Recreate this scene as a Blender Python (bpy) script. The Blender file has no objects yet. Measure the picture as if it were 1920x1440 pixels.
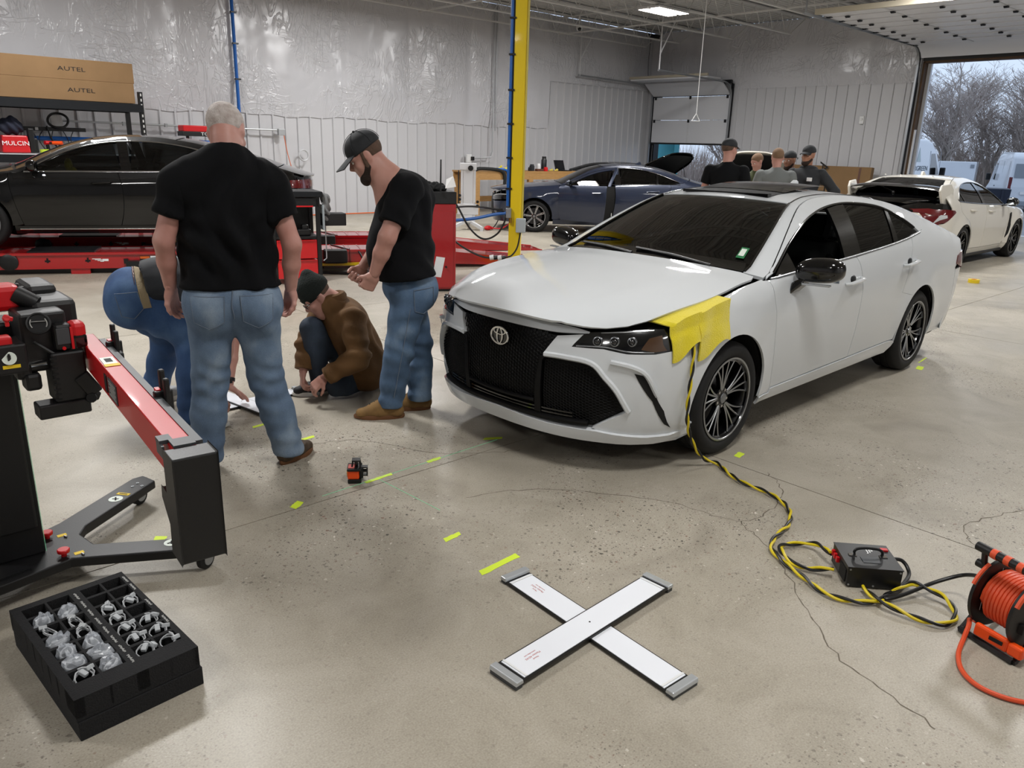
import bpy, bmesh, math, random
import numpy as np
from mathutils import Vector, Matrix, noise as mnoise
R = math.radians
SC = bpy.context.scene
COL = SC.collection
random.seed(7)

# ---------------------------------------------------------------- camera
cd = bpy.data.cameras.new('camera'); cam = bpy.data.objects.new('camera', cd); COL.objects.link(cam)
def cam_matrix(yaw, pitch, roll, loc):
    f = Vector((math.cos(yaw)*math.cos(pitch), math.sin(yaw)*math.cos(pitch), -math.sin(pitch)))
    r = Vector((math.sin(yaw), -math.cos(yaw), 0)); u = r.cross(f)
    r2 = math.cos(roll)*r + math.sin(roll)*u; u2 = -math.sin(roll)*r + math.cos(roll)*u
    m = Matrix((r2, u2, -f)).transposed().to_4x4(); m.translation = loc
    return m
cam.matrix_world = cam_matrix(0.825924954, 0.297097166, 0.0296068062, (0, 0, 1.6897))
cd.sensor_width = 36; cd.lens = 1450.98/1920*36; cd.clip_start = .05; cd.clip_end = 400
SC.camera = cam
# ---------------------------------------------------------------- world, exposure
w = bpy.data.worlds.new('overcast'); SC.world = w; w.use_nodes = True
bgn = w.node_tree.nodes['Background']; bgn.inputs[0].default_value = (.66, .79, 1.0, 1); bgn.inputs[1].default_value = 1.05
SC.view_settings.view_transform = 'Standard'; SC.view_settings.look = 'None'
SC.view_settings.gamma = 1; SC.view_settings.exposure = 0.0; SC.view_settings.use_curve_mapping = False
SC.cycles.max_bounces = 8; SC.cycles.transparent_max_bounces = 24
# ---------------------------------------------------------------- ceiling lamps (light of each fixture)
LAMPS = [(2.2, 7.2, 225), (11.2, 7.6, 200), (15.4, 12.0, 230), (3.2, 13.6, 150), (9.4, 13.4, 210), (9.3, 1.6, 140), (2.4, .6, 90), (-3.4, 6.4, 135), (-3.6, .2, 75), (15.6, 6.0, 190), (15.8, 1.2, 120), (3.2, -5, 75), (9.5, -5, 90)]
LAMPZ = 4.72
for lx, ly, pw in LAMPS:
    ld = bpy.data.lights.new('ceiling_lamp_light', 'AREA'); ld.shape = 'RECTANGLE'; ld.size = 1.1; ld.size_y = .62
    ld.energy = pw; ld.color = (1.0, 1.0, 1.0)
    lo = bpy.data.objects.new('ceiling_lamp_light', ld); COL.objects.link(lo); lo.location = (lx, ly, LAMPZ-.09)

# ---------------------------------------------------------------- colours and materials
def lin(h):
    if not isinstance(h, str): return tuple(h)+(1,)
    c = [int(h[i:i+2], 16)/255 for i in (0, 2, 4)]
    return tuple(x/12.92 if x <= .04045 else ((x+.055)/1.055)**2.4 for x in c)+(1,)
MATS = {}
def pm(name, col, rough=.5, metal=0, coat=0, spec=.5, bump=None, var=None, alpha=1, trans=0, emis=None, sheen=0, stretch=None):
    """principled material; bump=(scale, strength), var=(scale, second colour, contrast)"""
    if name in MATS: return MATS[name]
    m = bpy.data.materials.new(name); m.use_nodes = True; nt = m.node_tree; b = nt.nodes['Principled BSDF']
    b.inputs['Base Color'].default_value = lin(col); b.inputs['Roughness'].default_value = rough
    b.inputs['Metallic'].default_value = metal; b.inputs['Coat Weight'].default_value = coat; b.inputs['Coat Roughness'].default_value = .04
    b.inputs['Specular IOR Level'].default_value = spec; b.inputs['Alpha'].default_value = alpha; b.inputs['Transmission Weight'].default_value = trans
    if sheen: b.inputs['Sheen Weight'].default_value = sheen
    if emis: b.inputs['Emission Color'].default_value = lin(emis[0]); b.inputs['Emission Strength'].default_value = emis[1]
    if bump or var:
        tc = nt.nodes.new('ShaderNodeTexCoord'); vec = tc.outputs['Object']
        if stretch:
            mp = nt.nodes.new('ShaderNodeMapping'); mp.inputs['Scale'].default_value = stretch; nt.links.new(vec, mp.inputs[0]); vec = mp.outputs[0]
    if var:
        n = nt.nodes.new('ShaderNodeTexNoise'); n.inputs['Scale'].default_value = var[0]; n.inputs['Detail'].default_value = 5
        nt.links.new(vec, n.inputs['Vector']); cr = nt.nodes.new('ShaderNodeValToRGB'); c = var[2] if len(var) > 2 else .25
        cr.color_ramp.elements[0].position = .5-c; cr.color_ramp.elements[1].position = .5+c
        cr.color_ramp.elements[0].color = lin(col); cr.color_ramp.elements[1].color = lin(var[1])
        nt.links.new(n.outputs[0], cr.inputs[0]); nt.links.new(cr.outputs[0], b.inputs['Base Color'])
    if bump:
        n = nt.nodes.new('ShaderNodeTexNoise'); n.inputs['Scale'].default_value = bump[0]; n.inputs['Detail'].default_value = 4
        nt.links.new(vec, n.inputs['Vector']); bp = nt.nodes.new('ShaderNodeBump'); bp.inputs['Strength'].default_value = bump[1]; bp.inputs['Distance'].default_value = .01
        nt.links.new(n.outputs[0], bp.inputs['Height']); nt.links.new(bp.outputs[0], b.inputs['Normal'])
    MATS[name] = m
    return m
def nodes(m):
    nt = m.node_tree
    def N(t, **k):
        n = nt.nodes.new('ShaderNode'+t)
        for a, v in k.items():
            if a.startswith('_'): n.inputs[a[1:].replace('_', ' ')].default_value = v
            else: setattr(n, a, v)
        return n
    return nt, N, nt.nodes['Principled BSDF']

def glass_mat(name, tint, refl=1.0, vis=.35):
    """thin vehicle glass: tinted see-through plus mirror reflection"""
    m = bpy.data.materials.new(name); m.use_nodes = True; nt = m.node_tree
    for n in list(nt.nodes): nt.nodes.remove(n)
    out = nt.nodes.new('ShaderNodeOutputMaterial'); tr = nt.nodes.new('ShaderNodeBsdfTransparent'); tr.inputs[0].default_value = tuple(c*vis for c in lin(tint)[:3])+(1,)
    gl = nt.nodes.new('ShaderNodeBsdfGlossy'); gl.inputs['Roughness'].default_value = .01; gl.inputs[0].default_value = (refl, refl, refl, 1)
    fr = nt.nodes.new('ShaderNodeFresnel'); gm = nt.nodes.new('ShaderNodeNewGeometry'); ma = nt.nodes.new('ShaderNodeMath'); ma.operation = 'MULTIPLY_ADD'; ma.inputs[1].default_value = 1/1.5-1.5; ma.inputs[2].default_value = 1.5; nt.links.new(gm.outputs['Backfacing'], ma.inputs[0]); nt.links.new(ma.outputs[0], fr.inputs[0]); mx = nt.nodes.new('ShaderNodeMixShader')
    nt.links.new(fr.outputs[0], mx.inputs[0]); nt.links.new(tr.outputs[0], mx.inputs[1]); nt.links.new(gl.outputs[0], mx.inputs[2]); nt.links.new(mx.outputs[0], out.inputs[0])
    MATS[name] = m
    return m

# ---------------------------------------------------------------- mesh helpers
def frame(d, up=(0, 0, 1)):
    d = Vector(d).normalized(); u = Vector(up)
    if abs(d.dot(u)) > .98: u = Vector((1, 0, 0)) if abs(d.x) < .9 else Vector((0, 1, 0))
    a = u.cross(d).normalized(); return a, d.cross(a), d
def spline(pts, n=8, closed=False):
    """Catmull-Rom through points of any dimension"""
    P = [tuple(p) for p in pts]; N = len(P); out = []
    rng = range(N) if closed else range(N-1)
    g = (lambda i: P[i % N]) if closed else (lambda i: P[min(max(i, 0), N-1)])
    for i in rng:
        a, b, c, d = g(i-1), g(i), g(i+1), g(i+2)
        for k in range(n):
            t = k/n
            out.append(tuple(.5*(2*b[j]+(c[j]-a[j])*t+(2*a[j]-5*b[j]+4*c[j]-d[j])*t*t+(3*b[j]-a[j]-3*c[j]+d[j])*t**3) for j in range(len(b))))
    if not closed: out.append(P[-1])
    return out
class MB:
    def __init__(s): s.v = []; s.f = []
    def add(s, vs, fs):
        o = len(s.v); s.v += [tuple(p) for p in vs]; s.f += [tuple(i+o for i in f) for f in fs]; return s
    def box(s, c, d, rot=None, top=(1, 1)):
        """centre, full size, rotation matrix; top scales the upper face"""
        vs = []
        for z in (-.5, .5):
            for x, y in ((-.5, -.5), (.5, -.5), (.5, .5), (-.5, .5)):
                kx, ky = top if z > 0 else (1, 1)
                p = Vector((x*d[0]*kx, y*d[1]*ky, z*d[2]))
                if rot is not None: p = rot @ p
                vs.append(p+Vector(c))
        return s.add(vs, [(3, 2, 1, 0), (4, 5, 6, 7), (0, 1, 5, 4), (1, 2, 6, 5), (2, 3, 7, 6), (3, 0, 4, 7)])
    def bar(s, p, q, w, h, up=(0, 0, 1)):
        p, q = Vector(p), Vector(q); a, b, d = frame(q-p, up); vs = []
        for c in (p, q):
            for x, y in ((-.5, -.5), (.5, -.5), (.5, .5), (-.5, .5)): vs.append(c+a*(x*w)+b*(y*h))
        return s.add(vs, [(3, 2, 1, 0), (4, 5, 6, 7), (0, 1, 5, 4), (1, 2, 6, 5), (2, 3, 7, 6), (3, 0, 4, 7)])
    def tube(s, path, r, n=8, caps=True, closed=False, flat=None):
        P = [Vector(p) for p in path]; N = len(P); rr = r if hasattr(r, '__len__') else [r]*N; vs = []; fs = []
        a = None
        for i in range(N):
            d = (P[(i+1) % N]-P[i-1]) if closed else (P[min(i+1, N-1)]-P[max(i-1, 0)])
            if d.length < 1e-9: d = Vector((0, 0, 1))
            d.normalize()
            if a is None: a = frame(d)[0]
            a = (a-d*a.dot(d))
            if a.length < 1e-6: a = frame(d)[0]
            a.normalize(); b = d.cross(a)
            for k in range(n):
                t = 2*math.pi*k/n; vs.append(P[i]+a*(rr[i]*math.cos(t))+b*(rr[i]*math.sin(t)*(flat or 1)))
        for i in range(N if closed else N-1):
            j = (i+1) % N
            for k in range(n): fs.append((i*n+k, i*n+(k+1) % n, j*n+(k+1) % n, j*n+k))
        if caps and not closed: fs += [tuple(range(n-1, -1, -1)), tuple((N-1)*n+k for k in range(n))]
        return s.add(vs, fs)
    def cyl(s, p, q, r, r2=None, n=16): return s.tube([p, q], [r, r if r2 is None else r2], n)
    def lathe(s, prof, n=32, o=(0, 0, 0), ax=(0, 0, 1), closed=False, cap=True):
        """profile of (radius, height along axis)"""
        a, b, d = frame(ax); o = Vector(o); m = len(prof); vs = []; fs = []
        for r, h in prof:
            for k in range(n):
                t = 2*math.pi*k/n; vs.append(o+d*h+a*(r*math.cos(t))+b*(r*math.sin(t)))
        for i in range(m if closed else m-1):
            j = (i+1) % m
            for k in range(n): fs.append((i*n+k, i*n+(k+1) % n, j*n+(k+1) % n, j*n+k))
        if not closed and cap:
            if prof[0][0] > 1e-6: fs.append(tuple(range(n-1, -1, -1)))
            if prof[-1][0] > 1e-6: fs.append(tuple((m-1)*n+k for k in range(n)))
        return s.add(vs, fs)
    def prism(s, poly, lo, hi, M=None):
        """extrude a 2D outline between two heights; M places (x, y, h)"""
        n = len(poly); vs = [Vector((p[0], p[1], h)) for h in (lo, hi) for p in poly]
        if M is not None: vs = [M @ p for p in vs]
        return s.add(vs, [tuple(range(n-1, -1, -1)), tuple(range(n, 2*n))]+[(i, (i+1) % n, n+(i+1) % n, n+i) for i in range(n)])
    def grid(s, fn, nu, nv):
        vs = [fn(i/nu, j/nv) for i in range(nu+1) for j in range(nv+1)]
        return s.add(vs, [(i*(nv+1)+j, (i+1)*(nv+1)+j, (i+1)*(nv+1)+j+1, i*(nv+1)+j+1) for i in range(nu) for j in range(nv)])
    def ball(s, c, r, n=12, m=8):
        rx, ry, rz = r if hasattr(r, '__len__') else (r, r, r); c = Vector(c); vs = [c+Vector((0, 0, -rz))]; fs = []
        for i in range(1, m):
            t = -math.pi/2+math.pi*i/m
            for k in range(n): vs.append(c+Vector((rx*math.cos(t)*math.cos(2*math.pi*k/n), ry*math.cos(t)*math.sin(2*math.pi*k/n), rz*math.sin(t))))
        vs.append(c+Vector((0, 0, rz))); L = len(vs)-1
        for k in range(n):
            fs.append((0, 1+(k+1) % n, 1+k)); fs.append((L, L-n+k, L-n+(k+1) % n))
        for i in range(m-2):
            for k in range(n): fs.append((1+i*n+k, 1+i*n+(k+1) % n, 1+(i+1)*n+(k+1) % n, 1+(i+1)*n+k))
        return s.add(vs, fs)
    def xf(s, M): s.v = [tuple(M @ Vector(p)) for p in s.v]; return s
    def obj(s, name, mat, parent=None, smooth=True, bevel=0, world=False, ang=35, kind=None, label=None, seg=2, mats=None, fm=None):
        me = bpy.data.meshes.new(name)
        vs = s.v
        if world and parent is not None:
            iv = wmat(parent).inverted(); vs = [iv @ Vector(p) for p in vs]
        me.from_pydata(vs, [], s.f); me.validate()
        for mm in (mats or [mat]): me.materials.append(mm if not isinstance(mm, str) else MATS[mm])
        if fm:
            for p in me.polygons: p.material_index = fm[p.index]
        if smooth: shade(me, ang)
        o = bpy.data.objects.new(name, me); COL.objects.link(o)
        if parent is not None: o.parent = parent
        if bevel:
            b = o.modifiers.new('bevel', 'BEVEL'); b.width = bevel; b.segments = seg; b.limit_method = 'ANGLE'; b.angle_limit = R(40)
        if kind: o['kind'] = kind
        if label: o['label'] = label
        return o
def shade(me, ang=35):
    bm = bmesh.new(); bm.from_mesh(me); bmesh.ops.recalc_face_normals(bm, faces=bm.faces); bm.normal_update(); a = R(ang)
    for f in bm.faces: f.smooth = True
    for e in bm.edges:
        lf = e.link_faces
        e.smooth = len(lf) == 2 and lf[0].normal.angle(lf[1].normal, 0) < a
    bm.to_mesh(me); bm.free()
def wmat(o):
    m = Matrix.Translation(o.location) @ o.rotation_euler.to_matrix().to_4x4() @ Matrix.Diagonal(o.scale).to_4x4()
    return wmat(o.parent) @ m if o.parent else m
def tag(o, label, cat, group=None):
    o['label'] = label; o['category'] = cat
    if group: o['group'] = group
    return o
def thing(name, label, cat, loc=(0, 0, 0), rz=0, group=None):
    o = bpy.data.objects.new(name, None); COL.objects.link(o); o.empty_display_size = .1
    o.location = loc; o.rotation_euler = (0, 0, rz); return tag(o, label, cat, group)
def copy_tree(o, parent=None):
    c = o.copy(); COL.objects.link(c)
    if parent is not None: c.parent = parent
    for ch in list(o.children): copy_tree(ch, c)
    return c
def text(s, size, mat, parent, M, name='lettering', depth=.0006, font=None, align='CENTER', sx=1):
    cu = bpy.data.curves.new(name, 'FONT'); cu.body = s; cu.size = size; cu.align_x = align; cu.align_y = 'CENTER'; cu.extrude = depth; cu.resolution_u = 2
    t = bpy.data.objects.new(name, cu); COL.objects.link(t); me = bpy.data.meshes.new_from_object(t.evaluated_get(bpy.context.evaluated_depsgraph_get()))
    bpy.data.objects.remove(t); me.transform(M @ Matrix.Diagonal((sx, 1, 1, 1))); me.materials.clear(); me.materials.append(MATS[mat] if isinstance(mat, str) else mat)
    o = bpy.data.objects.new(name, me); COL.objects.link(o); o.parent = parent
    return o
def pose(x, z, o):
    """matrix with local x along x, local z along z, at o"""
    z = Vector(z).normalized(); x = Vector(x); x = (x-z*x.dot(z)).normalized(); y = z.cross(x)
    m = Matrix((x, y, z)).transposed().to_4x4(); m.translation = o; return m
# ================================================================ SETTING
pm('white_steel', 'c9cacd', .45); pm('black_plastic', '0b0b0c', .4); pm('black_metal', '101113', .38); pm('dark_steel', '26282b', .4, .6)
pm('galvanised', '9fa2a5', .4, .75); pm('chrome', 'dcdcdc', .08, 1); pm('joist_paint', 'c4c4c2', .55); pm('deck_grey', 'b9b8b6', .6)
pm('rubber', '0a0a0a', .7); pm('white_plastic', 'dfe0e0', .4); pm('red_paint', 'b30d14', .28, coat=.5); pm('blue_hose', '1259a8', .4)
pm('yellow_paint', 'e3c40c', .35, coat=.3); pm('cardboard', '7d6242', .9, var=(3, '876a49', .3)); pm('ink', '14110f', .7); pm('wood', 'b28a55', .6, var=(6, '966f3f', .3), stretch=(1, 9, 9))
pm('lamp_panel', 'ffffff', .4, emis=('fff6ea', 14)); pm('white_print', 'e9e9e9', .6); pm('yellow_print', 'e8c51c', .6); pm('red_plastic', 'c4121a', .35); pm('orange_plastic', 'ef4e0c', .38)
pm('silver', 'a9adb0', .35, .8); pm('dark_void', '050505', .8)

# floor: polished concrete slabs with saw-cut joints
def floor_material():
    m = pm('polished_concrete', 'a59d90', .3); nt, N, b = nodes(m); L = nt.links.new
    g = N('NewGeometry'); P = g.outputs['Position']
    def noise(sc, det=4, dist=0, ro=.5):
        n = N('TexNoise', _Scale=sc, _Detail=det, _Roughness=ro, _Distortion=dist); L(P, n.inputs['Vector']); return n.outputs[0]
    def ramp(src, stops):
        r = N('ValToRGB'); e = r.color_ramp.elements
        while len(e) < len(stops): e.new(.5)
        for el, (p, c) in zip(e, stops): el.position = p; el.color = lin(c) if isinstance(c, str) else (c, c, c, 1)
        L(src, r.inputs[0]); return r.outputs[0]
    def mix(f, a, bb, mode='MIX'):
        x = N('MixRGB', blend_type=mode)
        for i, s in enumerate((f, a, bb)):
            if isinstance(s, (int, float)): x.inputs[i].default_value = s if i == 0 else (s, s, s, 1)
            elif isinstance(s, str): x.inputs[i].default_value = lin(s)
            else: L(s, x.inputs[i])
        return x.outputs[0]
    base = ramp(noise(.55, 6, .6, .6), [(.3, '8c8677'), (.48, 'a49d8d'), (.7, 'b5aea0')])
    base = mix(.55, base, ramp(noise(2.6, 6, 1.2, .65), [(.3, '8d8676'), (.5, 'a8a192'), (.72, 'bcb5a8')]))
    base = mix(.35, base, ramp(noise(160, 3), [(.3, '7d766a'), (.7, 'bcb4a8')]))
    # aggregate: stones ground flush, denser in worn patches
    dens = ramp(noise(.8, 3, .4), [(.44, 0.0), (.6, 1.0)])
    for sc, size, cut in ((70, .32, .74), (120, .34, .72), (38, .3, .7)):
        v = N('TexVoronoi', _Scale=sc); nz = N('TexNoise', _Scale=sc*1.5); L(P, nz.inputs['Vector'])
        va = N('VectorMath', operation='MULTIPLY_ADD'); va.inputs[1].default_value = (.012*60/sc,)*3; L(nz.outputs['Color'], va.inputs[0]); L(P, va.inputs[2]); L(va.outputs[0], v.inputs['Vector'])
        d = ramp(v.outputs['Distance'], [(size-.1, 1.0), (size, 0.0)])
        sx = N('SeparateXYZ'); L(v.outputs['Color'], sx.inputs[0])
        pick = N('Math', operation='GREATER_THAN'); L(sx.outputs[0], pick.inputs[0]); pick.inputs[1].default_value = cut
        a1 = N('Math', operation='MULTIPLY'); L(d, a1.inputs[0]); L(pick.outputs[0], a1.inputs[1])
        a2 = N('Math', operation='MULTIPLY'); L(a1.outputs[0], a2.inputs[0])
        dd = N('Math', operation='MULTIPLY_ADD'); L(dens, dd.inputs[0]); dd.inputs[1].default_value = .85; dd.inputs[2].default_value = .15; L(dd.outputs[0], a2.inputs[1])
        st = ramp(sx.outputs[1], [(0, '44413a'), (.35, '57524a'), (.65, '6f675b'), (.86, '806050'), (.95, 'd8d3c8')])
        base = mix(a2.outputs[0], base, st)
    # dirt stains with shapes of their own
    base = mix(ramp(noise(.9, 5, 1.5), [(.55, 0.0), (.78, .5)]), base, '5f574c')
    L(base, b.inputs['Base Color'])
    L(ramp(noise(.8, 4, .8), [(.35, .34), (.7, .56)]), b.inputs['Roughness']); b.inputs['Specular IOR Level'].default_value = .4
    bp = N('Bump', _Strength=.06, _Distance=.01); L(noise(9, 3), bp.inputs['Height']); L(bp.outputs[0], b.inputs['Normal'])
    return m
FLOOR = floor_material()
pm('joint_filler', '3a3732', .8); pm('asphalt', '53555a', .45, bump=(60, .3), var=(1.2, '6a6d73', .25))
fl = MB().box((6.6, 5, -.06), (29.96, 24.3, .1)).obj('floor', 'joint_filler', smooth=False); fl['kind'] = 'structure'
xs = [-8.4, -.6, 3.716, 8.6, 13, 17.3, 21.58]; ys = [-7.1, -3.2, .2, 3.165, 7.2, 11.2, 14.4, 17.15]
for i in range(len(xs)-1):
    for j in range(len(ys)-1):
        x0, x1, y0, y1 = xs[i]+.0035, xs[i+1]-.0035, ys[j]+.0035, ys[j+1]-.0035
        MB().box(((x0+x1)/2, (y0+y1)/2, -.005), (x1-x0, y1-y0, .01)).obj('slab', FLOOR, fl, smooth=False)
# hairline cracks
pm('crack_line', '6a6256', .9)
def crack(pts, wd=.0042):
    q = spline(pts, 10); q = [(x+random.gauss(0, .006), y+random.gauss(0, .006)) for x, y in q]; m = MB()
    for a, b2 in zip(q, q[1:]):
        n = Vector((-(b2[1]-a[1]), b2[0]-a[0], 0)).normalized()*wd*random.uniform(.3, .8)
        m.add([Vector((a[0], a[1], .0006))-n, Vector((b2[0], b2[1], .0006))-n, Vector((b2[0], b2[1], .0006))+n, Vector((a[0], a[1], .0006))+n], [(0, 1, 2, 3)])
    m.obj('crack', 'crack_line', fl, smooth=False)
crack([(2.25, 2.75), (2.6, 2.6), (3.0, 2.1), (3.12, 1.72), (3.55, 1.75), (3.75, 1.95)]); crack([(3.1, 1.72), (2.95, 1.45), (2.7, 1.2), (2.45, .9), (2.35, .55)])
crack([(3.75, .9), (3.95, 1.0), (4.4, .85)]); crack([(1.9, 3.9), (2.25, 3.75), (2.5, 3.3), (2.9, 3.05)])

# walls: ribbed liner sheets below, white vinyl-faced insulation above
def vinyl_material():
    m = pm('vinyl_facing', 'c2c2c6', .24); nt, N, b = nodes(m); L = nt.links.new
    g = N('NewGeometry'); sep = N('SeparateXYZ'); L(g.outputs['Position'], sep.inputs[0])
    ad = N('Math', operation='ADD'); L(sep.outputs[0], ad.inputs[0]); L(sep.outputs[1], ad.inputs[1])
    cb = N('CombineXYZ'); L(ad.outputs[0], cb.inputs[0]); L(sep.outputs[2], cb.inputs[1])
    def ns(sx, sz, sc, dist, det=3):
        mp = N('Mapping'); mp.inputs['Scale'].default_value = (sx, sz, 1); L(cb.outputs[0], mp.inputs[0])
        n = N('TexNoise', _Scale=sc, _Detail=det, _Distortion=dist, _Roughness=.5); L(mp.outputs[0], n.inputs['Vector']); return n.outputs[0]
    # sharp creases: ridge of |noise - .5|
    def ridge(src, wd):
        s = N('Math', operation='SUBTRACT'); L(src, s.inputs[0]); s.inputs[1].default_value = .5
        a = N('Math', operation='ABSOLUTE'); L(s.outputs[0], a.inputs[0]); r = N('MapRange'); r.inputs['From Max'].default_value = wd; r.inputs['To Min'].default_value = 1; r.inputs['To Max'].default_value = 0
        r.interpolation_type = 'SMOOTHSTEP'; L(a.outputs[0], r.inputs[0]); return r.outputs[0]
    c1 = ridge(ns(1.7, .55, 2.3, 1.8), .07); c2 = ridge(ns(.7, 1.6, 2.0, 1.5), .06)
    msk = N('MapRange'); L(ns(.5, .6, 1.3, .5), msk.inputs[0]); msk.inputs['From Min'].default_value = .42; msk.inputs['From Max'].default_value = .62
    mm = N('Math', operation='MULTIPLY'); L(c2, mm.inputs[0]); L(msk.outputs[0], mm.inputs[1])
    sm = N('Math', operation='ADD'); L(c1, sm.inputs[0]); L(mm.outputs[0], sm.inputs[1])
    msk2 = N('MapRange'); L(ns(.35, .5, 1.7, .8), msk2.inputs[0]); msk2.inputs['From Min'].default_value = .4; msk2.inputs['From Max'].default_value = .6
    ml = N('Math', operation='MULTIPLY'); L(sm.outputs[0], ml.inputs[0]); L(msk2.outputs[0], ml.inputs[1])
    wv = N('Math', operation='MULTIPLY_ADD'); L(ns(1, 1, 1.1, .3, 2), wv.inputs[0]); wv.inputs[1].default_value = 3; L(ml.outputs[0], wv.inputs[2])
    bp = N('Bump', _Strength=.55, _Distance=.022); L(wv.outputs[0], bp.inputs['Height']); L(bp.outputs[0], b.inputs['Normal'])
    b.inputs['Specular IOR Level'].default_value = .6
    return m
VINYL = vinyl_material()
pm('liner_white', 'c0c0c3', .42); pm('liner_shadow', '77787a', .6)
YA, XB, ZC = 17.11, 21.6, 5.3
def wall(name, c, d):
    o = MB().box(c, d).obj(name, 'liner_white', smooth=False); o['kind'] = 'structure'; return o
wa = wall('wall_back', (6.6, YA+.18, 2.65), (30.3, .2, 5.3))
wl = wall('wall_left', (-8.5, 5, 2.65), (.2, 24.4, 5.3)); wf = wall('wall_front', (6.6, -7.2, 2.65), (30.3, .2, 5.3))
DY0, DY1, DZ = 4.25, 8.57, 4.02; SY0, SY1, SZ = 14.05, 16.85, 3.42
mr = MB()
for y0, y1, z0, z1 in ((-7.3, DY0, 0, 5.3), (DY0, DY1, DZ, 5.3), (DY1, SY0, 0, 5.3), (SY0, SY1, SZ, 5.3), (SY1, 17.4, 0, 5.3)):
    mr.box((XB+.13, (y0+y1)/2, (z0+z1)/2), (.2, y1-y0, z1-z0))
wr = mr.obj('wall_right', 'liner_white', smooth=False); wr['kind'] = 'structure'
PITCH = .3048
def liner(parent, o, du, nrm, length, z0, z1):
    """one ribbed sheet after another along direction du"""
    o, du, nrm = Vector(o), Vector(du), Vector(nrm); k = 0; u = 0
    while u < length-1e-3:
        w = min(PITCH*3, length-u); prof = []; t = 0
        while t < w-1e-4:
            for a, h in ((0, 0), (.115, 0), (.128, .034), (.162, .034), (.175, 0)):
                if t+a <= w: prof.append((t+a, h))
            t += PITCH
        prof.append((w-.002, 0)); vs = []; n = len(prof)
        for z in (z0, z1): vs += [o+du*(u+a)+nrm*(h+.03)+Vector((0, 0, z)) for a, h in prof]
        MB().add(vs, [(i, i+1, n+i+1, n+i) for i in range(n-1)]).obj('liner_sheet', 'liner_white', parent, ang=20)
        u += w; k += 1
liner(wa, (-8.3, YA+.09, 0), (1, 0, 0), (0, -1, 0), 25.15, 0, 2.26)
liner(wa, (16.85, YA+.09, 0), (1, 0, 0), (0, -1, 0), 4.7, 0, 3.56)
liner(wr, (XB+.04, DY1+.22, 0), (0, 1, 0), (-1, 0, 0), SY0-DY1-.34, 0, 3.55)
liner(wr, (XB+.04, -7.1, 0), (0, 1, 0), (-1, 0, 0), DY0+6.9, 0, 3.55)
def facing(parent, o, du, nrm, length, zlo, z1, amp=1):
    o, du, nrm = Vector(o), Vector(du), Vector(nrm)
    def fn(a, b):
        u = a*length; z = zlo(u)+(z1-zlo(u))*b
        h = .075*amp*abs(math.sin(math.pi*((u/1.9+.3) % 1)))**.6+.02*mnoise.noise(Vector((u*1.3, z*.8, 3)))+.012*mnoise.noise(Vector((u*3.3, z*2.2, 7)))
        h *= min(1, b*5)**.7
        if b == 0: h = .006
        return o+du*u+nrm*(h+.03)+Vector((0, 0, z))
    MB().grid(fn, int(length/.09), 34).obj('insulation_facing', VINYL, parent, ang=80)
low = lambda u: 2.22+.02*math.sin(u*2.1)+.015*math.sin(u*7.3)
facing(wa, (-8.3, YA+.07, 0), (1, 0, 0), (0, -1, 0), 25.2, low, ZC)
facing(wa, (16.9, YA+.06, 0), (1, 0, 0), (0, -1, 0), 4.65, lambda u: 3.55, ZC, .3)
facing(wr, (XB+.03, 8.62, 0), (0, 1, 0), (-1, 0, 0), 8.5, lambda u: 3.53 if u < 5.3 else 3.75, ZC, .8)
facing(wr, (XB+.03, -7.1, 0), (0, 1, 0), (-1, 0, 0), 11.3, lambda u: 3.53, ZC, .8)
facing(wr, (XB+.03, 4.2, 0), (0, 1, 0), (-1, 0, 0), 4.45, lambda u: 4.3, ZC, .5)
# ceiling deck and open-web joists
md = MB(); n = 0
prof = []
y = -7.1
while y < 17.2:
    prof += [(y, 0), (y+.09, 0), (y+.105, .038), (y+.135, .038)]; y += .15
md.add([(x, yy, ZC+.02+h) for x in (-8.5, 21.7) for yy, h in prof], [(i, i+1, len(prof)+i+1, len(prof)+i) for i in range(len(prof)-1)])
ce = md.obj('ceiling', 'deck_grey', ang=20); ce['kind'] = 'structure'
MB().box((6.6, 5, ZC+.15), (30.4, 24.6, .1)).obj('roof_board', 'deck_grey', ce, smooth=False)
def joist(y, x0=-8.3, x1=21.5, dep=.5, nm='joist'):
    m = MB(); zt, zb = ZC-.03, ZC-dep; m.box(((x0+x1)/2, y, zt), (x1-x0, .1, .03)); m.box(((x0+x1)/2-.4, y, zb), (x1-x0-.9, .09, .028)); s = .62; x = x0+.5
    while x < x1-1.0:
        m.tube([(x, y, zt), (x+s/2, y, zb), (x+s, y, zt)], .011, 5, False); x += s
    m.tube([(x1-.85, y, zb), (x1-.1, y, zt)], .012, 5)
    m.obj(nm, 'joist_paint', ce)
for y in (-5.6, -3.9, -2.2, -.5, 1.2, 2.9, 4.6, 6.4, 8.2, 9.97, 11.81, 13.56, 15.4, 16.7): joist(y)
for x in (-4, 1.5, 6.8, 12.2, 17.1): MB().bar((x, -7, ZC-.5), (x, 17, ZC-.5), .035, .035).bar((x, -7, ZC-.07), (x, 17, ZC-.07), .035, .035).obj('bridging', 'joist_paint', ce, smooth=False)

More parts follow.
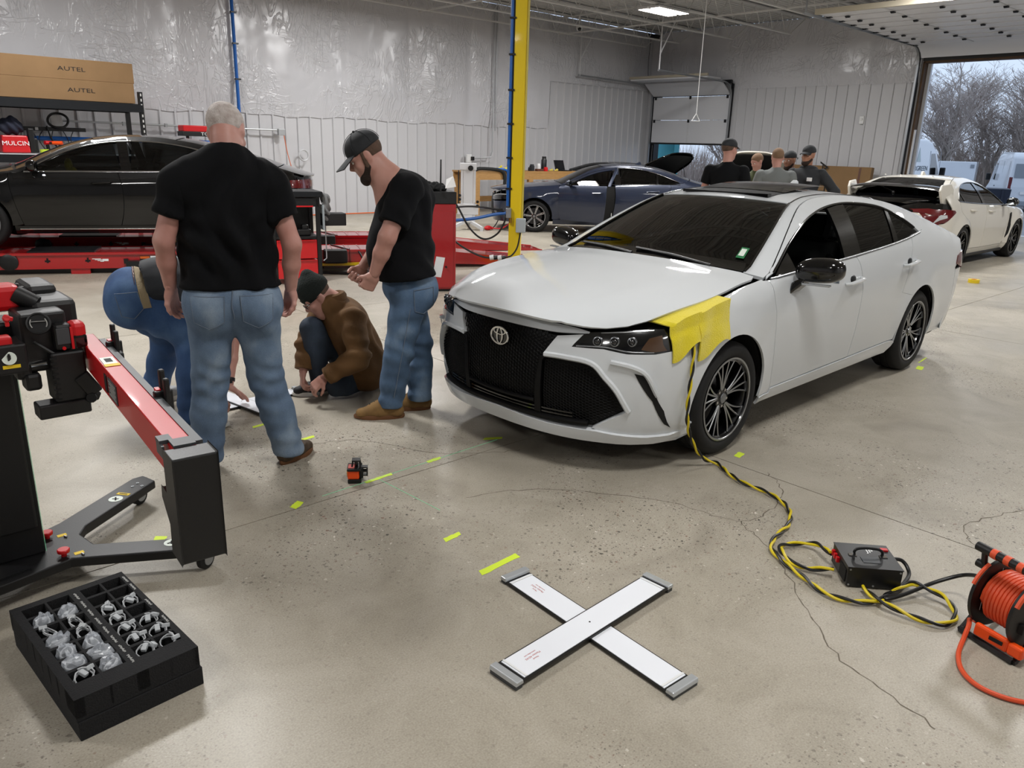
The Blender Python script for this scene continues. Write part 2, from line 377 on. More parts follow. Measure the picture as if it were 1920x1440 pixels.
# fixtures
def ceiling_light(x, y, label):
    t = thing('ceiling_light', label, 'light', (x, y, LAMPZ), group='twin panel ceiling lights')
    for s in (-1, 1):
        h = MB().box((0, s*.17, .02), (1.12, .27, .05)).obj('housing', 'white_steel', t, bevel=.01)
        MB().box((0, s*.17, -.008), (1.08, .24, .008)).obj('lens_panel', 'lamp_panel', h, smooth=False)
    MB().cyl((0, 0, .05), (0, 0, ZC-LAMPZ-.48), .008, n=6).cyl((.4, 0, .05), (.4, 0, ZC-LAMPZ-.02), .005, n=6).cyl((-.4, 0, .05), (-.4, 0, ZC-LAMPZ-.02), .005, n=6).obj('hanger', 'galvanised', t)
    return t
for lx, ly, _ in LAMPS:
    vis = (lx, ly) == (15.4, 12.0)
    ceiling_light(lx, ly, 'bright twin-panel LED light under the joists near the far corner' if vis else 'twin-panel LED light hung from the joists out of the picture')

# overhead doors -------------------------------------------------------------
pm('door_panel', 'cfd0d4', .38); pm('door_under', 'd6d7dc', .35); pm('seal', '1a1a1b', .6); pm('brown_jamb', '3d2c1c', .7, var=(5, '5b4126', .3)); pm('tan_edge', 'aaa290', .5)
def track_path(y, zb, zt, x1, r=.4):
    p = [(XB-.12, y, zb), (XB-.12, y, zt-r)]
    for k in range(1, 7):
        a = k/6*math.pi/2; p.append((XB-.12-r*(1-math.cos(a)), y, zt-r+r*math.sin(a)))
    p.append((x1, y, zt+.06)); return p
def track(nm, y, zb, zt, x1, par, s):
    P = [Vector(p) for p in track_path(y, zb, zt, x1)]; m = MB()
    for a, b in zip(P, P[1:]):
        m.bar(a, b+(b-a).normalized()*.01, .05, .012, (0, 1, 0)); m.bar(a+Vector((0, s*.025, 0)), b+Vector((0, s*.025, 0)), .012, .05, (0, 1, 0))
    return m.obj(nm, 'galvanised', par, smooth=False)
# big door, rolled up: sections lie along the horizontal tracks
d1 = MB().bar((XB-.02, DY0-.02, DZ+.06), (XB-.02, DY1+.02, DZ+.06), .03, .1).obj('door_1', 'seal', smooth=False); d1['kind'] = 'structure'
ZT = 4.36; sec = .555; x = XB-.62; k = 0
while k < 9:
    x0 = x-sec*k; zz = ZT+.012*k
    p = MB().box((x0-sec/2, (DY0+DY1)/2, zz), (sec-.03, DY1-DY0+.1, .045)).obj('door_section', 'door_under', d1, smooth=False, bevel=.006)
    if k < 8:
        for i in range(5):
            yy = DY0+.35+i*(DY1-DY0-.7)/4
            MB().box((x0-sec+.0, yy, zz-.035), (.1, .07, .02)).bar((x0-sec, yy-.04, zz-.045), (x0-sec, yy+.04, zz-.045), .02, .02).obj('hinge', 'dark_steel', p, smooth=False)
    for i in (1, 3):
        yy = DY0+.35+i*(DY1-DY0-.7)/4; MB().box((x0-sec/2, yy, zz-.027), (sec-.02, .05, .012)).obj('stile', 'white_steel', p, smooth=False)
    for yy in (DY0-.08, DY1+.02): MB().cyl((x0-.03, yy-.03, zz-.02), (x0-.03, yy+.06, zz-.02), .025, n=8).box((x0-.03, yy, zz-.03), (.09, .09, .012)).obj('roller', 'dark_steel', p)
    k += 1
# section still curving down into the opening
def cur(a, b):
    t = a*math.pi/2*.8; rr = .62
    return (XB-.66+rr*math.sin(t)*.9, DY0-.05+b*(DY1-DY0+.1), ZT-rr*(1-math.cos(t))*.62)
MB().grid(cur, 8, 2).obj('curved_section', 'door_under', d1, ang=60)
MB().box((x-sec*9-.02, (DY0+DY1)/2, ZT+.1), (.06, DY1-DY0+.1, .1)).obj('bottom_rail', 'tan_edge', d1, smooth=False)
for yy, s in ((DY0-.08, -1), (DY1+.08, 1)):
    track('track', yy, .05, ZT-.02, x-sec*9-.4, d1, s)
    MB().bar((XB-.03, yy+s*.02, 0), (XB-.03, yy+s*.02, DZ+.35), .09, .05, (0, 1, 0)).obj('track_angle', 'dark_steel', d1, smooth=False)
    MB().bar((x-sec*9-.35, yy, ZT+.06), (x-sec*9-.35, yy, ZC-.05), .035, .012).bar((x-sec*9-.35, yy, ZT+.3), (x-sec*9+.35, yy, ZC-.1), .035, .012, (0, 1, 0)).obj('track_hanger', 'galvanised', d1, smooth=False)
MB().cyl((XB-.16, DY0-.1, DZ+.62), (XB-.16, DY1+.1, DZ+.62), .02, n=10).cyl((XB-.16, DY1-.35, DZ+.62), (XB-.16, DY1+.05, DZ+.62), .07, n=14).obj('torsion_shaft', 'dark_steel', d1)
for yy, s in ((DY0, 1), (DY1, -1)):
    MB().box((XB+.12, yy+s*.005, DZ/2), (.28, .05, DZ)).obj('jamb', 'brown_jamb', d1, smooth=False); MB().box((XB+.24, yy+s*.06, DZ/2), (.1, .1, DZ)).obj('outer_jamb', 'white_steel', d1, smooth=False)
MB().box((XB+.12, (DY0+DY1)/2, DZ-.01), (.28, DY1-DY0, .05)).obj('head_jamb', 'brown_jamb', d1, smooth=False)
MB().bar((XB+.02, DY1-.05, .1), (XB+.02, DY1-.05, 2.4), .05, .05).obj('weather_strip', 'white_steel', d1, smooth=False)
# small door, three quarters closed with its top section leaning in on the curve
d2 = MB().box((XB+.12, (SY0+SY1)/2, SZ-.005), (.26, SY1-SY0, .05)).obj('door_2', 'brown_jamb', smooth=False); d2['kind'] = 'structure'
for yy, s in ((SY0, 1), (SY1, -1)): MB().box((XB+.12, yy+s*.02, SZ/2), (.26, .06, SZ)).obj('jamb', 'dark_steel', d2, smooth=False)
zs = [1.96, 2.66, 3.36]
for a, b in zip(zs, zs[1:]):
    p = MB().box((XB-.06, (SY0+SY1)/2, (a+b)/2), (.045, SY1-SY0+.06, b-a-.01)).obj('door_section', 'door_panel', d2, smooth=False, bevel=.006)
    for yy in (SY0+.05, (SY0+SY1)/2, SY1-.05): MB().box((XB-.095, yy, b-.03), (.02, .07, .09)).obj('hinge', 'dark_steel', p, smooth=False)
    MB().box((XB-.087, (SY0+SY1)/2, (a+b)/2), (.01, .06, b-a-.03)).obj('stile', 'white_steel', p, smooth=False)
MB().box((XB-.06, (SY0+SY1)/2, 1.94), (.06, SY1-SY0+.06, .05)).obj('bottom_rail', 'seal', d2, smooth=False)
MB().bar((XB-.1, (SY0+SY1)/2, 3.4), (XB-.62, (SY0+SY1)/2, 3.75), SY1-SY0+.06, .045).obj('door_section', 'door_panel', d2, smooth=False, bevel=.006)
MB().box((XB-1.0, (SY0+SY1)/2, 3.8), (.7, SY1-SY0+.06, .045)).obj('door_section', 'door_panel', d2, smooth=False, bevel=.006)
MB().box((XB-1.36, (SY0+SY1)/2, 3.86), (.05, SY1-SY0+.1, .07)).obj('top_rail', 'tan_edge', d2, smooth=False)
for yy, s in ((SY0-.06, -1), (SY1+.06, 1)):
    track('track', yy, .05, 3.72, 17.9, d2, s)
    MB().bar((XB-.04, yy, 0), (XB-.04, yy, 3.7), .08, .05, (0, 1, 0)).obj('track_angle', 'dark_steel', d2, smooth=False)
    MB().bar((17.95, yy, 3.76), (17.95, yy, ZC-.05), .035, .012).bar((17.95, yy, 4.2), (18.6, yy, ZC-.1), .035, .012, (0, 1, 0)).obj('track_hanger', 'white_steel', d2, smooth=False)
MB().bar((XB-.12, SY0-.06, 3.75), (XB-.12, SY0+.5, 3.75), .1, .1).obj('shaft_bracket', 'dark_steel', d2, smooth=False)
# ================================================================ CARS: every car is panels cut from side, top, front and rear surfaces
class PW:
    """smooth curve through (x, y) points, tabulated"""
    def __init__(s, pts):
        pts = sorted(pts); X = [p[0] for p in pts]; Yv = [p[1] for p in pts]; n = len(X); d = [(Yv[i+1]-Yv[i])/(X[i+1]-X[i]) for i in range(n-1)]
        m = [d[0]]+[0 if d[i-1]*d[i] <= 0 else 2*d[i-1]*d[i]/(d[i-1]+d[i]) for i in range(1, n-1)]+[d[-1]]
        s.a, s.b = X[0], X[-1]; s.n = 500; s.t = []; j = 0
        for k in range(s.n+1):
            x = s.a+(s.b-s.a)*k/s.n
            while j < n-2 and x > X[j+1]: j += 1
            h = X[j+1]-X[j]; t = (x-X[j])/h
            s.t.append(Yv[j]*(2*t**3-3*t*t+1)+m[j]*h*(t**3-2*t*t+t)+Yv[j+1]*(-2*t**3+3*t*t)+m[j+1]*h*(t**3-t*t))
    def __call__(s, x):
        u = (x-s.a)/(s.b-s.a)*s.n
        if u <= 0: return s.t[0]
        if u >= s.n: return s.t[-1]
        i = int(u); return s.t[i]+(s.t[i+1]-s.t[i])*(u-i)
class Shape:
    def __init__(s, body, belt, tum, zt, xf, xr, Rf=.65, Rr=.5, nf=2.5, nr=2.6, arches=(), cr=None, kx=None, flare=.014, rnd=.05, kp=2):
        s.body, s.belt, s.tum, s.zt, s.xf, s.xr = PW(body), PW(belt), PW(tum), PW(zt), PW(xf), PW(xr)
        s.Rf, s.Rr, s.nf, s.nr, s.ar, s.flare, s.rnd, s.kp = Rf, Rr, nf, nr, arches, flare, rnd, kp
        s.cr, s.kx = PW(cr), PW(kx)
    def W(s, x, z):
        b = s.belt(x)
        if z <= b:
            zz = z if z < .6 else .6+(z-.6)*.4/(b-.6)
            return s.body(zz)
        return s.body(1.0)-s.tum(z-b)
    def Y(s, x, z, r=True):
        y = s.W(x, z); t = (x-(s.xf(z)-s.Rf))/s.Rf
        if t > 0: y *= max(0, 1-min(t, 1)**s.nf)**(1/s.nf)
        t = ((s.xr(z)+s.Rr)-x)/s.Rr
        if t > 0: y *= max(0, 1-min(t, 1)**s.nr)**(1/s.nr)
        for cx, cz, rad in s.ar:
            d = math.hypot(x-cx, z-cz)-rad
            if -.02 < d < .3: y += s.flare*math.exp(-(d/.07)**2)
        if r:
            d = (s.zt(x)-z)/s.rnd
            if d < 1: d = max(d, 0); y -= s.rnd*.7*(1-math.sqrt(max(0, 1-(1-d)**2)))
        return y
    def S(s, x, z): return (x, s.Y(x, z), z)
    def T(s, x, v):
        ye = s.Y(x, s.zt(x))
        h = min(1, max(0, (x+.3)/.6)); a = abs(v)
        return (x+s.kx(x)*(1-a**(s.kp+2*h)), v*ye, s.zt(x)+s.cr(x)*(1-a**2.2)+.007*h*math.exp(-((a-.66+.1*x)/.05)**2))
    def F(s, y, z):
        t = min(abs(y)/s.W(s.xf(z)-s.Rf, z), 1); return (s.xf(z)-s.Rf*(1-(1-t**s.nf)**(1/s.nf)), y, z)
    def B(s, y, z):
        t = min(abs(y)/s.W(s.xr(z)+s.Rr, z), 1); return (s.xr(z)+s.Rr*(1-(1-t**s.nr)**(1/s.nr)), y, z)
def arc(cx, cz, r, a0, a1, n=20):
    return [(cx+r*math.cos(R(a0+(a1-a0)*k/n)), cz+r*math.sin(R(a0+(a1-a0)*k/n))) for k in range(n+1)]
def panel(sh, name, surf, poly, mat, parent, th=.014, off=0, step=.07, side=1, ang=40, fine=None, label=None):
    """cut a 2D outline out of a surface, give it thickness inwards; side=-1 mirrors it"""
    f = getattr(sh, surf); bm = bmesh.new(); vs = [bm.verts.new((p[0], p[1], 0)) for p in poly]; bm.faces.new(vs)
    for ax in (0, 1):
        lo = min(p[ax] for p in poly); hi = max(p[ax] for p in poly); st = step[ax] if hasattr(step, '__len__') else step; n = int((hi-lo)/st)
        cuts = [lo+(hi-lo)*k/(n+1) for k in range(1, n+1)]+[c for c in (fine or ((), ()))[ax] if lo < c < hi]
        for c in cuts:
            nv = [0, 0, 0]; nv[ax] = 1; co = [0, 0, 0]; co[ax] = c
            bmesh.ops.bisect_plane(bm, geom=bm.verts[:]+bm.edges[:]+bm.faces[:], plane_co=co, plane_no=nv, dist=1e-5)
    bmesh.ops.triangulate(bm, faces=[q for q in bm.faces if len(q.verts) > 4]); bm.normal_update()
    dirs = {'S': (0, 1, 0), 'T': (0, 0, 1), 'F': (1, 0, 0), 'B': (-1, 0, 0)}[surf]; ref = Vector(dirs); info = {}; e = 2e-3
    for v in bm.verts:
        a, b = v.co.x, v.co.y; p = Vector(f(a, b)); n = (Vector(f(a+e, b))-Vector(f(a-e, b))).cross(Vector(f(a, b+e))-Vector(f(a, b-e)))
        if n.length < 1e-12: n = ref.copy()
        n.normalize()
        if n.dot(ref) < 0: n = -n
        info[v] = n
        v.co = p+n*off
    be = [q for q in bm.edges if len(q.link_faces) == 1]
    mp = {}
    for q in be:
        for v in q.verts:
            if v not in mp: mp[v] = bm.verts.new(v.co-info[v]*th)
    for q in be:
        a, b = q.verts; fc = bm.faces.new((a, b, mp[b], mp[a]))
    if side < 0:
        for v in bm.verts: v.co.y = -v.co.y
    bmesh.ops.recalc_face_normals(bm, faces=bm.faces)
    me = bpy.data.meshes.new(name); bm.normal_update(); am = R(ang)
    for q in bm.faces: q.smooth = True
    for q in bm.edges:
        lf = q.link_faces; q.smooth = len(lf) == 2 and lf[0].normal.angle(lf[1].normal, 0) < am
    # outward facing
    c = bm.faces[:]
    bm.to_mesh(me); bm.free(); me.materials.append(MATS[mat] if isinstance(mat, str) else mat)
    o = bpy.data.objects.new(name, me); COL.objects.link(o); o.parent = parent
    if label: o['label'] = label
    return o
def both(sh, name, surf, poly, mat, parent, **k):
    return [panel(sh, name, surf, poly, mat, parent, side=s, **k) for s in (1, -1)]
def strip(sh, name, pts, wd, mat, parent, off=.004, surf='S', side=1, th=.012, n=5):
    """narrow trim along a path on a surface"""
    f = getattr(sh, surf); P = spline(pts, n) if len(pts) > 2 else [tuple(pts[0][j]+(pts[1][j]-pts[0][j])*k/12 for j in (0, 1)) for k in range(13)]; m = MB(); vs = []; e = 2e-3; ref = Vector({'S': (0, 1, 0), 'T': (0, 0, 1), 'F': (1, 0, 0), 'B': (-1, 0, 0)}[surf])
    for i, (a, b) in enumerate(P):
        q0, q1 = P[max(i-1, 0)], P[min(i+1, len(P)-1)]; t = (Vector(f(*q1))-Vector(f(*q0))).normalized()
        nn = (Vector(f(a+e, b))-Vector(f(a-e, b))).cross(Vector(f(a, b+e))-Vector(f(a, b-e)))
        nn = nn.normalized() if nn.length > 1e-12 else ref.copy()
        if nn.dot(ref) < 0: nn = -nn
        u = nn.cross(t).normalized(); p = Vector(f(a, b)); w2 = wd/2
        for du, dn in ((-w2, off-th), (-w2, off*.5), (-w2*.5, off), (w2*.5, off), (w2, off*.5), (w2, off-th)): 
            q = p+u*du+nn*dn; vs.append((q.x, q.y*side, q.z))
    k = 6; fs = [(i*k+j, i*k+(j+1) % k, (i+1)*k+(j+1) % k, (i+1)*k+j) for i in range(len(P)-1) for j in range(k)]
    fs += [tuple(range(k)), tuple((len(P)-1)*k+j for j in range(k))]
    return m.add(vs, fs).obj(name, mat, parent, ang=50)
def inner_shell(sh, parent, x0, x1, zb, mat='dark_void', gap=.035):
    """dark structure behind the panel gaps, with open wheel wells"""
    m = MB(); N = 60; M = 10
    for s in (1, -1):
        def fn(u, v):
            x = x0+(x1-x0)*u; zl = zb
            for cx, cz, r in sh.ar:
                d = abs(x-cx)
                if d < r+.02: zl = max(zl, cz+math.sqrt(max(0, (r+.02)**2-d*d)))
            zh = min(sh.zt(x), sh.belt(x))-.03; z = min(zl, zh)+(zh-min(zl, zh))*v
            return (x, s*max(.02, sh.Y(x, z, False)-gap), z)
        m.grid(fn, N, M)
    def top(u, v):
        x = x0+(x1-x0)*u; z = min(sh.zt(x), sh.belt(x))-.03; cab = max(0, min(1, (-.35-x)/.3))*max(0, min(1, (x-x1-1.0)/.3)); z -= .28*cab
        y = max(.02, sh.Y(x, min(z, sh.belt(x)), False)-gap); return (x, y*(2*v-1), z)
    m.grid(top, N, 6)
    def bot(u, v):
        x = x0+(x1-x0)*u; return (x, .72*(2*v-1)*min(1, sh.Y(x, .3, False)/.8), zb+.02)
    m.grid(bot, 20, 4)
    for cx, cz, r in sh.ar:
        for s in (1, -1):
            m.grid(lambda u, v: (cx+(r+.018)*math.cos(math.pi*u), s*(.62+.27*v), cz+(r+.018)*math.sin(math.pi*u)), 20, 1)
            m.add([(cx, s*.62, cz)]+[(cx+(r+.02)*math.cos(math.pi*k/16), s*.62, cz+(r+.02)*math.sin(math.pi*k/16)) for k in range(17)], [(0, k+1, k+2) for k in range(16)])
    return m.obj('inner_structure', mat, parent, ang=60)

# wheels -------------------------------------------------------------------
pm('tyre', '0c0c0d', .75, bump=(40, .1)); pm('rim_black', '08080a', .22, coat=.6); pm('rim_machined', 'a5a7aa', .3, .9); pm('rim_silver', '8f9296', .28, .85); pm('brake', '3a3a3c', .4, .7); pm('calliper_red', 'a01018', .35)
def wheel(parent, loc, side, r=.335, w=.235, rr=.243, style='split', face='rim_machined', turn=0):
    """rim with tyre, spokes, hub; outer face towards +y (side=1) or -y"""
    rim = MB().lathe([(rr-.005, -w/2+.02), (rr+.008, -w/2+.012), (rr-.02, -w/2+.05), (rr-.035, .03), (rr-.018, w/2-.03), (rr+.006, w/2-.014), (rr+.006, w/2-.006), (rr-.006, w/2-.004), (rr-.014, w/2-.012)], 48, ax=(0, 1, 0), cap=False).obj('wheel', face if style == 'silver' else 'rim_black', parent)
    t = MB().lathe([(rr, -w/2+.015), (rr+.02, -w/2+.002), (rr+.055, -w/2), (r-.022, -w/2+.008), (r-.004, -w/2+.028), (r, -w/2+.05), (r, -.032), (r-.006, -.03), (r-.006, -.022), (r, -.02), (r, .02), (r-.006, .022), (r-.006, .03), (r, .032), (r, w/2-.05), (r-.004, w/2-.028), (r-.022, w/2-.008), (rr+.055, w/2), (rr+.02, w/2-.002), (rr, w/2-.015)], 64, ax=(0, 1, 0), cap=False).obj('tyre', 'tyre', rim)
    MB().lathe([(.02, .02), (.165, .02), (.165, .0), (.02, 0)], 40, ax=(0, 1, 0), closed=True).obj('brake_disc', 'brake', rim)
    yo = w/2-.022
    MB().lathe([(rr-.012, w/2-.012), (rr-.006, w/2-.003), (rr+.004, w/2-.004), (rr+.004, w/2-.012)], 48, ax=(0, 1, 0), cap=False).obj('rim_lip', face, rim)
    def spoke(a0, a1, r0, r1, w0, w1, h=.03, dish=.018, mt=face, nm='spoke'):
        m = MB(); vs = []; K = 6
        for k in range(K+1):
            q = k/K; rad = r0+(r1-r0)*q; a = a0+(a1-a0)*q**1.3; wd = w0+(w1-w0)*q; y = yo-dish*(1-q)**2-.004*math.sin(math.pi*q)
            c, s = math.cos(a), math.sin(a)
            for du, dy in ((-wd/2, -h), (-wd/2, -.003), (-wd/2+.003, 0), (wd/2-.003, 0), (wd/2, -.003), (wd/2, -h)): vs.append((rad*c-du*s, y+dy, rad*s+du*c))
        fs = [(i*6+j, i*6+(j+1) % 6, (i+1)*6+(j+1) % 6, (i+1)*6+j) for i in range(K) for j in range(6)]+[tuple(range(6)), tuple(K*6+j for j in range(6))]
        # machined face, black pockets
        if mt == 'rim_machined':
            fm = {i: (0 if (i % 6) in (1, 2, 3) and i < K*6 else 1) for i in range(len(fs))}
            return m.add(vs, fs).obj(nm, None, rim, ang=30, mats=[MATS[mt], MATS['rim_black']], fm=fm)
        return m.add(vs, fs).obj(nm, mt, rim, ang=30)
    if style == 'split':
        for k in range(5):
            a = 2*math.pi*k/5+turn
            for s in (-1, 1):
                spoke(a+s*.10, a+s*.16, .05, rr-.006, .012, .010); spoke(a+s*.2, a+s*.43, .06, rr-.006, .012, .010)
                a1 = a+s*.30; m = MB().bar(((rr-.012)*math.cos(a+s*.16), yo-.001, (rr-.012)*math.sin(a+s*.16)), ((rr-.012)*math.cos(a+s*.43), yo-.001, (rr-.012)*math.sin(a+s*.43)), .012, .012, (0, 1, 0)); m.obj('spoke_bridge', face, rim, smooth=False)
    elif style == 'five_pair':
        for k in range(7):
            a = 2*math.pi*k/7+turn; spoke(a, a, .05, rr-.006, .03, .05); spoke(a-.02, a-.02, .12, rr-.03, .012, .02, h=.028, dish=.01, mt='rim_black', nm='spoke_inlay')
    else:
        for k in range(7):
            a = 2*math.pi*k/7+turn
            for s in (-1, 1): spoke(a+s*.06, a+s*.15, .05, rr-.006, .02, .02)
    MB().lathe([(0, yo-.012), (.03, yo-.013), (.035, yo-.02), (.062, yo-.024), (.066, yo-.05)], 28, ax=(0, 1, 0)).obj('hub', 'rim_black', rim)
    MB().lathe([(0, yo-.008), (.028, yo-.009), (.03, yo-.016)], 24, ax=(0, 1, 0)).obj('centre_cap', 'rim_silver', rim)
    for k in range(5):
        a = 2*math.pi*(k+.5)/5+turn; MB().cyl((.05*math.cos(a), yo-.035, .05*math.sin(a)), (.05*math.cos(a), yo-.018, .05*math.sin(a)), .009, n=6).obj('lug_nut', 'chrome', rim)
    rim.location = loc
    if side < 0: rim.rotation_euler = (0, 0, math.pi)
    return rim
pm('seat_leather', '141415', .5); pm('dash', '0d0e0f', .55); pm('headliner', '3a3a3a', .8)
def seat(parent, x, y, z0=.42, name='seat', mat='seat_leather'):
    m = MB(); m.box((x-.02, y, z0+.06), (.52, .5, .14)).box((x+.16, y-.22, z0+.13), (.3, .07, .08)).box((x+.16, y+.22, z0+.13), (.3, .07, .08))
    o = m.obj(name, mat, parent, bevel=.035, seg=3); rt = Matrix.Rotation(R(-20), 3, 'Y')
    MB().box((x-.38, y, z0+.38), (.13, .48, .6), rt).box((x-.33, y-.22, z0+.36), (.14, .06, .45), rt).box((x-.33, y+.22, z0+.36), (.14, .06, .45), rt).obj('seat_back', mat, o, bevel=.03, seg=3)
    MB().box((x-.47, y, z0+.76), (.1, .26, .17), rt).cyl((x-.46, y-.06, z0+.6), (x-.48, y-.06, z0+.74), .008, n=6).cyl((x-.46, y+.06, z0+.6), (x-.48, y+.06, z0+.74), .008, n=6).obj('headrest', mat, o, bevel=.03, seg=3)
    return o
def steering(parent, x, y, z):
    m = MB(); d = Vector((-.88, 0, .47)); a, b, _ = frame(d); c = Vector((x, y, z))
    m.tube([c+a*(.185*math.cos(t))+b*(.185*math.sin(t)) for t in [2*math.pi*k/28 for k in range(28)]], .015, 8, closed=True)
    m.bar(c-a*.17, c+a*.17, .03, .02, d).bar(c, c+b*.17, .03, .02, d).ball(c, (.05, .06, .06), 10, 6).cyl(c, c-d*.3, .035, n=10)
    return m.obj('steering_wheel', 'dash', parent)
def loft_between(name, A, Bc, mat, parent, n=1):
    m = MB(); N = len(A)
    return m.grid(lambda u, v: tuple(Vector(A[round(u*(N-1))]).lerp(Vector(Bc[round(u*(N-1))]), v)), N-1, n).obj(name, mat, parent, ang=60)
# white sedan in the foreground
AV=dict(
 body=[(.1,.80),(.17,.835),(.22,.862),(.27,.885),(.33,.897),(.40,.905),(.5,.916),(.62,.922),(.72,.924),(.80,.921),(.84,.914),(.90,.905),(.95,.894),(1.0,.868)],
 belt=[(-4.1,1.06),(-3.3,1.11),(-2.7,1.105),(-2.26,1.075),(-1.52,1.03),(-.41,.985),(0,.97),(.5,.93),(.9,.88)],
 tum=[(0,0),(.1,.06),(.2,.13),(.3,.21),(.36,.27),(.40,.32),(.45,.38)],
 zt=[(1.0,.68),(.70,.780),(.6,.824),(.4,.880),(.2,.915),(0,.945),(-.17,.968),(-.36,.985),(-.46,1.005),(-.6,1.075),(-.9,1.225),(-1.15,1.335),(-1.28,1.375),(-1.5,1.408),(-1.8,1.42),(-2.1,1.41),(-2.4,1.38),(-2.66,1.335),(-3.0,1.25),(-3.31,1.165),(-3.6,1.09),(-3.85,1.04),(-4.0,1.0),(-4.08,.95)],
 xf=[(.1,.88),(.17,.91),(.22,.93),(.3,.94),(.45,.955),(.6,.95),(.7,.935),(.78,.90),(.82,.86),(.9,.75),(1.0,.6)],
 xr=[(.1,-3.95),(.25,-4.02),(.4,-4.06),(.6,-4.08),(.8,-4.09),(.95,-4.08),(1.02,-4.05),(1.1,-4.0)],
 arches=[(0,.335,.385),(-2.87,.335,.385)],
 cr=[(1.0,.015),(.70,.022),(.3,.05),(0,.06),(-.36,.055),(-.46,.05),(-.7,.04),(-1.28,.03),(-1.8,.03),(-2.4,.028),(-2.8,.03),(-3.3,.02),(-3.7,.015),(-4.1,.01)],
 kx=[(1.0,.25),(.70,.25),(.4,.16),(0,.06),(-.2,.1),(-.36,.17),(-.46,.19),(-.9,.15),(-1.28,.12),(-1.6,.02),(-1.9,0),(-2.3,-.08),(-2.66,-.13),(-3.3,-.15),(-3.8,-.12),(-4.1,-.1)],
 Rf=.65,Rr=.45,nf=2.5,nr=2.8)
pm('pearl_white', 'd6dadd', .6, coat=1.0, spec=.3); pm('gloss_black', '070708', .12, coat=.6); pm('grille_black', '060607', .5, spec=.25); pm('lamp_black', '0b0c0e', .15, coat=1)
pm('satin_silver', 'b9bcbf', .25, .8); pm('lamp_lens', 'aab0b5', .1, coat=1); pm('amber', '4a3320', .2, coat=1); pm('tail_red', '5f070d', .2, coat=1); pm('mirror_glass', 'cfd9e6', .03, 1)
glass_mat('glass_dark', 'b8c4c0', 1.0, .22); glass_mat('glass_tint', '8a9492', 1.0, .09); glass_mat('glass_clear', 'd8e2de', 1.0, .55)
pm('sticker_green', '2f7a4c', .5); pm('sticker_white', 'dfe8de', .5)
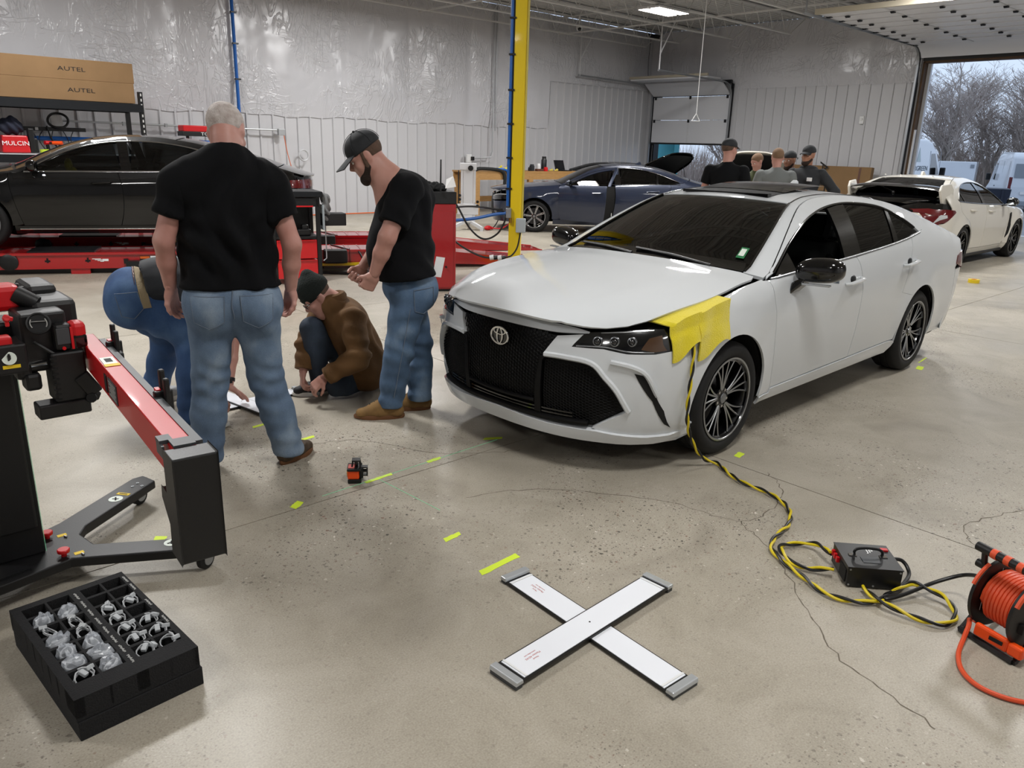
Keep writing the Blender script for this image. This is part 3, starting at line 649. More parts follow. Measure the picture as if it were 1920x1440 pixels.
def build_avalon():
    sh = Shape(**AV); P = 'pearl_white'
    t = thing('car', 'pearl white sedan with black mesh grille and yellow towel on its wing', 'car', (3.76405, 3.19078, 0), 3.17287)
    inner_shell(sh, t, .62, -3.9, .2)
    # front arch, fender, doors, quarter, sill
    fa = arc(0, .335, .385, -20, 186, 30); ra = arc(-2.87, .335, .385, -6, 186, 26)
    zt = lambda a, b, n=8, d=.001: [(a+(b-a)*k/n, sh.zt(a+(b-a)*k/n)-d) for k in range(n+1)]
    gap1 = spline([(-.53, .30), (-.50, .42), (-.462, .62), (-.44, .80), (-.412, .94), (-.40, .978)], 4)
    gap2 = spline([(-1.65, .315), (-1.662, .5), (-1.668, .70), (-1.668, .86), (-1.625, .99), (-1.60, 1.028)], 4)
    sill_t = [(-.53, .30), (-1.1, .305), (-1.655, .312), (-2.44, .325)]
    fender = fa+[(-.385, .27), (-.53, .27)]+gap1[0:]+[(-.36, .979)]+zt(-.36, .47, 10)+[(.50, .83), (.55, .76), (.545, .72), (.505, .69), (.47, .60), (.48, .5), (.47, .4), (.455, .28), (.44, .203)]
    both(sh, 'fender', 'S', fender, P, t)
    d = .004
    doorf = [(a-d, b) for a, b in gap1]+[(-1.0, 1.002)]+[(a+d, b) for a, b in reversed(gap2)]+[(-1.1, .309)]
    both(sh, 'front_door', 'S', doorf, P, t)
    dr = spline([(-2.60, 1.112), (-2.565, 1.0), (-2.50, .83), (-2.44, .70)], 5)+[q for q in reversed(arc(-2.87, .335, .40, 10, 60, 10))][1:]+[(-2.45, .326)]
    doorr = [(a-d, b) for a, b in gap2]+[(-2.26, 1.071)]+[(a+d, b) for a, b in dr]
    both(sh, 'rear_door', 'S', doorr, P, t)
    quarter = [q for q in ra if True][::-1]
    quarter = ra+[(-3.255, .25), (-3.6, .25)]+[(-3.66, .5), (-3.62, .70), (-3.60, .80), (-3.72, .90), (-3.75, 1.03)]+zt(-3.72, -2.80, 10)[0:]+[(-2.86, 1.15), (-2.62, 1.125)]+[(a-d, b) for a, b in dr[:-6]]+[(-2.475, .50)]
    # order: arch runs from the front foot over the top to the rear foot
    both(sh, 'quarter_panel', 'S', quarter, P, t)
    both(sh, 'sill', 'S', [(-.40, .215), (-2.42, .215), (-2.475, .30), (-2.44, .319), (-1.655, .307), (-.535, .294), (-.535, .264), (-.40, .262)], P, t, off=.006)
    # roof side frame around the glass
    dlo = spline([(-.50, 1.012), (-.668, 1.096), (-.837, 1.172), (-1.05, 1.25), (-1.241, 1.305), (-1.515, 1.353), (-1.837, 1.374), (-2.182, 1.355), (-2.389, 1.319), (-2.597, 1.243), (-2.80, 1.14)], 5)
    fr = [(-.40, .985)]+dlo+[(-2.90, 1.165)]+zt(-2.95, -.42, 40)
    both(sh, 'roof_frame', 'S', fr, P, t, step=.05)
    for s in (1, -1):
        strip(sh, 'window_trim', [(-.44, .985), (-.976, 1.010), (-1.558, 1.035), (-2.295, 1.081), (-2.80, 1.135)], .016, 'satin_silver', t, side=s, off=.005)
        strip(sh, 'window_trim', dlo[::3], .014, 'gloss_black', t, side=s, off=.003)
    gl = [(a, b-.006) for a, b in dlo]
    def under(x): return PW([(-2.85, 1.145), (-2.295, 1.086), (-1.558, 1.04), (-.976, 1.014), (-.44, .99)])(x)
    seg = lambda x0, x1: [q for q in gl if x1 <= q[0] <= x0]
    # front window on the left is wound down; glass everywhere else
    fw = [(-.50, .998)]+seg(-.52, -1.56)+[(-1.60, 1.34), (-1.62, 1.04)]+[(-1.3, under(-1.3)), (-.8, under(-.8))]
    panel(sh, 'front_window', 'S', fw, 'glass_tint', t, th=.004, off=-.012, side=-1)
    panel(sh, 'quarter_light', 'S', [(-.50, .998), (-.63, 1.066), (-.74, 1.115), (-.76, 1.0)], 'gloss_black', t, th=.01, off=-.006, side=1)
    both(sh, 'window_pillar', 'S', [(-1.54, 1.345), (-1.70, 1.362), (-1.80, 1.366), (-1.70, 1.05), (-1.44, 1.034), (-1.50, 1.2)], 'gloss_black', t, th=.02, off=-.004)
    rw = seg(-1.74, -2.38)+[(-2.385, 1.31), (-2.30, 1.09), (-2.0, under(-2.0)), (-1.68, 1.05)]
    both(sh, 'rear_window_side', 'S', rw, 'glass_tint', t, th=.004, off=-.010)
    both(sh, 'window_divider', 'S', [(-2.375, 1.318), (-2.41, 1.308), (-2.36, 1.09), (-2.28, 1.088)], 'gloss_black', t, th=.01, off=-.004)
    both(sh, 'quarter_window', 'S', seg(-2.42, -2.77)+[(-2.78, 1.14), (-2.36, 1.092)], 'glass_tint', t, th=.004, off=-.010)
    # hood, slightly popped
    hp = [(.70, v) for v in np.linspace(.80, -.80, 9)]
    hood = [(.50, .985), (.60, .985), (.66, .95), (.693, .88)]+hp+[(.693, -.88), (.66, -.95), (.60, -.985), (.50, -.985), (.3, -.985), (0, -.985), (-.30, -.975), (-.37, -.95), (-.40, -.85), (-.405, 0), (-.40, .85), (-.37, .95), (-.30, .975), (0, .985), (.3, .985)]
    ho = panel(sh, 'hood', 'T', hood, P, t, th=.012, step=(.06, .12), off=.004, label='white hood popped slightly open')
    pv = Matrix.Translation((-.38, 0, .99)) @ Matrix.Rotation(R(-1.15), 4, 'Y') @ Matrix.Translation((.38, 0, -.99)); ho.data.transform(pv)
    # windshield, roof, rear glass, boot
    ws = [(-.43, v) for v in np.linspace(-.86, .86, 9)]+[(-.7, .875), (-1.0, .89), (-1.24, .9)]+[(-1.255, v) for v in np.linspace(.85, -.85, 9)]+[(-1.24, -.9), (-1.0, -.89), (-.7, -.875)]
    panel(sh, 'windshield', 'T', ws, 'glass_dark', t, th=.005, step=(.08, .12), off=-.004)
    def band(nm, poly, mat, **k): return panel(sh, nm, 'T', poly, mat, t, step=(.08, .15), **k)
    band('windshield_band', [(-.435, v) for v in np.linspace(-.85, .85, 9)]+[(-.53, v) for v in np.linspace(.83, -.83, 9)], 'gloss_black', th=.003, off=-.001)
    for s in (1, -1): band('a_pillar', [(-.42, s*.86), (-.7, s*.875), (-1.0, s*.89), (-1.26, s*.9), (-1.26, s), (-1.0, s), (-.7, s), (-.40, s)], P, th=.02)
    for s in (1, -1):
        q = [Vector(sh.T(x, s*v)) for x, v in zip(np.linspace(-.43, -1.25, 12), np.linspace(.862, .9, 12))]; MB().tube([p+Vector((0, 0, .002)) for p in q], .008, 6).obj('windshield_trim', 'gloss_black', t)
    cw = panel(sh, 'cowl', 'T', [(-.36, -.9), (-.36, .9), (-.44, .88), (-.44, -.88)], 'black_plastic', t, th=.02, off=-.012, step=(.05, .1))
    roofp = [(-1.26, v) for v in np.linspace(-1, 1, 9)]+[(-1.6, 1), (-2.0, 1), (-2.35, 1)]+[(-2.38, v) for v in np.linspace(.9, -.9, 9)]+[(-2.35, -1), (-2.0, -1), (-1.6, -1)]
    band('roof', roofp, P, th=.02)
    for s in (1, -1):
        q = [Vector(sh.T(x, s*.90)) for x in np.linspace(-1.27, -2.4, 18)]; MB().tube([p+Vector((0, 0, .0005)) for p in q], .006, 6, flat=.6).obj('roof_channel', 'gloss_black', t)
    # open sunroof: dark aperture, tilted glass lid
    band('sunroof', [(-1.36, -.62), (-1.36, .62), (-1.72, .66), (-1.72, -.66)], 'dark_void', th=.004, off=.004)
    MB().grid(lambda u, v: tuple(Vector(sh.T(-1.50-.52*u, (v-.5)*1.3))+Vector((0, 0, .008+.032*u))), 6, 8).obj('sunroof_lid', 'gloss_black', t, ang=60)
    MB().bar(tuple(Vector(sh.T(-1.33, -.62))+Vector((0, 0, .014))), tuple(Vector(sh.T(-1.33, .62))+Vector((0, 0, .014))), .05, .02).obj('wind_deflector', 'gloss_black', t, smooth=False)
    band('rear_glass', [(-2.40, v) for v in np.linspace(-.86, .86, 9)]+[(-2.8, .87)]+[(-3.28, v) for v in np.linspace(.86, -.86, 9)]+[(-2.8, -.87)], 'glass_tint', th=.005)
    for s in (1, -1): band('c_pillar', [(-2.37, s*.87), (-2.8, s*.88), (-3.29, s*.87), (-3.29, s), (-2.8, s), (-2.37, s)], P, th=.02)
    band('boot_lid', [(-3.30, v) for v in np.linspace(-.985, .985, 9)]+[(-3.7, .985)]+[(-3.95, v) for v in np.linspace(.95, -.95, 9)]+[(-3.7, -.985)], P, th=.02)
    o = MB().prism([(0, 0), (-.17, 0), (-.15, .055), (-.12, .065)], -.02, .02, Matrix.Translation((-2.18, 0, 1.435)) @ Matrix.Rotation(R(90), 4, 'X')).obj('aerial_fin', P, t, bevel=.008)
    # rear bumper
    panel(sh, 'rear_bumper', 'B', [(-.9, .25), (.9, .25), (.905, .66), (.5, .70), (-.5, .70), (-.905, .66)], P, t, step=(.1, .12))
    panel(sh, 'tail_lamp', 'B', [(-.9, .78), (.9, .78), (.89, .93), (.5, .9), (-.5, .9), (-.89, .93)], 'tail_red', t, step=(.1, .12), off=.008)
    panel(sh, 'boot_face', 'B', [(-.9, .67), (.9, .67), (.9, .775), (-.9, .775)], P, t, step=(.1, .1)); panel(sh, 'boot_edge', 'B', [(-.88, .935), (.88, .935), (.85, 1.0), (-.85, 1.0)], P, t, step=(.1, .1))
    both(sh, 'tail_lamp_side', 'S', [(-3.73, .80), (-3.60, .83), (-3.63, .90), (-3.74, .93), (-3.95, .93), (-3.95, .79)], 'tail_red', t, off=.008); both(sh, 'bumper_corner', 'S', [(-3.6, .25), (-3.98, .25), (-3.98, .78), (-3.73, .79), (-3.61, .78), (-3.66, .5)], P, t)
    # ---- front end
    fy = ((-.9, -.88, -.85, -.8, .8, .85, .88, .9), ())
    stp = spline([(0, .797), (.25, .796), (.44, .792), (.545, .78)], 4); sbt = spline([(.545, .772), (.372, .757), (.2, .755), (0, .754)], 4)
    half = stp+sbt; mir = [(-a, b) for a, b in reversed(half)]
    panel(sh, 'upper_grille_trim', 'F', half[:-1]+[(0, .754)]+mir[1:-1], P, t, step=(.05, .04), off=.006)
    # black fascia behind everything
    mask = [(0, .285), (.37, .268), (.60, .279), (.752, .384), (.71, .485), (.585, .622), (.33, .632), (.385, .74), (.2, .76), (0, .762)]
    mk = mask+[(-a, b) for a, b in reversed(mask[1:-1])]
    panel(sh, 'grille_surround', 'F', mk, 'grille_black', t, step=(.05, .05), off=-.022)
    white = [(.385, .74), (.52, .764), (.477, .698), (.637, .706), (.739, .69), (.836, .692), (.88, .705), (.905, .70), (.912, .62), (.905, .50), (.897, .40), (.888, .32), (.885, .20), (.80, .195), (.65, .20), (.65, .243), (.60, .272), (.757, .382), (.715, .487), (.59, .628), (.32, .638)]
    for s in (1, -1):
        fb = panel(sh, 'front_bumper', 'F', white, P, t, step=(.04, .05), side=s, fine=((.8, .83, .855, .87, .88, .89, .9, .905), ()), off=.008, th=.03)
        # folded lip over the fog grille
        e = [(.33, .636), (.45, .640), (.59, .628), (.66, .56), (.715, .487), (.757, .382)]
        strip(sh, 'bumper_edge', e, .03, P, fb, surf='F', side=s, off=.022, th=.03, n=5)
        strip(sh, 'bumper_edge', [(.678, .645), (.76, .628), (.815, .585), (.85, .47)], .026, P, fb, surf='F', side=s, off=.028, th=.03, n=5)
        panel(sh, 'air_slit', 'F', [(.775, .592), (.81, .58), (.84, .50), (.862, .38), (.864, .272), (.856, .30), (.836, .44)], 'dark_void', t, step=.04, side=s, off=.011, th=.004)
        lip = [(0, .205), (.35, .207), (.62, .215), (.80, .20), (.88, .185), (.88, .235), (.80, .235), (.62, .268), (.37, .262), (0, .275)]
        # headlamp
        lamp = [(.477, .698), (.52, .764), (.548, .779), (.705, .80), (.80, .812), (.838, .812), (.868, .77), (.892, .715), (.836, .694), (.739, .692), (.637, .708)]
        hl = panel(sh, 'headlamp', 'F', lamp, 'lamp_black', t, step=.04, side=s, fine=((.8, .83, .85, .87, .88), ()), off=.004, th=.03)
        for y0, zz, rr_ in ((.60, .742, .026), (.675, .748, .026), (.745, .752, .024)):
            c = Vector(sh.F(y0, zz)); c.y *= s; n = Vector((.9, .35*s, .1)).normalized()
            MB().lathe([(rr_, -.01), (rr_, .008), (rr_*.8, .01), (rr_*.78, .002), (0, .006)], 16, c+n*.004, n).obj('projector', 'rim_silver', hl)
            MB().ball(c+n*.006, rr_*.7, 12, 8).obj('projector_lens', 'lamp_black', hl)
        panel(sh, 'indicator', 'F', [(.785, .715), (.80, .77), (.835, .785), (.85, .74), (.865, .71), (.83, .703)], 'amber', hl, step=.03, side=s, off=.007, th=.003)
        strip(sh, 'running_light', [(.50, .706), (.64, .716), (.74, .701), (.83, .702)], .008, 'satin_silver', hl, surf='F', side=s, off=.008)
        strip(sh, 'running_light', [(.80, .806), (.70, .793), (.60, .781)], .006, 'satin_silver', hl, surf='F', side=s, off=.007)
    lp = [(0, .20), (.35, .20), (.62, .20), (.80, .19), (.885, .18), (.885, .235), (.80, .238), (.62, .262), (.37, .258), (0, .272)]
    panel(sh, 'front_lip', 'F', lp+[(-a, b) for a, b in reversed(lp[1:-1])], P, t, step=(.05, .04), off=.025, th=.06, fine=fy)
    # mesh: honeycomb of thin bars in the three openings
    def inside(y, z, poly):
        c = False; n = len(poly)
        for i in range(n):
            (x1, y1), (x2, y2) = poly[i], poly[i-1]
            if (y1 > z) != (y2 > z) and y < (x2-x1)*(z-y1)/(y2-y1)+x1: c = not c
        return c
    cen = [(.27, .36), (.285, .55), (.32, .64), (.37, .735), (.2, .75), (-.2, .75), (-.37, .735), (-.32, .64), (-.285, .55), (-.27, .36)]
    def honey(nm, poly, a, hgt, par, off, rad, side=1):
        m = MB(); ys = [p[0] for p in poly]; zs = [p[1] for p in poly]; j = 0; z = min(zs)
        def pt(y, z): x, yy, zz = sh.F(y, z); return Vector((x+off, yy*side, zz))
        while z < max(zs):
            y = min(ys)+(a if j % 2 else 0)
            while y < max(ys):
                if inside(y, z, poly):
                    for k0, k1 in (((-a*.6, 0), (-a*.3, hgt*.5)), ((-a*.3, hgt*.5), (a*.3, hgt*.5)), ((a*.3, hgt*.5), (a*.6, 0)), ((-a*.6, 0), (-a*.3, -hgt*.5)), ((a*.6, 0), (a, 0))):
                        m.tube([pt(y+k0[0], z+k0[1]), pt(y+k1[0], z+k1[1])], rad, 4, False)
                y += a*2
            z += hgt*.5; j += 1
        return m.obj(nm, 'grille_black', par, smooth=True, kind='stuff', ang=80)
    honey('grille_mesh', cen, .021, .02, t, -.008, .0026)
    fog = [(.32, .30), (.60, .30), (.73, .385), (.69, .47), (.575, .60), (.33, .605)]
    for s in (1, -1): honey('lower_grille_mesh', fog, .017, .016, t, -.008, .0024, s)
    for s in (1, -1): panel(sh, 'grille_pillar', 'F', [(.268, .30), (.31, .30), (.315, .60), (.335, .63), (.30, .62), (.28, .5)], 'grille_black', t, step=.05, side=s, off=.004)
    strip(sh, 'lower_spoiler', [(-.58, .292), (-.3, .283), (0, .285), (.3, .283), (.58, .292)], .03, 'grille_black', t, surf='F', off=.02, th=.03)
    strip(sh, 'grille_bar', [(-.27, .365), (0, .355), (.27, .365)], .02, 'grille_black', t, surf='F', off=.01, th=.03)
    for k in range(2): strip(sh, 'air_dam_slat', [(-.5, .315+.02*k), (0, .305+.02*k), (.5, .315+.02*k)], .008, 'gloss_black', t, surf='F', off=.0, th=.02)
    # emblem: three ellipses on a dark disc
    c = Vector(sh.F(0, .678))+Vector((.012, 0, 0)); em = MB(); E = lambda ry, rz, oz: [c+Vector((.004, ry*math.cos(a), oz+rz*math.sin(a))) for a in [2*math.pi*k/40 for k in range(40)]]
    b = MB().lathe([(.001, 0), (.066, 0), (.062, .004), (.001, .004)], 36, c-Vector((.004, 0, 0)), (1, 0, 0)).obj('badge', 'gloss_black', t); b.data.transform(Matrix.Translation(c) @ Matrix.Diagonal((1, 1, .72, 1)) @ Matrix.Translation(-c))
    em.tube(E(.068, .048, 0), .0055, 6, closed=True).tube(E(.021, .044, 0), .0045, 6, closed=True).tube(E(.046, .018, .026), .0045, 6, closed=True).obj('emblem', 'chrome', t)
    # mirrors
    for s in (1, -1):
        mm = MB(); prof = [(-.06, .045), (-.03, .075), (.02, .09), (.09, .092), (.16, .085), (.2, .06), (.215, .02)]
        vs = []; K = 14
        for yy, h in prof:
            for k in range(K):
                a = 2*math.pi*k/K; ca, sa = math.cos(a), math.sin(a)
                vs.append((-.71-.03*yy/.2+.085*(abs(ca)**.8)*(1 if ca > 0 else -.35)*min(1, h/.07), s*(.955+yy), 1.02+.015*yy/.2+h*abs(sa)**.6*(.95 if sa > 0 else -.8)))
        n = len(prof); fs = [(i*K+j, i*K+(j+1) % K, (i+1)*K+(j+1) % K, (i+1)*K+j) for i in range(n-1) for j in range(K)]+[tuple(range(K)), tuple((n-1)*K+j for j in range(K))]
        mo = mm.add(vs, fs).obj('mirror', 'gloss_black', t, ang=50); sd = mo.modifiers.new('s', 'SUBSURF'); sd.levels = sd.render_levels = 1
        MB().add([(-.60, s*.90, .875), (-.74, s*.90, .88), (-.77, s*.895, .94), (-.62, s*.895, .95), (-.64, s*.96, .945), (-.74, s*.96, .945), (-.76, s*.97, 1.0), (-.65, s*.97, 1.0)], [(0, 1, 2, 3), (4, 5, 6, 7), (0, 1, 5, 4), (1, 2, 6, 5), (2, 3, 7, 6), (3, 0, 4, 7)]).obj('mirror_arm', 'gloss_black', mo, bevel=.012)
        MB().box((-.745, s*1.04, 1.025), (.006, .20, .125)).obj('mirror_glass', 'mirror_glass', mo, bevel=.02)
        MB().bar((-.64, s*.96, .95), (-.65, s*1.13, .957), .03, .012).obj('mirror_trim', 'satin_silver', mo, smooth=False, bevel=.004)
    # handles
    for s in (1, -1):
        for x, z in ((-1.51, .877), (-2.525, .921)):
            y = sh.Y(x, z); h = MB().tube([(x+.125, s*(y+.002), z-.012), (x+.10, s*(y+.030), z-.008), (x, s*(y+.036), z), (x-.10, s*(y+.030), z+.008), (x-.125, s*(y+.002), z+.012)], [.012, .017, .018, .017, .013], 10, flat=.75).obj('door_handle', P, t)
            MB().ball((x, s*(y-.012), z+.008), (.055, .02, .034), 16, 8).obj('handle_recess', 'dark_steel', h)
    # wipers, sticker, wheels, cabin
    for a, b in (((-.40, .55), (-.50, -.05)), ((-.41, -.02), (-.50, -.62))):
        p, q = Vector(sh.T(a[0], a[1]/.86)), Vector(sh.T(b[0], b[1]/.86)); MB().tube([p+Vector((0, 0, .012)), p.lerp(q, .5)+Vector((0, 0, .02)), q+Vector((0, 0, .012))], .009, 6).obj('wiper', 'black_plastic', t)
    c0 = [Vector(sh.T(-.56, .74)), Vector(sh.T(-.56, .80)), Vector(sh.T(-.665, .80)), Vector(sh.T(-.665, .74))]
    MB().add([p+Vector((.002, 0, .003)) for p in c0], [(0, 1, 2, 3)]).obj('window_sticker', 'sticker_green', t, smooth=False)
    cc = sum(c0, Vector())/4; MB().add([cc+(p-cc)*.66+Vector((.004, 0, .006)) for p in c0], [(0, 1, 2, 3)]).obj('window_sticker', 'sticker_white', t, smooth=False)
    for x in (0, -2.87):
        for s in (1, -1): wheel(t, (x, s*.80, .335), s, turn=.2+x)
    MB().grid(lambda u, v: (-.42-.42*u, -.68+1.36*v, .93+.05*math.sin(u*2.5)-.05*u), 6, 8).obj('dashboard', 'dash', t); MB().box((-.88, 0, .78), (.12, 1.36, .26)).obj('dash_face', 'dash', t, bevel=.04)
    MB().bar((-.5, -.1, .985), (-.62, -.45, .99), .1, .02).obj('dash_vent', 'black_metal', t, bevel=.006)
    steering(t, -1.0, .37, .92)
    for s in (1, -1): seat(t, -1.45, s*.37)
    seat(t, -2.45, .36, .42, 'rear_seat'); seat(t, -2.45, -.36, .42, 'rear_seat')
    MB().grid(lambda u, v: tuple(Vector(sh.T(-1.28-1.0*u, (v-.5)*1.8))-Vector((0, 0, .05))), 6, 6).obj('headliner', 'headliner', t)
    MB().box((-.98, 0, 1.285), (.05, .22, .06)).obj('interior_mirror', 'black_plastic', t, bevel=.015)
    return t
AVALON = build_avalon()
# yellow towel on the fender edge, power lead going under the hood
pm('paint_black', '020203', .5, coat=1, spec=.1); pm('paint_navy', '15213a', .35, .3, coat=1); pm('paint_ivory', 'dedad0', .3, coat=1); pm('trim_chrome', 'c9c9c9', .12, 1); pm('lamp_clear', 'c6cacd', .12, coat=1); pm('accent_red', 'b3121c', .4)
glass_mat('glass_side', 'a8b0b2', 1.0, .32)
BODY = lambda W: [(.1, W-.11), (.17, W-.075), (.25, W-.035), (.33, W-.022), (.5, W-.008), (.62, W), (.75, W), (.83, W-.008), (.9, W-.02), (.95, W-.032), (1.0, W-.058)]
TUM = [(0, 0), (.1, .06), (.2, .135), (.3, .22), (.36, .28), (.40, .34), (.46, .42)]
def side_set(t, sh, P, wb, dlo, belt, gap1, gap2, zs, pill, div, arR, glassm='glass_side', trim='gloss_black', xb=None, xfr=.44, trimw=.016, open_left=None, hand=((-1.38, .9), (-2.35, .94)), fa0=-20):
    """fenders, doors, quarter panels, sill, roof frame and side glass of a saloon or hatch, both sides"""
    fa = arc(0, .335, arR, fa0, 186, 26); ra = arc(-wb, .335, arR, -6, 190, 26); zt = lambda a, b, n=8, d=.001: [(a+(b-a)*k/n, sh.zt(a+(b-a)*k/n)-d) for k in range(n+1)]
    B = PW(belt); x0, x1 = dlo[0][0], dlo[-1][0]; g1 = spline(gap1, 4); g2 = spline(gap2, 4); d = .004; xq = xb+.35
    xF = .55; ztF = sh.zt(xF)
    fender = fa+[(-arR, zs), (g1[0][0], zs)]+g1+[(x0+.06, B(x0+.06)-.012)]+zt(x0+.08, xF, 10)+[(xF+.0, .62), (xfr+.03, .5), (xfr+.02, .3), (xfr-.01, .203)]
    both(sh, 'fender', 'S', fender, P, t)
    df = [(a-d, b) for a, b in g1]+[(x, B(x)-.004) for x in np.linspace(g1[-1][0]-.02, g2[-1][0]+.02, 5)]+[(a+d, b) for a, b in reversed(g2)]
    dr0 = spline([(div[0]-.28, B(div[0]-.28)), (div[0]-.24, .9), (-wb+arR+.02, .66), (-wb+arR+.045, .45), (-wb+arR+.05, zs+.01)], 5)
    dr = [(a-d, b) for a, b in g2]+[(x, B(x)-.004) for x in np.linspace(g2[-1][0]-.02, div[0]-.26, 5)]+[(a+d, b) for a, b in dr0]
    hs = {}
    for s in (1, -1):
        if open_left is not None and s == 1: continue
        f = panel(sh, 'front_door', 'S', df, P, t, side=s); hs[s] = f
    both(sh, 'rear_door', 'S', dr, P, t)
    q = ra+[(-wb-arR, zs-.05), (xq, zs-.04), (xq-.03, .6), (xq-.06, .85)]+zt(xq-.06, x1-.12, 10)+[(x1-.06, dlo[-1][1]+.0), (div[0]-.30, B(div[0]-.3)+.0)]+[(a-d, b) for a, b in dr0]
    both(sh, 'quarter_panel', 'S', q, P, t)
    both(sh, 'sill', 'S', [(-arR-.02, zs-.1), (-wb+arR+.02, zs-.1), (-wb+arR+.04, zs+.004), (g2[0][0], zs-.004), (g1[0][0], zs-.006), (-arR-.02, zs-.004)], P, t, off=.006)
    ds = spline(dlo, 5)
    fr = [(x0+.10, B(x0+.1)-.012)]+ds+[(x1-.10, dlo[-1][1]+.02)]+zt(x1-.15, x0+.10, 40)
    both(sh, 'roof_frame', 'S', fr, P, t, step=.06)
    for s in (1, -1):
        strip(sh, 'belt_trim', [(x, B(x)) for x in np.linspace(x0+.05, x1, 6)], trimw, trim, t, side=s, off=.005); strip(sh, 'window_trim', ds[::3], trimw*.9, trim, t, side=s, off=.003)
    seg = lambda a, b: [(x, z-.006) for x, z in ds if b <= x <= a]
    U = lambda x: B(x)+.006
    pa, pb = pill   # pillar: top x, bottom x
    fw = [(x0+.03, U(x0))]+seg(x0, pa+.05)+[(pb+.05, U(pb))]; rwn = seg(pa-.05, div[1])+[(div[0], U(div[0])), (pb-.05, U(pb))]; qw = seg(div[1]-.02, x1)+[(x1, U(x1)), (div[0]-.02, U(div[0]))]
    for s in (1, -1):
        if not (open_left is not None and s == 1): panel(sh, 'front_window', 'S', fw, glassm, t, side=s, th=.004, off=-.011)
    both(sh, 'rear_window_side', 'S', rwn, glassm, t, th=.004, off=-.011)
    if len(qw) > 3 and abs(div[0]-x1) > .12: both(sh, 'quarter_window', 'S', qw, glassm, t, th=.004, off=-.011)
    both(sh, 'window_pillar', 'S', [(pa+.055, sh_top(ds, pa+.055)), (pa-.055, sh_top(ds, pa-.055)), (pb-.06, U(pb)), (pb+.06, U(pb))], 'gloss_black', t, th=.02, off=-.004)
    both(sh, 'window_divider', 'S', [(div[1]+.012, sh_top(ds, div[1])), (div[1]-.03, sh_top(ds, div[1]-.03)), (div[0]-.03, U(div[0])), (div[0]+.012, U(div[0]))], 'gloss_black', t, th=.01, off=-.004)
    for s in (1, -1):
        for i, (x, z) in enumerate(hand):
            if open_left is not None and s == 1 and i == 0: continue
            y = sh.Y(x, z); MB().tube([(x+.12, s*(y+.002), z-.01), (x+.095, s*(y+.03), z-.006), (x, s*(y+.036), z), (x-.095, s*(y+.03), z+.006), (x-.12, s*(y+.002), z+.01)], [.011, .016, .017, .016, .012], 8, flat=.75).obj('door_handle', P, t)
    return df, fw
def sh_top(ds, x): return min(ds, key=lambda p: abs(p[0]-x))[1]-.004
def mirror_pair(t, sh, x, z, mat, sides=(1, -1), size=1.0):
    for s in sides:
        y0 = sh.Y(x, z-.1)+.0; m = MB(); prof = [(.05, .05), (.08, .07), (.14, .078), (.2, .066), (.235, .03)]; K = 12; vs = []
        for yy, h in prof:
            for k in range(K):
                a = 2*math.pi*k/K; ca, sa = math.cos(a), math.sin(a); vs.append((x-.03*yy/.2+.085*size*(abs(ca)**.8)*(1 if ca > 0 else -.35)*min(1, h/.06), s*(y0+yy*size), z+h*size*abs(sa)**.8*(1 if sa > 0 else -1)))
        n = len(prof); o = m.add(vs, [(i*K+j, i*K+(j+1) % K, (i+1)*K+(j+1) % K, (i+1)*K+j) for i in range(n-1) for j in range(K)]+[tuple(range(K)), tuple((n-1)*K+j for j in range(K))]).obj('mirror', mat, t, ang=50)
        MB().bar((x-.0, s*(y0-.02), z-.07), (x, s*(y0+.1), z-.045), .07, .03).obj('mirror_arm', 'gloss_black', o, bevel=.008); MB().box((x-.05, s*(y0+.145*size), z), (.006, .15*size, .1*size)).obj('mirror_glass', 'mirror_glass', o, bevel=.02)
def top_set(t, sh, P, hood, ws, roof, rg, tail, glassm='glass_dark'):
    def band(nm, x0, x1, v, mat, th=.02, off=0, st=(.08, .14)):
        n = max(2, int(abs(x1-x0)/.25)); poly = [(x0, k) for k in np.linspace(-v, v, 9)]+[(x0+(x1-x0)*k/n, v) for k in range(1, n)]+[(x1, k) for k in np.linspace(v, -v, 9)]+[(x1+(x0-x1)*k/n, -v) for k in range(1, n)]
        return panel(sh, nm, 'T', poly, mat, t, th=th, off=off, step=st)
    if hood: band('hood', hood[0], hood[1], .985, P)
    if ws:
        band('windshield', ws[0], ws[1], .87, glassm, .005, -.004)
        for s in (1, -1): panel(sh, 'a_pillar', 'T', [(ws[0], s*.875), (ws[1], s*.875), (ws[1], s*1), (ws[0]+.02, s*1)], P, t, th=.02, step=(.1, .1))
        band('cowl', ws[0]+.08, ws[0]+.004, .93, 'black_plastic', .02, -.012, (.05, .2))
    band('roof', roof[0], roof[1], .995, P)
    if rg:
        band('rear_glass', rg[0], rg[1], .86, 'glass_tint', .005, -.003)
        for s in (1, -1): panel(sh, 'c_pillar', 'T', [(rg[0], s*.87), (rg[1], s*.87), (rg[1], s*1), (rg[0], s*1)], P, t, th=.02, step=(.1, .1))
    if tail: band('boot_lid', tail[0], tail[1], .985, P)
def cabin(t, sh, rows=(-1.45, -2.35), y=.36, dash=(-.5, -.9)):
    MB().grid(lambda u, v: (dash[0]+(dash[1]-dash[0])*u, -.66+1.32*v, .92+.05*math.sin(u*2.5)-.05*u), 6, 8).obj('dashboard', 'dash', t); steering(t, dash[1]-.12, y, .9)
    for i, x in enumerate(rows):
        for s in (1, -1): seat(t, x, s*y, .40, 'seat' if i == 0 else 'rear_seat')

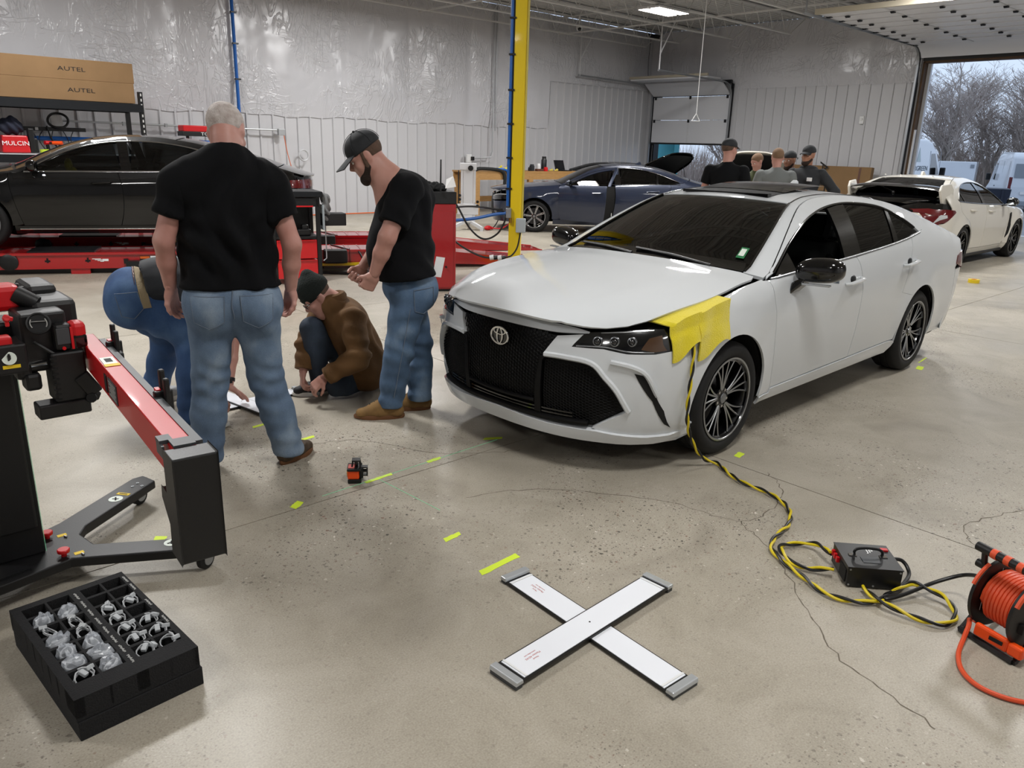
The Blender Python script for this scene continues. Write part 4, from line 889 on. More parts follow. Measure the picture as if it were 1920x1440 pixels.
# ---- black five-door saloon on the alignment lift (seen from its left side)
def build_black():
    sh = Shape(BODY(.945), [(-4.1, .99), (-3.0, .995), (-1.6, .965), (-.4, .945), (.5, .90), (.9, .85)], TUM,
        [(1.0, .70), (.7, .80), (.4, .85), (0, .905), (-.4, .95), (-.55, 1.0), (-.8, 1.13), (-1.1, 1.27), (-1.4, 1.355), (-1.7, 1.39), (-2.0, 1.395), (-2.4, 1.355), (-2.8, 1.275), (-3.2, 1.165), (-3.6, 1.04), (-3.9, .95), (-4.06, .91)],
        [(.1, .82), (.2, .88), (.5, .92), (.7, .90), (.8, .84), (.9, .7)], [(.1, -3.9), (.3, -4.0), (.6, -4.05), (.85, -4.06), (.95, -4.04), (1.05, -3.9)], .7, .5, 2.5, 2.8, ((0, .335, .38), (-2.914, .335, .38)),
        [(1.0, .02), (0, .05), (-.5, .05), (-1.3, .03), (-2.0, .03), (-3, .03), (-4.1, .02)], [(1.0, .3), (.5, .22), (0, .08), (-.4, .18), (-1.2, .12), (-1.8, 0), (-2.6, -.1), (-3.6, -.12), (-4.1, -.12)])
    dd = np.array([.909, -.416]); ca = -3.30; nn = 12.08; pos = dd*ca+np.array([.416, .909])*nn
    t = thing('car', 'glossy black fastback saloon raised on the red alignment lift', 'car', (pos[0], pos[1], .285), math.atan2(.416, -.909))
    P = 'paint_black'; inner_shell(sh, t, .6, -3.85, .2)
    belt = [(-3.4, 1.005), (-2.6, .985), (-1.6, .965), (-.9, .955), (-.45, .945)]
    dlo = [(-.62, .985), (-.8, 1.085), (-1.05, 1.205), (-1.35, 1.29), (-1.7, 1.335), (-2.1, 1.33), (-2.5, 1.27), (-2.85, 1.17), (-3.1, 1.05)]
    side_set(t, sh, P, 2.914, dlo, belt, [(-.50, .30), (-.46, .45), (-.42, .65), (-.40, .80), (-.40, .935)], [(-1.60, .30), (-1.65, .5), (-1.66, .75), (-1.62, .955)], .30, (-1.66, -1.72), (-2.55, -2.62), .38, trim='trim_chrome', xb=-4.06, trimw=.02, hand=((-1.43, .83), (-2.42, .86)))
    top_set(t, sh, P, (.66, -.46), (-.5, -1.33), (-1.34, -2.3), (-2.32, -3.55), (-3.57, -3.98))
    for s in (1, -1):
        strip(sh, 'sill_trim', [(-.45, .255), (-2.45, .255)], .028, 'trim_chrome', t, side=s, off=.016); strip(sh, 'body_crease', [(-.45, .87), (-1.6, .885), (-3.4, .92)], .012, P, t, side=s, off=.006)
        for x in (0, -2.914): wheel(t, (x, s*.82, .335), s, .335, .24, .245, 'spoke7', 'rim_silver')
    both(sh, 'tail_lamp', 'S', [(-3.55, .80), (-3.98, .78), (-4.0, .90), (-3.72, .89)], 'tail_red', t, off=.008)
    panel(sh, 'rear_bumper', 'B', [(-.9, .25), (.9, .25), (.9, .72), (-.9, .72)], P, t, step=.12); panel(sh, 'boot_face', 'B', [(-.9, .73), (.9, .73), (.86, .93), (-.86, .93)], P, t, step=.12); panel(sh, 'tail_lamp', 'B', [(-.85, .80), (.85, .80), (.85, .88), (-.85, .88)], 'tail_red', t, step=.1, off=.008)
    panel(sh, 'front_bumper', 'F', [(-.92, .2), (.92, .2), (.9, .6), (.86, .72), (-.86, .72), (-.9, .6)], P, t, step=.1); both(sh, 'headlamp', 'F', [(.5, .62), (.88, .62), (.84, .72), (.5, .7)], 'lamp_black', t, step=.1, off=.008); panel(sh, 'grille', 'F', [(-.4, .3), (.4, .3), (.48, .6), (.35, .72), (-.35, .72), (-.48, .6)], 'grille_black', t, step=.1, off=.008)
    mirror_pair(t, sh, -.70, 1.02, 'gloss_black'); cabin(t, sh, (-1.5, -2.45))
    MB().ball((-1.0, .52, 1.02), (.05, .05, .09), 10, 8).ball((-1.03, .5, .95), (.06, .05, .05), 8, 6).obj('yellow_tag', 'towel_yellow', t)
    return t
pm('towel_yellow', 'e6d318', .95, bump=(170, .6), sheen=.4)
build_black()
# ---- navy saloon with its front door open
def build_navy():
    h = R(137); l = Vector((-math.sin(h), math.cos(h), 0)); o = Vector((11.4, 11.84, 0))-l*.83
    sh = Shape(BODY(.90), [(-4.0, 1.04), (-2.7, 1.035), (-1.6, 1.0), (-.5, .965), (.5, .91), (.9, .86)], TUM,
        [(1.0, .72), (.75, .82), (.4, .88), (0, .925), (-.5, .965), (-.65, 1.0), (-.9, 1.13), (-1.2, 1.28), (-1.5, 1.36), (-1.8, 1.385), (-2.1, 1.38), (-2.4, 1.345), (-2.8, 1.245), (-3.1, 1.14), (-3.4, 1.06), (-3.7, 1.01), (-3.8, .97)],
        [(.1, .84), (.2, .88), (.5, .92), (.7, .90), (.8, .86), (.9, .7)], [(.1, -3.65), (.3, -3.75), (.6, -3.79), (.9, -3.8), (1.0, -3.76), (1.1, -3.6)], .6, .5, 2.6, 2.8, ((0, .335, .37), (-2.736, .335, .37)),
        [(1.0, .02), (0, .05), (-.5, .05), (-1.3, .03), (-2.0, .03), (-3, .025), (-3.9, .015)], [(1.0, .28), (.5, .18), (0, .06), (-.5, .17), (-1.3, .11), (-1.8, 0), (-2.5, -.1), (-3.2, -.12), (-3.9, -.1)])
    t = thing('car', 'navy blue saloon with its driver door open beside the workbench', 'car', tuple(o), h)
    P = 'paint_navy'; inner_shell(sh, t, .6, -3.6, .2)
    belt = [(-3.3, 1.05), (-2.6, 1.035), (-1.6, 1.005), (-.9, .985), (-.5, .97)]
    dlo = [(-.66, 1.0), (-.85, 1.09), (-1.1, 1.205), (-1.4, 1.295), (-1.7, 1.33), (-2.05, 1.325), (-2.4, 1.275), (-2.7, 1.185), (-2.98, 1.075)]
    df, fw = side_set(t, sh, P, 2.736, dlo, belt, [(-.56, .28), (-.52, .4), (-.49, .6), (-.49, .96)], [(-1.60, .28), (-1.64, .5), (-1.66, .75), (-1.64, .99)], .28, (-1.68, -1.70), (-2.50, -2.50), .37, xb=-3.8, open_left=True, hand=((-1.46, .86), (-2.42, .89)))
    top_set(t, sh, P, (.72, -.58), (-.6, -1.42), (-1.43, -2.25), (-2.27, -3.15), (-3.17, -3.72))
    # open door hinged at its front edge
    dt = panel(sh, 'front_door', 'S', df, P, t, label='driver door swung open')
    panel(sh, 'front_window', 'S', fw, 'glass_side', dt, th=.004, off=-.011); strip(sh, 'window_frame', [p for p in spline(dlo, 5) if p[0] > -1.66][::2]+[(-1.67, 1.32), (-1.68, 1.0)], .05, P, dt, off=.0, th=.03)
    m = MB().grid(lambda u, v: (lambda x, z: (x, sh.Y(x, z)-.085, z))(-.53-1.05*u, .34+.62*v), 6, 6).obj('door_card', 'dash', dt); y = sh.Y(-1.45, .86); MB().tube([(-1.34, y, .85), (-1.36, y+.03, .854), (-1.54, y+.03, .866), (-1.56, y, .87)], .015, 8, flat=.8).obj('door_handle', P, dt)
    Mh = Matrix.Translation((-.50, .86, 0)) @ Matrix.Rotation(R(-38), 4, 'Z') @ Matrix.Translation((.50, -.86, 0))
    mirror_pair(dt, sh, -.78, 1.035, P, (1,), .7); mirror_pair(t, sh, -.78, 1.035, P, (-1,), .7)
    dt.matrix_local = Mh
    MB().box((-1.1, .72, .33), (1.1, .2, .06)).obj('door_sill_step', 'paint_navy', t, bevel=.02); MB().bar((-1.66, .80, .36), (-1.68, .62, 1.3), .12, .06, (1, 0, 0)).obj('b_pillar', P, t, smooth=False); MB().box((-1.60, .82, .40), (.01, .1, .07)).obj('pillar_label', 'white_print', t, smooth=False)
    MB().tube([(-1.5, .78, .4), (-1.35, .77, .62), (-1.28, .76, .66)], .012, 6).obj('seat_belt', 'white_steel', t)
    for s in (1, -1):
        for x in (0, -2.736): wheel(t, (x, s*.775, .325), s, .325, .215, .232, 'five_pair', 'rim_machined', turn=.1)
        both_lamp = panel(sh, 'headlamp', 'F', [(.42, .64), (.55, .62), (.86, .66), (.85, .76), (.7, .75), (.45, .70)], 'lamp_black', t, step=.05, off=.008, side=s); strip(sh, 'running_light', [(.45, .70), (.68, .742), (.84, .752)], .014, 'lamp_clear', both_lamp, surf='F', side=s, off=.014)
    panel(sh, 'front_bumper', 'F', [(-.88, .2), (.88, .2), (.88, .5), (.86, .62), (.55, .6), (.42, .62), (.40, .76), (-.40, .76), (-.42, .62), (-.55, .6), (-.86, .62), (-.88, .5)], P, t, step=(.08, .1))
    panel(sh, 'grille', 'F', [(-.62, .30), (.62, .30), (.5, .42), (.48, .56), (.40, .74), (-.40, .74), (-.48, .56), (-.5, .42)], 'grille_black', t, step=(.08, .1), off=.008)
    for s in (1, -1): panel(sh, 'fog_recess', 'F', [(.66, .30), (.8, .32), (.8, .46), (.68, .44)], 'black_plastic', t, step=.08, off=.008, side=s)
    panel(sh, 'rear_bumper', 'B', [(-.86, .25), (.86, .25), (.86, .7), (-.86, .7)], P, t, step=.12); panel(sh, 'boot_face', 'B', [(-.86, .71), (.86, .71), (.82, .98), (-.82, .98)], P, t, step=.12); panel(sh, 'tail_lamp', 'B', [(.45, .8), (.84, .8), (.82, .92), (.45, .9)], 'tail_red', t, step=.1, off=.008)
    cabin(t, sh, (-1.5, -2.35))
    o = MB().prism([(0, 0), (-.17, 0), (-.15, .055), (-.12, .065)], -.02, .02, Matrix.Translation((-2.1, 0, 1.40)) @ Matrix.Rotation(R(90), 4, 'X')).obj('aerial_fin', P, t, bevel=.008)
    return t
build_navy()
# ---- ivory hot hatch nose-out in the big doorway
def build_hatch():
    sh = Shape(BODY(.935), [(-3.6, 1.07), (-2.6, 1.03), (-1.6, .985), (-.5, .95), (.5, .90), (.9, .85)], TUM,
        [(1.0, .72), (.75, .80), (.4, .86), (0, .905), (-.5, .955), (-.65, 1.0), (-.9, 1.14), (-1.2, 1.29), (-1.5, 1.375), (-1.8, 1.405), (-2.2, 1.405), (-2.5, 1.375), (-2.75, 1.315), (-3.0, 1.215), (-3.2, 1.11), (-3.36, 1.03), (-3.45, .96)],
        [(.1, .88), (.2, .92), (.5, .95), (.7, .92), (.8, .86), (.9, .7)], [(.1, -3.3), (.3, -3.42), (.5, -3.47), (.8, -3.47), (.95, -3.44), (1.05, -3.36)], .6, .42, 2.6, 3.2, ((0, .34, .375), (-2.70, .34, .375)),
        [(1.0, .02), (0, .05), (-.5, .05), (-1.3, .03), (-2.0, .03), (-3, .03), (-3.6, .02)], [(1.0, .28), (.5, .18), (0, .06), (-.5, .17), (-1.3, .11), (-1.8, 0), (-2.5, -.08), (-3.2, -.12), (-3.6, -.1)], flare=.05)
    t = thing('car', 'ivory white hatchback with tall rear wing standing in the big doorway', 'car', (16.6, 5.42, 0), 0)
    P = 'paint_ivory'; inner_shell(sh, t, .6, -3.3, .2)
    belt = [(-3.1, 1.08), (-2.6, 1.04), (-1.6, .99), (-.9, .965), (-.5, .955)]
    dlo = [(-.66, .985), (-.85, 1.08), (-1.1, 1.2), (-1.4, 1.295), (-1.7, 1.335), (-2.05, 1.335), (-2.35, 1.3), (-2.6, 1.225), (-2.82, 1.09)]
    side_set(t, sh, P, 2.70, dlo, belt, [(-.56, .28), (-.52, .4), (-.49, .6), (-.49, .945)], [(-1.58, .28), (-1.62, .5), (-1.64, .75), (-1.62, .98)], .28, (-1.66, -1.68), (-2.55, -2.62), .375, 'glass_tint', xb=-3.47, hand=((-1.42, .87), (-2.3, .91)))
    top_set(t, sh, P, (.72, -.58), (-.6, -1.42), (-1.43, -2.55), (-2.57, -3.2), None)
    for s in (1, -1):
        panel(sh, 'fender_vent', 'S', [(-.40, .80), (-.33, .82), (-.36, .6), (-.41, .45), (-.46, .38), (-.44, .55)], 'dark_void', t, off=.012, side=s); strip(sh, 'sill_skirt', [(-.42, .17), (-2.3, .17)], .06, 'black_plastic', t, side=s, off=.03, th=.05)
        for x in (0, -2.70): wheel(t, (x, s*.84, .34), s, .34, .25, .262, 'spoke7', 'rim_black')
        lamp = [(.40, .93), (.62, .95), (.80, .93), (.90, .87), (.90, .80), (.78, .70), (.66, .68), (.72, .76), (.78, .84), (.6, .88), (.42, .885)]
        tl = panel(sh, 'tail_lamp', 'B', lamp, 'tail_red', t, step=.05, off=.012, side=s); panel(sh, 'lamp_centre', 'B', [(.80, .78), (.88, .82), (.87, .86), (.8, .86), (.74, .76), (.72, .72)], 'lamp_clear', tl, step=.04, off=.016, side=s)
        panel(sh, 'tail_lamp_side', 'S', [(-3.32, .74), (-3.2, .84), (-3.08, .90), (-3.12, .93), (-3.3, .945), (-3.44, .93), (-3.44, .72)], 'tail_red', t, off=.01, side=s); panel(sh, 'rear_corner', 'S', [(-3.1, .25), (-3.4, .25), (-3.42, .7), (-3.32, .73), (-3.2, .83), (-3.08, .89), (-3.14, .6)], P, t, side=s)
        panel(sh, 'bumper_vent', 'B', [(.66, .36), (.84, .40), (.86, .56), (.80, .57), (.76, .46), (.66, .42)], 'black_plastic', t, step=.05, off=.012, side=s)
        strip(sh, 'vent_edge', [(.64, .345), (.84, .375), (.875, .57), (.80, .60)], .03, 'gloss_black', t, surf='B', side=s, off=.02)
    panel(sh, 'rear_bumper', 'B', [(-.9, .24), (.9, .24), (.9, .70), (.66, .66), (.60, .62), (-.60, .62), (-.66, .66), (-.9, .70)], P, t, step=(.08, .1)); panel(sh, 'tailgate', 'B', [(-.65, .67), (-.59, .63), (.59, .63), (.65, .67), (.77, .84), (.6, .875), (.40, .88), (-.40, .88), (-.6, .875), (-.77, .84)], P, t, step=(.08, .08))
    panel(sh, 'tailgate_glass', 'B', [(-.8, .955), (-.40, .90), (.40, .90), (.8, .955), (.78, 1.03), (-.78, 1.03)], 'gloss_black', t, step=(.08, .06))
    MB().grid(lambda u, v: tuple(Vector(sh.T(-3.2-.2*u, (v-.5)*1.9))), 4, 8).obj('tailgate_lip', 'gloss_black', t); MB().box((-3.45, 0, .34), (.06, 1.1, .16)).obj('diffuser', 'black_plastic', t, bevel=.02)
    # wing
    w = MB(); K = 20
    def wing(u, v):
        y = -.74+1.48*u; a = 2*math.pi*v; return (-3.18+.16*math.cos(a)-.0*abs(y), y, 1.275+.018*math.sin(a)+.02*math.cos(a)-.05*(abs(y)/.74)**4)
    w.grid(wing, K, 12); wg = w.obj('wing', 'gloss_black', t)
    for s in (1, -1): MB().prism([(.2, -.03), (.1, .06), (-.16, .04), (-.2, -.05), (-.05, -.3), (.22, -.27)], -.02, .02, Matrix.Translation((-3.16, s*.75, 1.27)) @ Matrix.Rotation(R(90), 4, 'X') @ Matrix.Rotation(R(s*8), 4, 'Y')).obj('wing_endplate', P, wg, bevel=.012)
    for k in range(5): MB().prism([(0, 0), (-.06, 0), (-.055, .016)], -.006, .006, Matrix.Translation((-2.42, (k-2)*.26, 1.415)) @ Matrix.Rotation(R(90), 4, 'X')).obj('vortex_fin', P, t, smooth=False)
    o = MB().prism([(0, 0), (-.17, 0), (-.15, .055), (-.12, .065)], -.02, .02, Matrix.Translation((-2.1, 0, 1.43)) @ Matrix.Rotation(R(90), 4, 'X')).obj('aerial_fin', P, t, bevel=.008)
    c = Vector(sh.B(-.52, .80)); text('R', .085, 'gloss_black', t, pose((0, -1, 0), (-1, 0, .1), c+Vector((-.012, 0, 0))), 'badge', .002, sx=1.6); MB().box(tuple(c+Vector((-.01, .085, -.01))), (.004, .1, .01)).obj('badge_bar', 'gloss_black', t, smooth=False)
    panel(sh, 'front_bumper', 'F', [(-.9, .2), (.9, .2), (.9, .6), (.86, .72), (-.86, .72), (-.9, .6)], P, t, step=.12); both(sh, 'headlamp', 'F', [(.5, .64), (.88, .66), (.84, .76), (.5, .72)], 'lamp_black', t, step=.1, off=.008)
    q = [Vector(sh.T(-3.17, .0)), Vector(sh.T(-3.0, .45))]; MB().tube([q[0]+Vector((0, 0, .02)), q[1]+Vector((0, 0, .015))], .009, 6).ball(tuple(q[0]+Vector((0, 0, .01))), .025, 10, 6).obj('rear_wiper', 'black_plastic', t)
    mirror_pair(t, sh, -.78, 1.02, 'gloss_black'); cabin(t, sh)
    return t
build_hatch()
# ================================================================ PEOPLE: smooth-blended distance fields turned into one continuous surface
V3 = lambda *a: np.array(a, float)
def unit(v): v = np.asarray(v, float); return v/np.linalg.norm(v)
def C(a, b, ra, rb=None, k=.03, fl=None): return ('c', np.asarray(a, float), np.asarray(b, float), ra, ra if rb is None else rb, k, fl)
def E(c, r, ax=None, k=.03): return ('e', np.asarray(c, float), np.asarray(r, float), np.eye(3) if ax is None else np.asarray(ax, float), k)
def PL(p, n): return ('p', np.asarray(p, float), unit(n))
def CARVE(p): return ('n', p)
def pdist(p, X, Y, Z):
    if p[0] == 'c':
        a, b, ra, rb = p[1:5]; d = b-a; L2 = d@d+1e-12; px, py, pz = X-a[0], Y-a[1], Z-a[2]
        t = np.clip((px*d[0]+py*d[1]+pz*d[2])/L2, 0, 1); qx, qy, qz = px-d[0]*t, py-d[1]*t, pz-d[2]*t
        if p[6] is not None:
            u, s = p[6]; c = (qx*u[0]+qy*u[1]+qz*u[2])*(s-1); qx = qx+u[0]*c; qy = qy+u[1]*c; qz = qz+u[2]*c
        return np.sqrt(qx*qx+qy*qy+qz*qz)-(ra+(rb-ra)*t)
    c, r, A = p[1:4]; px, py, pz = X-c[0], Y-c[1], Z-c[2]
    q = [(px*A[i][0]+py*A[i][1]+pz*A[i][2])/r[i] for i in range(3)]; m = np.sqrt(q[0]**2+q[1]**2+q[2]**2)+1e-9
    g = np.sqrt((q[0]/r[0])**2+(q[1]/r[1])**2+(q[2]/r[2])**2)+1e-9
    return m*(m-1)/g
def pbox(p):
    if p[0] == 'c': r = max(p[3], p[4]); return np.minimum(p[1], p[2])-r, np.maximum(p[1], p[2])+r
    r = max(p[2]); return p[1]-r, p[1]+r
def sdf(prims, vox, disp=None):
    """returns vertices and quads of the blended surface"""
    add = [p for p in prims if p[0] in 'ce']; lo = np.min([pbox(p)[0] for p in add], 0)-4*vox; hi = np.max([pbox(p)[1] for p in add], 0)+4*vox
    n = np.ceil((hi-lo)/vox).astype(int)+1; ax = [lo[i]+vox*np.arange(n[i]) for i in range(3)]; D = np.full(n, .5, np.float32)
    for p in prims:
        q = p[1] if p[0] == 'n' else p
        if p[0] == 'p':
            d = ((ax[0][:, None, None]-p[1][0])*p[2][0]+(ax[1][None, :, None]-p[1][1])*p[2][1]+(ax[2][None, None, :]-p[1][2])*p[2][2]); D = np.maximum(D, d.astype(np.float32)); continue
        k = q[5] if q[0] == 'c' else q[4]; l, h = pbox(q); i0 = np.maximum(((l-lo-k-2*vox)/vox).astype(int), 0); i1 = np.minimum(((h-lo+k+2*vox)/vox).astype(int)+2, n)
        if np.any(i1 <= i0): continue
        sl = tuple(slice(i0[i], i1[i]) for i in range(3)); d = pdist(q, ax[0][sl[0]][:, None, None], ax[1][sl[1]][None, :, None], ax[2][sl[2]][None, None, :]).astype(np.float32)
        a = D[sl]
        if p[0] == 'n':
            d = -d; hh = np.clip(.5-.5*(a-d)/k, 0, 1); D[sl] = a*(1-hh)+d*hh+k*hh*(1-hh)
        else:
            hh = np.clip(.5+.5*(a-d)/k, 0, 1); D[sl] = a*(1-hh)+d*hh-k*hh*(1-hh)
    s = D < 0; c = np.zeros(np.array(n)-1, np.int8); off = [(i, j, k) for i in (0, 1) for j in (0, 1) for k in (0, 1)]
    sv = lambda A, o: A[o[0]:n[0]-1+o[0], o[1]:n[1]-1+o[1], o[2]:n[2]-1+o[2]]
    for o in off: c += sv(s, o)
    cell = np.argwhere((c > 0) & (c < 8)); idx = np.full(np.array(n)-1, -1, np.int64); idx[tuple(cell.T)] = np.arange(len(cell))
    val = {o: D[cell[:, 0]+o[0], cell[:, 1]+o[1], cell[:, 2]+o[2]].astype(float) for o in off}
    P = np.zeros((len(cell), 3)); W = np.zeros(len(cell))
    for o in off:
        for a in range(3):
            if o[a] == 0:
                q = list(o); q[a] = 1; q = tuple(q); v0, v1 = val[o], val[q]; m = (v0 < 0) != (v1 < 0); t = np.where(m, v0/np.where(m, v0-v1, 1), 0)
                pt = np.array(o, float)[None, :].repeat(len(cell), 0); pt[:, a] += t; P[m] += pt[m]; W[m] += 1
    P = lo+vox*(cell+P/W[:, None]); F = []
    for a in range(3):
        b, e = (a+1) % 3, (a+2) % 3; sl0 = [slice(None)]*3; sl1 = [slice(None)]*3; sl0[a] = slice(0, n[a]-1); sl1[a] = slice(1, n[a])
        m = np.argwhere(s[tuple(sl0)] != s[tuple(sl1)])
        m = m[(m[:, b] > 0) & (m[:, e] > 0) & (m[:, b] < n[b]-1) & (m[:, e] < n[e]-1)]
        ss = s[tuple(m.T)]; q = []
        for db, de in ((1, 1), (0, 1), (0, 0), (1, 0)):
            mm = m.copy(); mm[:, b] -= db; mm[:, e] -= de; q.append(idx[tuple(mm.T)])
        q = np.stack(q, 1); q[~ss] = q[~ss][:, ::-1]; F.append(q)
    F = np.concatenate(F)
    if disp is not None:
        g = np.gradient(D, vox); ii = np.clip(np.round((P-lo)/vox).astype(int), 0, np.array(n)-1); N = np.stack([g[i][tuple(ii.T)] for i in range(3)], 1); N /= np.linalg.norm(N, axis=1)[:, None]+1e-9
        P = P+N*disp(P)[:, None]
    return P, F
def smooth_mesh(P, F, it=2):
    for _ in range(it):
        S = np.zeros_like(P); W = np.zeros(len(P))
        for i in range(4):
            np.add.at(S, F[:, i], P[F[:, (i+1) % 4]]); np.add.at(W, F[:, i], 1)
        W[W == 0] = 1; P = P*.5+S/W[:, None]*.5
    return P
def fobj(name, parts, mat, parent, it=1, subsurf=0):
    """parts: list of (P, F) put into one mesh"""
    vs = []; fs = []; o = 0
    for P, F in parts: P = smooth_mesh(P, F, it) if it else P; vs.append(P); fs.append(F+o); o += len(P)
    me = bpy.data.meshes.new(name); me.from_pydata(np.concatenate(vs).tolist(), [], np.concatenate(fs).tolist()); me.materials.append(MATS[mat])
    me.polygons.foreach_set('use_smooth', [True]*len(me.polygons))
    ob = bpy.data.objects.new(name, me); COL.objects.link(ob); ob.parent = parent
    return ob
def patch(src, name, planes, off, mat, parent, th=.0):
    """lift a piece out of a finished surface: keep what lies on the inner side of every plane (point, outward normal)"""
    bm = bmesh.new(); bm.from_mesh(src.data)
    for p, n in planes: bmesh.ops.bisect_plane(bm, geom=bm.verts[:]+bm.edges[:]+bm.faces[:], plane_co=p, plane_no=n, clear_outer=True, dist=1e-5)
    bm.normal_update(); nn = {v: v.normal.copy() for v in bm.verts}
    for v in bm.verts: v.co += nn[v]*off
    be = [q for q in bm.edges if len(q.link_faces) == 1]; mp = {}
    for q in be:
        for v in q.verts:
            if v not in mp: mp[v] = bm.verts.new(v.co-nn[v]*(off+th+.002))
    for q in be:
        a, b = q.verts; f = bm.faces.new((a, b, mp[b], mp[a])); f.smooth = False
    me = bpy.data.meshes.new(name); bmesh.ops.recalc_face_normals(bm, faces=bm.faces); bm.to_mesh(me); bm.free(); me.materials.append(MATS[mat])
    ob = bpy.data.objects.new(name, me); COL.objects.link(ob); ob.parent = parent
    return ob
def folds(lst, seed=0):
    """cloth creases: (centre, axis, frequency, amplitude, radius)"""
    def f(P):
        r = np.zeros(len(P))
        for c, a, fr, am, rad in lst:
            a = unit(a); q = P-np.asarray(c); s = q@a; u = unit(np.cross(a, [.31, .77, .55])); w = np.cross(a, u); b, e = q@u, q@w
            ph = fr*(s+.35*b*np.sin(9*b+seed)+.25*e*np.sin(11*e+1.3*seed))+1.7*np.sin(13*b+5*e+seed)+1.1*np.sin(17*e-8*s+2*seed)
            v = np.sin(ph); r += 1.5*am*np.exp(-(q*q).sum(1)/rad**2)*(np.sign(v)*np.abs(v)**.8)
        return r
    return f
def hand(w, d, n, side, s=1.0, curl=(.35, .5, .4), spread=.0, thumb=.5, k=.007):
    """palm, four unequal fingers with knuckle bends and a thumb from the side of the palm"""
    w = np.asarray(w, float); d = unit(d); n = np.asarray(n, float); n = unit(n-d*(n@d)); t = np.cross(d, n)*side; pr = [C(w-d*.02, w+d*.02*s, .027*s, .028*s, .015, (n, 1.35))]
    for i, o in enumerate((.032, .011, -.011, -.031)):
        K = w+d*(.092-.004*abs(i-1))*s+t*o*s; pr.append(C(w+d*.02*s+t*o*.75*s, K, .0165*s, .0125*s, .014, (n, 1.15)))
        L = (.074, .082, .076, .06)[i]*s; a = 0; p = K; r = (.0098, .0102, .0098, .0086)[i]*s
        for j in range(3):
            a += curl[j]*(1+.08*i); dr = d*math.cos(a)+n*math.sin(a)+t*spread*(1.5-i)*.12; q = p+unit(dr)*L*(.45, .31, .24)[j]; pr.append(C(p, q, r*(1-.07*j), r*(.93-.07*j), k)); p = q
    p = w+d*.026*s+t*.028*s; pr.append(C(w+d*.01*s+t*.014*s, p, .02*s, .017*s, .012)); q = p+unit(d*.65+t*.62+n*.35*thumb)*.038*s; pr.append(C(p, q, .0155*s, .0115*s, k)); p = q
    q = p+unit(d*.9+t*.18+n*.55*thumb)*.03*s; pr.append(C(p, q, .0112*s, .0098*s, k)); pr.append(C(q, q+unit(d*.95+n*.6*thumb-t*.05)*.022*s, .0098*s, .008*s, k))
    return pr
def head_prims(c, f, u, s=1.0, jaw=1.0):
    c = np.asarray(c, float); f = unit(f); u = np.asarray(u, float); u = unit(u-f*(u@f)); r = np.cross(f, u); A = [r, f, u]; P = lambda a, b, e: c+(r*a+f*b+u*e)*s
    pr = [E(P(0, -.012, .03), V3(.077, .098, .088)*s, A, .02), E(P(0, .03, -.045), V3(.06*jaw, .066, .075)*s, A, .03), E(P(0, .052, -.1), V3(.03*jaw, .026, .022)*s, A, .03),
          C(P(-.048*jaw, .005, -.07), P(0, .06, -.105), .02*s, .02*s, .03), C(P(.048*jaw, .005, -.07), P(0, .06, -.105), .02*s, .02*s, .03),
          C(P(-.045, .072, .022), P(.045, .072, .022), .014*s, None, .02), E(P(-.04, .066, -.03), V3(.024, .02, .02)*s, A, .02), E(P(.04, .066, -.03), V3(.024, .02, .02)*s, A, .02),
          CARVE(E(P(-.033, .098, .002), V3(.02, .014, .012)*s, A, .012)), CARVE(E(P(.033, .098, .002), V3(.02, .014, .012)*s, A, .012)),
          C(P(0, .086, .012), P(0, .109, -.026), .009*s, .0125*s, .012), C(P(-.012, .1, -.032), P(.012, .1, -.032), .008*s, None, .008),
          C(P(-.02, .084, -.058), P(.02, .084, -.058), .0075*s, None, .006), C(P(-.017, .084, -.07), P(.017, .084, -.07), .0085*s, None, .006)]
    for e in (-1, 1): pr += [E(P(.077*e, -.008, -.006), V3(.011, .021, .033)*s, A, .01), C(P(.074*e, -.004, -.03), P(.076*e, .004, -.04), .007*s, None, .006), CARVE(E(P(.09*e, -.002, .0), V3(.008, .012, .018)*s, A, .006))]
    return pr, (r, f, u, P)
def eyes(P, par, s=1.0):
    for e in (-1, 1):
        o = MB().ball(tuple(P(.032*e, .078, .002)), .012*s, 12, 8).obj('eye', 'eye_white', par); MB().ball(tuple(P(.032*e, .087, .001)), .0055*s, 8, 6).obj('iris', 'eye_dark', o)
pm('eye_white', 'd8d2cb', .25); pm('eye_dark', '2a211b', .2)
pm('skin_fair', 'bf9284', .5, var=(9, 'ae7a6c', .3), bump=(60, .08)); pm('skin_ruddy', 'c4968a', .5, var=(8, 'b07a6e', .3), bump=(60, .08)); pm('skin_tan', 'a87a62', .5, var=(9, '966852', .3)); pm('skin_warm', '8f6550', .5)
pm('tee_black', '0a0b0e', .9, bump=(220, .12), spec=.2); pm('tee_charcoal', '24272c', .85, bump=(220, .12), sheen=.08)
